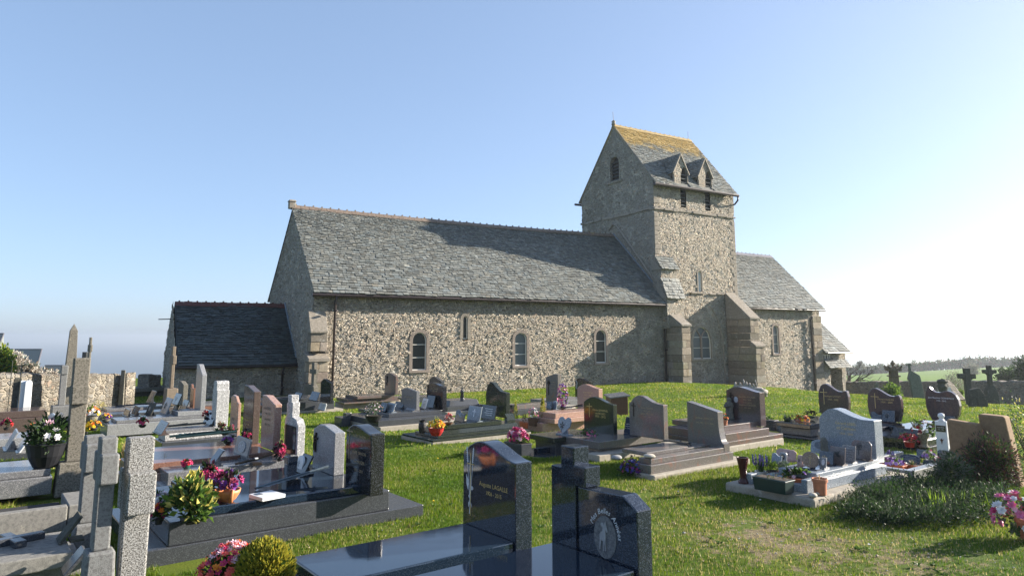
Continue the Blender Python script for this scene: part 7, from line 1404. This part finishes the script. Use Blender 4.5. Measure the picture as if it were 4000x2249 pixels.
c = t.ramp(n1.outputs[0], [(.3, (.045, .088, .010)), (.5, (.075, .122, .014)), (.7, (.12, .15, .022))])
c = t.mix(t.step(n2.outputs[0], .40, .72), c, C4((.10, .14, .02))); c = t.mix(t.math('MULTIPLY', t.step(n3.outputs[0], .5, .68), .55), c, C4((.035, .055, .008)))
soil = t.ramp(n3.outputs[0], [(.32, (.11, .085, .05)), (.55, (.22, .18, .11)), (.72, (.33, .28, .19))])
bm_ = t.step(t.math('ADD', t.math('MULTIPLY', sc_.outputs[0], .75), t.math('MULTIPLY', t.math('SUBTRACT', n2.outputs[0], .5), 1.3)), .40, .62); c = t.mix(bm_, c, soil)
far_n = t.noise(v, .03, 4, .6); sx = t.n('SeparateXYZ'); nt.links.new(v, sx.inputs[0])
fld = t.step(sx.outputs[2], -3.2, -2.2); fc = t.ramp(t.noise(t.obj((.10, .02, .1)), 1, 4).outputs[0], [(.35, (.08, .15, .018)), (.65, (.115, .19, .025))]); c = t.mix(fld, fc, c)
t.set(bs.inputs['Base Color'], c); bs.inputs['Roughness'].default_value = .95; bs.inputs['Specular IOR Level'].default_value = .1; t.bump(n3.outputs[0], .9, .03, bs)
tag(m.build('ground', GR, smooth=True, col=True), kind='structure')
SEAM, nt, bs, out = newmat('sea_water'); t = NT(nt); bs.inputs['Base Color'].default_value = (.03, .055, .075, 1); bs.inputs['Roughness'].default_value = .35; t.bump(t.noise(t.obj((.02, .02, .02)), 4, 4).outputs[0], .3, 2, bs)
m = MB(); n_ = 48; m.add([(0, 0, SEA)] + [(9500 * math.cos(2 * math.pi * k / n_), 9500 * math.sin(2 * math.pi * k / n_), SEA) for k in range(n_)], [(0, k + 1, (k + 1) % n_ + 1) for k in range(n_)]); tag(m.build('sea', SEAM), kind='structure')
# far hills across the bay
m = MB(); pf = [(-700, 420), (-300, 330), (0, 290), (250, 240), (450, 205), (620, 186), (800, 173), (980, 178), (1100, 176), (1350, 186), (1600, 196), (1900, 205), (2300, 215), (2900, 225), (3600, 260)]
for a, b_ in pf:
    p = at_d(px('q', a, b_), 1500); d = np.array([p[0], p[1]]) / math.hypot(p[0], p[1])
    for s, zz in ((-150, SEA - 2), (-60, SEA + (p[2] - SEA) * .6), (0, p[2]), (120, SEA + (p[2] - SEA) * .5), (260, SEA - 2)): m.v.append((p[0] + d[0] * s, p[1] + d[1] * s, zz if s == 0 else min(zz, p[2]))); m.c.append((1, 1, 1))
for i in range(len(pf) - 1):
    for j in range(4): a = i * 5 + j; m.f.append((a, a + 5, a + 6, a + 1)); m.m.append(0)
tag(m.build('far_hills', plain('far_hill_green', (.06, .08, .045), .95, scale=.01), smooth=True), kind='structure')

# walls round the churchyard
def wall(label, A, B, zt0, zt1, th=.5, zb=-2.2, slope_end=0, seed=1, cat='wall', name='stone_wall', mat=None):
    A, B = np.array(A, float), np.array(B, float); L = float(np.hypot(*(B - A))); u = (B - A) / L; o = thing(name, (A[0], A[1], 0), math.atan2(u[1], u[0]), label, cat); rg = random.Random(seed)
    n = max(3, int(L / .22)); m = MB()
    for i in range(n + 1):
        s = L * i / n; zt = zt0 + (zt1 - zt0) * i / n + rg.uniform(-.035, .035)
        if slope_end and s > L - slope_end: zt -= (s - (L - slope_end)) / slope_end * .9
        for j in range(9):
            z = zb + (zt - zb) * j / 8; m.v.append((s, rg.gauss(0, .018), z)); m.c.append((1, 1, 1))
        for (y, z) in ((.08, zt + .05), (th - .08, zt + .05), (th, zt), (th, zb)): m.v.append((s, y + rg.gauss(0, .015), z + rg.gauss(0, .012))); m.c.append((1, 1, 1))
    for i in range(n):
        for j in range(12): a = i * 13 + j; m.f.append((a, a + 13, a + 14, a + 1)); m.m.append(0)
    m.f.append(tuple(range(12, -1, -1))); m.m.append(0); m.f.append(tuple(n * 13 + k for k in range(13))); m.m.append(0)
    m.build('wall', mat or W_F, o); return o
Wd = lambda f, x, y, d: at_d(px(f, x, y), d)
zl = lambda y, d: at_d(px('a', 0, y), d)[2]
p0, p1, p2_ = Wd('a', -200, 700, 18.4), Wd('a', 600, 700, 21.6), Wd('a', 1255, 705, 23.8)
WL_ = rubble('pale_rubble_wall', 4.4, .62, .08); WL_.displacement_method = 'BUMP'
wall('pale rubble boundary wall behind the left-hand graves, below the blossoming hedge', (p0[0], p0[1]), (p2_[0], p2_[1]), p0[2], p2_[2], zb=-1.6, seed=2, mat=WL_)
a, b_ = Wd('a', 1262, 690, 23.6), Wd('a', 1312, 690, 23.6); o = thing('gate_pillar', (a[0], a[1], -.7), 0, 'narrow rough stone pillar at the end of the left boundary wall', 'pillar'); m = MB(); m.frus(0, b_[0] - a[0], 0, .6, -.4, a[2] + .7 + .05, .02); m.build('pillar', WL_, o, bevel=.03); m = MB(); m.frus(-.06, .14, -.1, .0, -.2, a[2] + .85, .03); m.build('leaning_post', OLDG, o, bevel=.02)
a, b_ = Wd('a', 1318, 838, 33), Wd('a', 1560, 832, 33); wall('low dark wall across the gap beside the annex', (a[0], a[1]), (b_[0], b_[1]), a[2], b_[2], zb=-2, seed=4, mat=rubble('dark_wall', 5, .45, .06))
MATS['dark_wall'].displacement_method = 'BUMP'
a, b_ = Wd('a', 1532, 706, 29), Wd('a', 1660, 706, 29.5); wall('short lichen-yellow rubble wall end touching the annex', (a[0], a[1]), (b_[0], b_[1]), a[2], b_[2], th=.7, zb=-1.6, seed=5, mat=WL_)
LA_, LB_ = np.array([19.9, 44.6, 0]), np.array([23.3, 30.9, 0]); dAB = (LB_ - LA_) / np.linalg.norm(LB_ - LA_)
def onwall(xn): return LA_ + dAB * along_x(LA_, dAB, xn)
def wtop(P, y): return at_d((2000, y), 1.0)[2] * 0 + at_d((3500, y), P[1])[2] if False else EYE + (lambda d: d[2] / d[1] * P[1])(ray((P[0] * 0 + 3500), y))
A1, A2, A3, A4 = onwall(3300), onwall(3735), onwall(3762), onwall(4150)
def ztop(P, xn, y): d = ray(xn, y); return EYE + d[2] / d[1] * P[1]
wall('reddish field-stone wall beyond the lawn, between vestry and gate gap, with sloping end', A1[:2], A2[:2], ztop(A1, 3300, 1493), ztop(A2, 3735, 1491), zb=-3, slope_end=.8, seed=6)
wall('field-stone wall running out of frame right of the gate gap', A3[:2], A4[:2], ztop(A3, 3762, 1491), ztop(A4, 4150, 1490), zb=-3, seed=7)
# white gate seen over the notched headstone
W = Wd('h', 1290, 500, 33); o = thing('white_gate', W, math.atan2(dAB[1], dAB[0]) * 0 + .3, 'white wooden gate with flat posts, half hidden by the notched headstone', 'gate'); k = 33 / 2700 * .38; Zg = lambda y: Wd('h', 1290, y, 33)[2] - W[2]
for s in (-62, 66): m = MB(); m.box(s * k - .05, s * k + .05, -.05, .05, Zg(560), Zg(428)); m.build('post', WHITE, o)
m = MB(); m.box(-40 * k, 40 * k, -.03, .0, Zg(462), Zg(452)); m.box(-62 * k + .06, 66 * k - .06, -.03, .0, Zg(505), Zg(495)); m.build('rail', WHITE, o)
for s in (-42, -20, 20, 44): m = MB(); m.box(s * k - .03, s * k + .03, -.05, -.031, Zg(520), Zg(445)); m.build('picket', WHITE, o)
# houses beyond the left wall
def house(label, xr_, yr, xl_, rake, d, seed):
    P = Wd('a', xr_, yr, d); k = d / 2700 * .38; L = (xr_ - xl_) * k; dr = rake[1] * k * .98; w = dr * 1.0; o = thing('house', (P[0], P[1], 0), R(3), label, 'house'); zg = far(P[0], P[1]) - 1; zr = P[2]; run = max(3.5, rake[1] * k * 1.0 + 2); drop = run * 1.05
    dx = rake[0] / rake[1] * drop * .9
    m = MB(); m.box(-L, -.35, -run + .3, run - .3, zg, zr - drop); m.build('wall', plain('house_render', (.34, .32, .28), .9) if 'house_render' not in MATS else MATS['house_render'], o)
    m = MB(); e = .25; m.prism([(-run, zr - drop), (run, zr - drop), (run, zr - drop - .15), (-run, zr - drop - .15)][::-1], lambda p, q: (-L, p, q), lambda p, q: (0, p, q)); m.v = []; m.f = []; m.m = []; m.c = []
    m.add([(-L, -run, zr - drop), (dx, -run, zr - drop), (0, 0, zr), (-L, 0, zr), (-dx * 1.6, run, zr - drop), (-L, run, zr - drop)], [(0, 1, 2, 3), (3, 2, 4, 5), (1, 4, 2), (0, 3, 5)]); m.build('roof', HR_, o)
    m = MB(); m.tube([(dx, -run - .05, zr - drop), (0, 0, zr + .05)], .12, 5); m.tube([(-L, 0, zr + .04), (0, 0, zr + .04)], .10, 5); m.build('verge', HV_, o)
    m = MB(); m.box(-L * .5 - .5, -L * .5 + .5, -run + .2, -run + .29, zg + 2.5, zg + 3.8); m.build('window', GLASS, o); return o
HR_ = plain('grey_green_slate_roof', (.16, .175, .165), .7, var=.1); HV_ = plain('dark_verge', (.10, .095, .11), .7)
house('house with tall grey-green roof cut by the left edge', 40, 270, -300, (75, 200), 140, 1); house('house with long grey-green roof behind the blossoming hedge', 430, 432, 100, (72, 160), 138, 2); house('lowest grey-green roof, right of the other two behind the obelisk', 650, 597, 470, (60, 100), 150, 3)
W = Wd('a', 1430, 775, 75); o = thing('house', (W[0], W[1], 0), R(2), 'low grey roof showing in the gap beside the annex', 'house'); zr = W[2]; m = MB(); m.add([(-6, -5, zr - 3), (8, -5, zr - 3), (8, 0, zr), (-6, 0, zr), (8, 5, zr - 3), (-6, 5, zr - 3)], [(0, 1, 2, 3), (3, 2, 4, 5), (1, 4, 2), (0, 3, 5)]); m.build('roof', plain('weathered_slate_roof', (.16, .15, .14), .8), o); m = MB(); m.box(-1, 5, -.1, .1, zr + .0, zr + .18); m.build('ridge_tiles', WHITE, o); m = MB(); m.box(-5.8, 7.8, -4.6, 4.6, zr - 8, zr - 3.01); m.build('wall', MATS['house_render'], o)
# hedges, bushes and trees in the distance
BLO = [leafmat('blossom_cream', (.46, .41, .35)), leafmat('blossom_white', (.58, .55, .50)), leafmat('twig_brown', (.20, .16, .12)), LF['grey']]
def bush(name, label, f, x0, x1, yt, yb, d, n, L, mats, w=.5, seed=1, stems=6, cat='bush', group=None, shape='ball', sink=.6):
    a, b_ = Wd(f, x0, yb, d), Wd(f, x1, yb, d); rx = (b_[0] - a[0]) / 2; zt_, zb_ = Wd(f, (x0 + x1) / 2, yt, d)[2], a[2]; W = (a + b_) / 2; zg = far(W[0], W[1]); W[2] = min(zg, zb_ - sink) - .1; rz = (zt_ - zb_ + sink) / 2
    return shrub(name, label, W, rx, min(rx, 2.5), rz, n, L, mats, w, stems, seed, cz=(zt_ + zb_ - sink) / 2 - W[2], cat=cat, group=group, shape=shape)
GB = 'blossoming bushes behind the left wall'
bush('blossoming_bush', 'tall cream-blossomed bush behind the boundary wall, nearest the left edge', 'a', -60, 260, 500, 720, 34, 4600, .16, BLO, .6, 3, 9, group=GB)
bush('blossoming_bush', 'middle cream-blossomed bush sloping down behind the boundary wall', 'a', 190, 430, 600, 720, 34.5, 3200, .15, BLO, .6, 4, 8, group=GB)
bush('blossoming_bush', 'low cream-blossomed bush at the right end of the blossoming row, near the pale cross', 'a', 370, 590, 655, 720, 35, 2000, .14, BLO, .6, 5, 7, group=GB)
bush('green_bush', 'yellow-green round bush at the far left edge above the boundary wall', 'a', -140, 85, 430, 740, 32, 3600, .16, [LF['mid'], LF['lime'], LF['gold'], LF['light']], .5, 6, 6)
def bare_tree(name, label, f, x, yb, d, H, spread, seed, n=5):
    W = Wd(f, x, yb, d); W[2] = far(W[0], W[1]); rg = random.Random(seed); o = thing(name, W, 0, label, 'tree'); tk = MB(); br = MB(); z0 = Wd(f, x, yb, d)[2] - W[2]
    tk.tube([(0, 0, -.2), (.05, 0, z0 * .6), (.1, 0, z0 + H * .2)], .16, 7, r1=.10); tk.build('trunk', BARK, o)
    def grow(p, dv, L, r, lev):
        q = p + dv * L; mid = p.lerp(q, .5) + Vector((rg.gauss(0, .06), rg.gauss(0, .06), rg.gauss(0, .05))) * L; br.tube([tuple(p), tuple(mid), tuple(q)], r, 4, r1=r * .55)
        if lev:
            for _ in range(rg.choice((2, 3, 3))): grow(q if rg.random() < .6 else mid, (dv + rdir(rg) * .75 + Vector((spread * .25, 0, .12))).normalized(), L * rg.uniform(.6, .82), r * .55, lev - 1)
    for _ in range(n): grow(Vector((.1, 0, z0 * .7 + H * .1)), (rdir(rg, .0) + Vector((spread, 0, .5))).normalized(), H * .42, .06, 4)
    br.build('branches', BARK, o); return o
BARK = plain('dark_bark', (.06, .05, .042), .95)
bare_tree('bare_tree', 'leafless wind-bent tree beyond the wall beside the vestry', 'q', 45, 510, 50, 2.1, .5, 5, 6)
PAL = [leafmat('pale_willow', (.20, .21, .15)), LF['grey'], leafmat('pale_twig', (.17, .14, .10))]
bush('pale_bush', 'pale grey-green misty bush in the gate gap beyond the wall', 'q', 1465, 1750, 375, 640, 62, 2600, .13, PAL, .35, 8, 9); bush('pale_bush', 'small pale bush high on the field behind the thick-armed cross', 'q', 1745, 1930, 262, 385, 150, 1400, .32, PAL, .45, 9, 8)
bush('dark_bush', 'dark round wind-clipped bush above the wall, right of the two tall crosses', 'q', 2215, 2500, 330, 520, 46, 2800, .16, [LF['dark'], LF['dark'], LF['mid']], .5, 10, 6); bush('dark_bush', 'tall dark bush cut by the right edge above the wall', 'q', 2470, 2760, 200, 540, 44, 3000, .17, [LF['dark'], LF['mid'], LF['grey']], .45, 11, 8)
bush('green_shrub', 'bright green leafy shrub behind the second heart-topped headstone', 'h', 655, 835, 410, 545, 27, 1300, .09, [LF['light'], LF['mid'], LF['lime']], .55, 12, 5, sink=.2); bush('green_shrub', 'small bright green shrub at the gate gap', 'q', 1640, 1700, 640, 720, 36, 360, .1, [LF['light'], LF['lime']], .55, 13, 4, sink=.2)
bush('far_tree', 'small hazy tree on the skyline beside the vestry', 'q', 185, 272, 235, 310, 250, 700, .5, PAL, .5, 14, 4, cat='tree')
m = MB(); rg = random.Random(8)
for i in range(260):
    xx = -250 + 3100 * i / 260 + rg.uniform(-8, 8); d = 262 + rg.uniform(-4, 4); yb = 385 - 92 * max(0, min(1, (xx - 270) / 1500)) + rg.uniform(-4, 4); big = 1 + .35 * smooth(1500, 1800, xx) - .1; P = Wd('q', xx, yb + 14, d); r = rg.uniform(1.3, 2.4); h = rg.uniform(1.1, 1.9) * big
    foliage(m, (P[0], P[1], P[2] + h * .75), (r, r, h), 62, .75, rg, [0, 1, 0, 2], 'ball', w=.6)
tag(m.build('hedgerow', [LF['dark'], LF['mid'], LF['brown']]), 'dark hedgerow along the top of the sloping green field', 'hedge', kind='stuff')

# turf: real blades where the lawn is near enough to show them
rects = []
def footprint(o):
    v = [Vector(c) for ch in o.children if ch.type == 'MESH' for c in ch.bound_box if c[2] < .35]
    for ch in o.children:
        if ch.type != 'MESH': continue
        bb = np.array([tuple(c) for c in ch.bound_box])
        if bb[:, 2].min() < .2: rects.append((o.location.x, o.location.y, o.rotation_euler.z, bb[:, 0].min(), bb[:, 0].max(), bb[:, 1].min(), bb[:, 1].max()))
for o in list(S.objects):
    if o.parent is None and o.type == 'EMPTY' and o.get('category') in ('tomb', 'cross', 'slab', 'box', 'gravestone', 'monument', 'planter', 'grave marker'): footprint(o)
def turf(name, n, r0, r1, hgt, wid, seed, label, tone=1.0):
    rg = np.random.default_rng(seed); az = np.radians(rg.uniform(-39, 39, n)); r = np.sqrt(rg.uniform(r0 ** 2, r1 ** 2, n)); x, y = r * np.sin(az), r * np.cos(az)
    keep = np.ones(n, bool)
    lx, ly = (x - C0[0]) * EX[0] + (y - C0[1]) * EX[1], (x - C0[0]) * EY[0] + (y - C0[1]) * EY[1]
    keep &= ~((lx > -4.6) & (lx < 34.2) & (ly > -.03)); keep &= ~((lx > -5) & (ly > 9)); keep &= ~((lx > 23) & (lx < 24.2) & (ly > -1.5)) & ~((lx > 18) & (lx < 18.8) & (ly > -1.2))
    for (ox, oy, a, x0, x1, y0, y1) in rects:
        u, v = (x - ox) * math.cos(a) + (y - oy) * math.sin(a), -(x - ox) * math.sin(a) + (y - oy) * math.cos(a); keep &= ~((u > x0) & (u < x1) & (v > y0) & (v < y1))
    keep &= ~((x > 18) & (y > 43))
    x, y = x[keep], y[keep]; n = len(x); z = np.empty(n); br = np.empty(n); n1 = np.empty(n); n2 = np.empty(n)
    for i in range(n):
        a, b_ = float(x[i]), float(y[i]); z[i] = land(a, b_) + .025 * noise.noise(Vector((a * .8, b_ * .8, 0))) + .012 * noise.noise(Vector((a * 2.6, b_ * 2.6, 4))); br[i] = bare(a, b_); n1[i] = noise.noise(Vector((a * .6, b_ * .6, 7))); n2[i] = noise.noise(Vector((a * 2.2, b_ * 2.2, 2)))
    k2 = rg.random(n) > np.clip(br * .95 + n2 * .9 - .12, 0, .93); x, y, z, br, n1, n2 = (q[k2] for q in (x, y, z, br, n1, n2)); n = len(x)
    d = np.hypot(x, y); h = hgt * rg.uniform(.55, 1.35, n) * (1 + .42 * n2 + .3 * n1) * (1 - .45 * br); h = np.where(rg.random(n) < .015, h * 2.0, h); w = wid * (.6 + d / 12) * rg.uniform(.7, 1.3, n); an = rg.uniform(0, 6.283, n); le = rg.normal(0, .55, n) * h; la = rg.uniform(0, 6.283, n)
    v = np.empty((n, 3, 3), np.float32); cx, sx_ = np.cos(an) * w, np.sin(an) * w
    v[:, 0] = np.stack([x - cx, y - sx_, z - .012], 1); v[:, 1] = np.stack([x + cx, y + sx_, z - .012], 1); v[:, 2] = np.stack([x + le * np.cos(la), y + le * np.sin(la), z + h], 1)
    g = np.array([.050, .115, .007]), np.array([.175, .225, .014]), np.array([.34, .29, .12]); tt = np.clip(.45 + .55 * n1 + .45 * n2 + rg.normal(0, .28, n), 0, 1)[:, None]; col = g[0] * (1 - tt) + g[1] * tt
    st = (rg.random(n) < np.clip(.09 + .5 * br + .25 * n1 + .12 * n2, .02, .75))[:, None]; col = np.where(st, g[2] * rg.uniform(.6, 1.25, (n, 1)), col)
    me = bpy.data.meshes.new(name); me.vertices.add(3 * n); me.loops.add(3 * n); me.polygons.add(n); me.vertices.foreach_set('co', v.ravel()); me.loops.foreach_set('vertex_index', np.arange(3 * n, dtype=np.int32)); me.polygons.foreach_set('loop_start', np.arange(0, 3 * n, 3, dtype=np.int32)); me.polygons.foreach_set('loop_total', np.full(n, 3, np.int32)); me.update(calc_edges=True)
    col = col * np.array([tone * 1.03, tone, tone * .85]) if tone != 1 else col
    a = me.color_attributes.new('Col', 'FLOAT_COLOR', 'POINT'); a.data.foreach_set('color', np.repeat(np.concatenate([col, np.ones((n, 1))], 1), 3, 0).astype(np.float32).ravel())
    me.materials.append(TURF); o = bpy.data.objects.new(name, me); COL.objects.link(o); return tag(o, label, 'grass', kind='stuff')
TURF, nt, bs, out = newmat('turf_blades'); t = NT(nt); at = t.n('VertexColor'); at.layer_name = 'Col'; t.set(bs.inputs['Base Color'], at.outputs[0]); bs.inputs['Roughness'].default_value = .55; bs.inputs['Specular IOR Level'].default_value = .25
tr = t.n('BsdfTranslucent'); t.set(tr.inputs[0], at.outputs[0]); mx = t.n('MixShader', i_0=.42); nt.links.new(bs.outputs[0], mx.inputs[1]); nt.links.new(tr.outputs[0], mx.inputs[2]); nt.links.new(mx.outputs[0], out.inputs[0])
turf('grass', 300000, 4.2, 13.5, .026, .0032, 1, 'short green turf with straw-coloured patches between the front graves')
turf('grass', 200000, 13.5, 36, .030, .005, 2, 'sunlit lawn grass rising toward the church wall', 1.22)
# stones and straw bits on the worn patch, yellow flowers in the grass
m = MB(); rg = random.Random(12); k_ = 0
while k_ < 1000:
    x, y = rg.uniform(-2.6, 6), rg.uniform(4.5, 11)
    if rg.random() > bare(x, y) ** 1.4 * .9: continue
    k_ += 1; r = rg.uniform(.004, .011) * (1.9 if rg.random() < .04 else 1); z = land(x, y) + .025 * noise.noise(Vector((x * .8, y * .8, 0))); g = rg.uniform(.7, 1.1)
    vs = [(x + r * rg.uniform(.6, 1.3) * a, y + r * rg.uniform(.6, 1.3) * b_, z + r * .6 * c) for a, b_, c in ((1, 0, 0), (0, 1, 0), (-1, 0, 0), (0, -1, 0), (0, 0, 1.2), (0, 0, -1))]
    m.add(vs, [(0, 1, 4), (1, 2, 4), (2, 3, 4), (3, 0, 4), (1, 0, 5), (2, 1, 5), (3, 2, 5), (0, 3, 5)], 0 if rg.random() < .3 else 1)
tag(m.build('gravel', [PEBG, plain('straw_bits', (.32, .26, .17), .9)]), 'pale grit and straw bits on the worn lawn patch', 'gravel', kind='stuff')
m = MB(); rg = random.Random(21); k_ = 0
while k_ < 170:
    az, r = R(rg.uniform(-22, 36)), rg.uniform(7, 20); x, y = r * math.sin(az), r * math.cos(az)
    if any(x0 - .05 < (x - ox) * math.cos(a) + (y - oy) * math.sin(a) < x1 + .05 and y0 - .05 < -(x - ox) * math.sin(a) + (y - oy) * math.cos(a) < y1 + .05 for (ox, oy, a, x0, x1, y0, y1) in rects): continue
    k_ += 1; z = land(x, y) + .012; kind = rg.random(); n = rg.randint(7, 13)
    for q in range(n):
        an = rg.uniform(0, 6.28); leaf(m, Vector((x, y, z)), Vector((math.cos(an), math.sin(an), rg.uniform(.15, .7))), rg.uniform(.028, .055), .02, 0 if kind < .6 else 1, rg, .5)
    if kind > .72: bloom(m, Vector((x, y, z + .045)), Vector((0, 0, 1)), .016, 2 if kind > .86 else 3, rg, 7, .2)
tag(m.build('weeds', [LF['mid'], LF['light'], FL['yellow'], FL['white']]), 'low broad-leaved weeds, dandelions and daisies scattered through the turf', 'weeds', kind='stuff')
# haze of the sea air
m = MB(); m.box(-9800, 9800, -9800, 9800, SEA - 9, 17.5); hz = m.build('haze', [])
HZ = bpy.data.materials.new('sea_haze'); HZ.use_nodes = True; nt = HZ.node_tree
for n in list(nt.nodes): nt.nodes.remove(n)
ou = nt.nodes.new('ShaderNodeOutputMaterial'); pv = nt.nodes.new('ShaderNodeVolumePrincipled'); pv.inputs['Color'].default_value = (.76, .84, .93, 1); pv.inputs['Density'].default_value = .0004; pv.inputs['Anisotropy'].default_value = .5; nt.links.new(pv.outputs[0], ou.inputs['Volume'])
hz.data.materials.append(HZ); tag(hz, 'pale sea haze over the hill, fields and bay', 'haze', kind='stuff')
# ------------------------------------------------------------------ camera, sun, sky
cam = bpy.data.cameras.new('camera'); cam.sensor_width = 36; cam.lens = FPX / 4000 * 36; cam.clip_end = 60000; cam.clip_start = .05
cam.shift_y = -(1124.5 - CY) / 4000
co = bpy.data.objects.new('camera', cam); COL.objects.link(co); co.location = (0, 0, EYE); co.rotation_euler = (math.pi / 2 + TILT, 0, 0); S.camera = co
SUN_AZ, SUN_EL = R(70.8), R(18.5)
sd = Vector((math.sin(SUN_AZ) * math.cos(SUN_EL), math.cos(SUN_AZ) * math.cos(SUN_EL), math.sin(SUN_EL)))
sl = bpy.data.lights.new('sun', 'SUN'); sl.energy = 5.0; sl.angle = R(.53); sl.color = (1.0, .90, .76)
so = bpy.data.objects.new('sun', sl); COL.objects.link(so); so.rotation_euler = (-sd).to_track_quat('-Z', 'Y').to_euler(); so.location = (30, 10, 25)
w = bpy.data.worlds.new('World'); S.world = w; w.use_nodes = True; nt = w.node_tree
for n in list(nt.nodes): nt.nodes.remove(n)
sk = nt.nodes.new('ShaderNodeTexSky'); sk.sky_type = 'NISHITA'; sk.sun_disc = False; sk.sun_elevation = SUN_EL; sk.sun_rotation = SUN_AZ
sk.altitude = 50; sk.air_density = .7; sk.dust_density = 1.0; sk.ozone_density = 6.0
bg = nt.nodes.new('ShaderNodeBackground'); bg.inputs[1].default_value = .15; wo = nt.nodes.new('ShaderNodeOutputWorld')
gm = nt.nodes.new('ShaderNodeGamma'); gm.inputs[1].default_value = .53; nt.links.new(sk.outputs[0], gm.inputs[0]); mt = nt.nodes.new('ShaderNodeMix'); mt.data_type = 'RGBA'; mt.blend_type = 'MULTIPLY'; mt.inputs[0].default_value = 1; mt.inputs[7].default_value = (.99, .962, .97, 1); nt.links.new(gm.outputs[0], mt.inputs[6]); nt.links.new(mt.outputs[2], bg.inputs[0]); nt.links.new(bg.outputs[0], wo.inputs[0])
S.view_settings.view_transform = 'Standard'; S.view_settings.look = 'None'; S.view_settings.exposure = 1.76; S.view_settings.gamma = 1
S.render.engine = 'CYCLES'; S.cycles.use_denoising = True; S.cycles.max_bounces = 6; S.cycles.diffuse_bounces = 3; S.cycles.glossy_bounces = 4
S.cycles.use_adaptive_sampling = False
try: S.cycles.denoising_input_passes = 'RGB_ALBEDO_NORMAL'; S.cycles.denoising_prefilter = 'ACCURATE'
except Exception: pass
S.render.resolution_x, S.render.resolution_y = 1024, 575
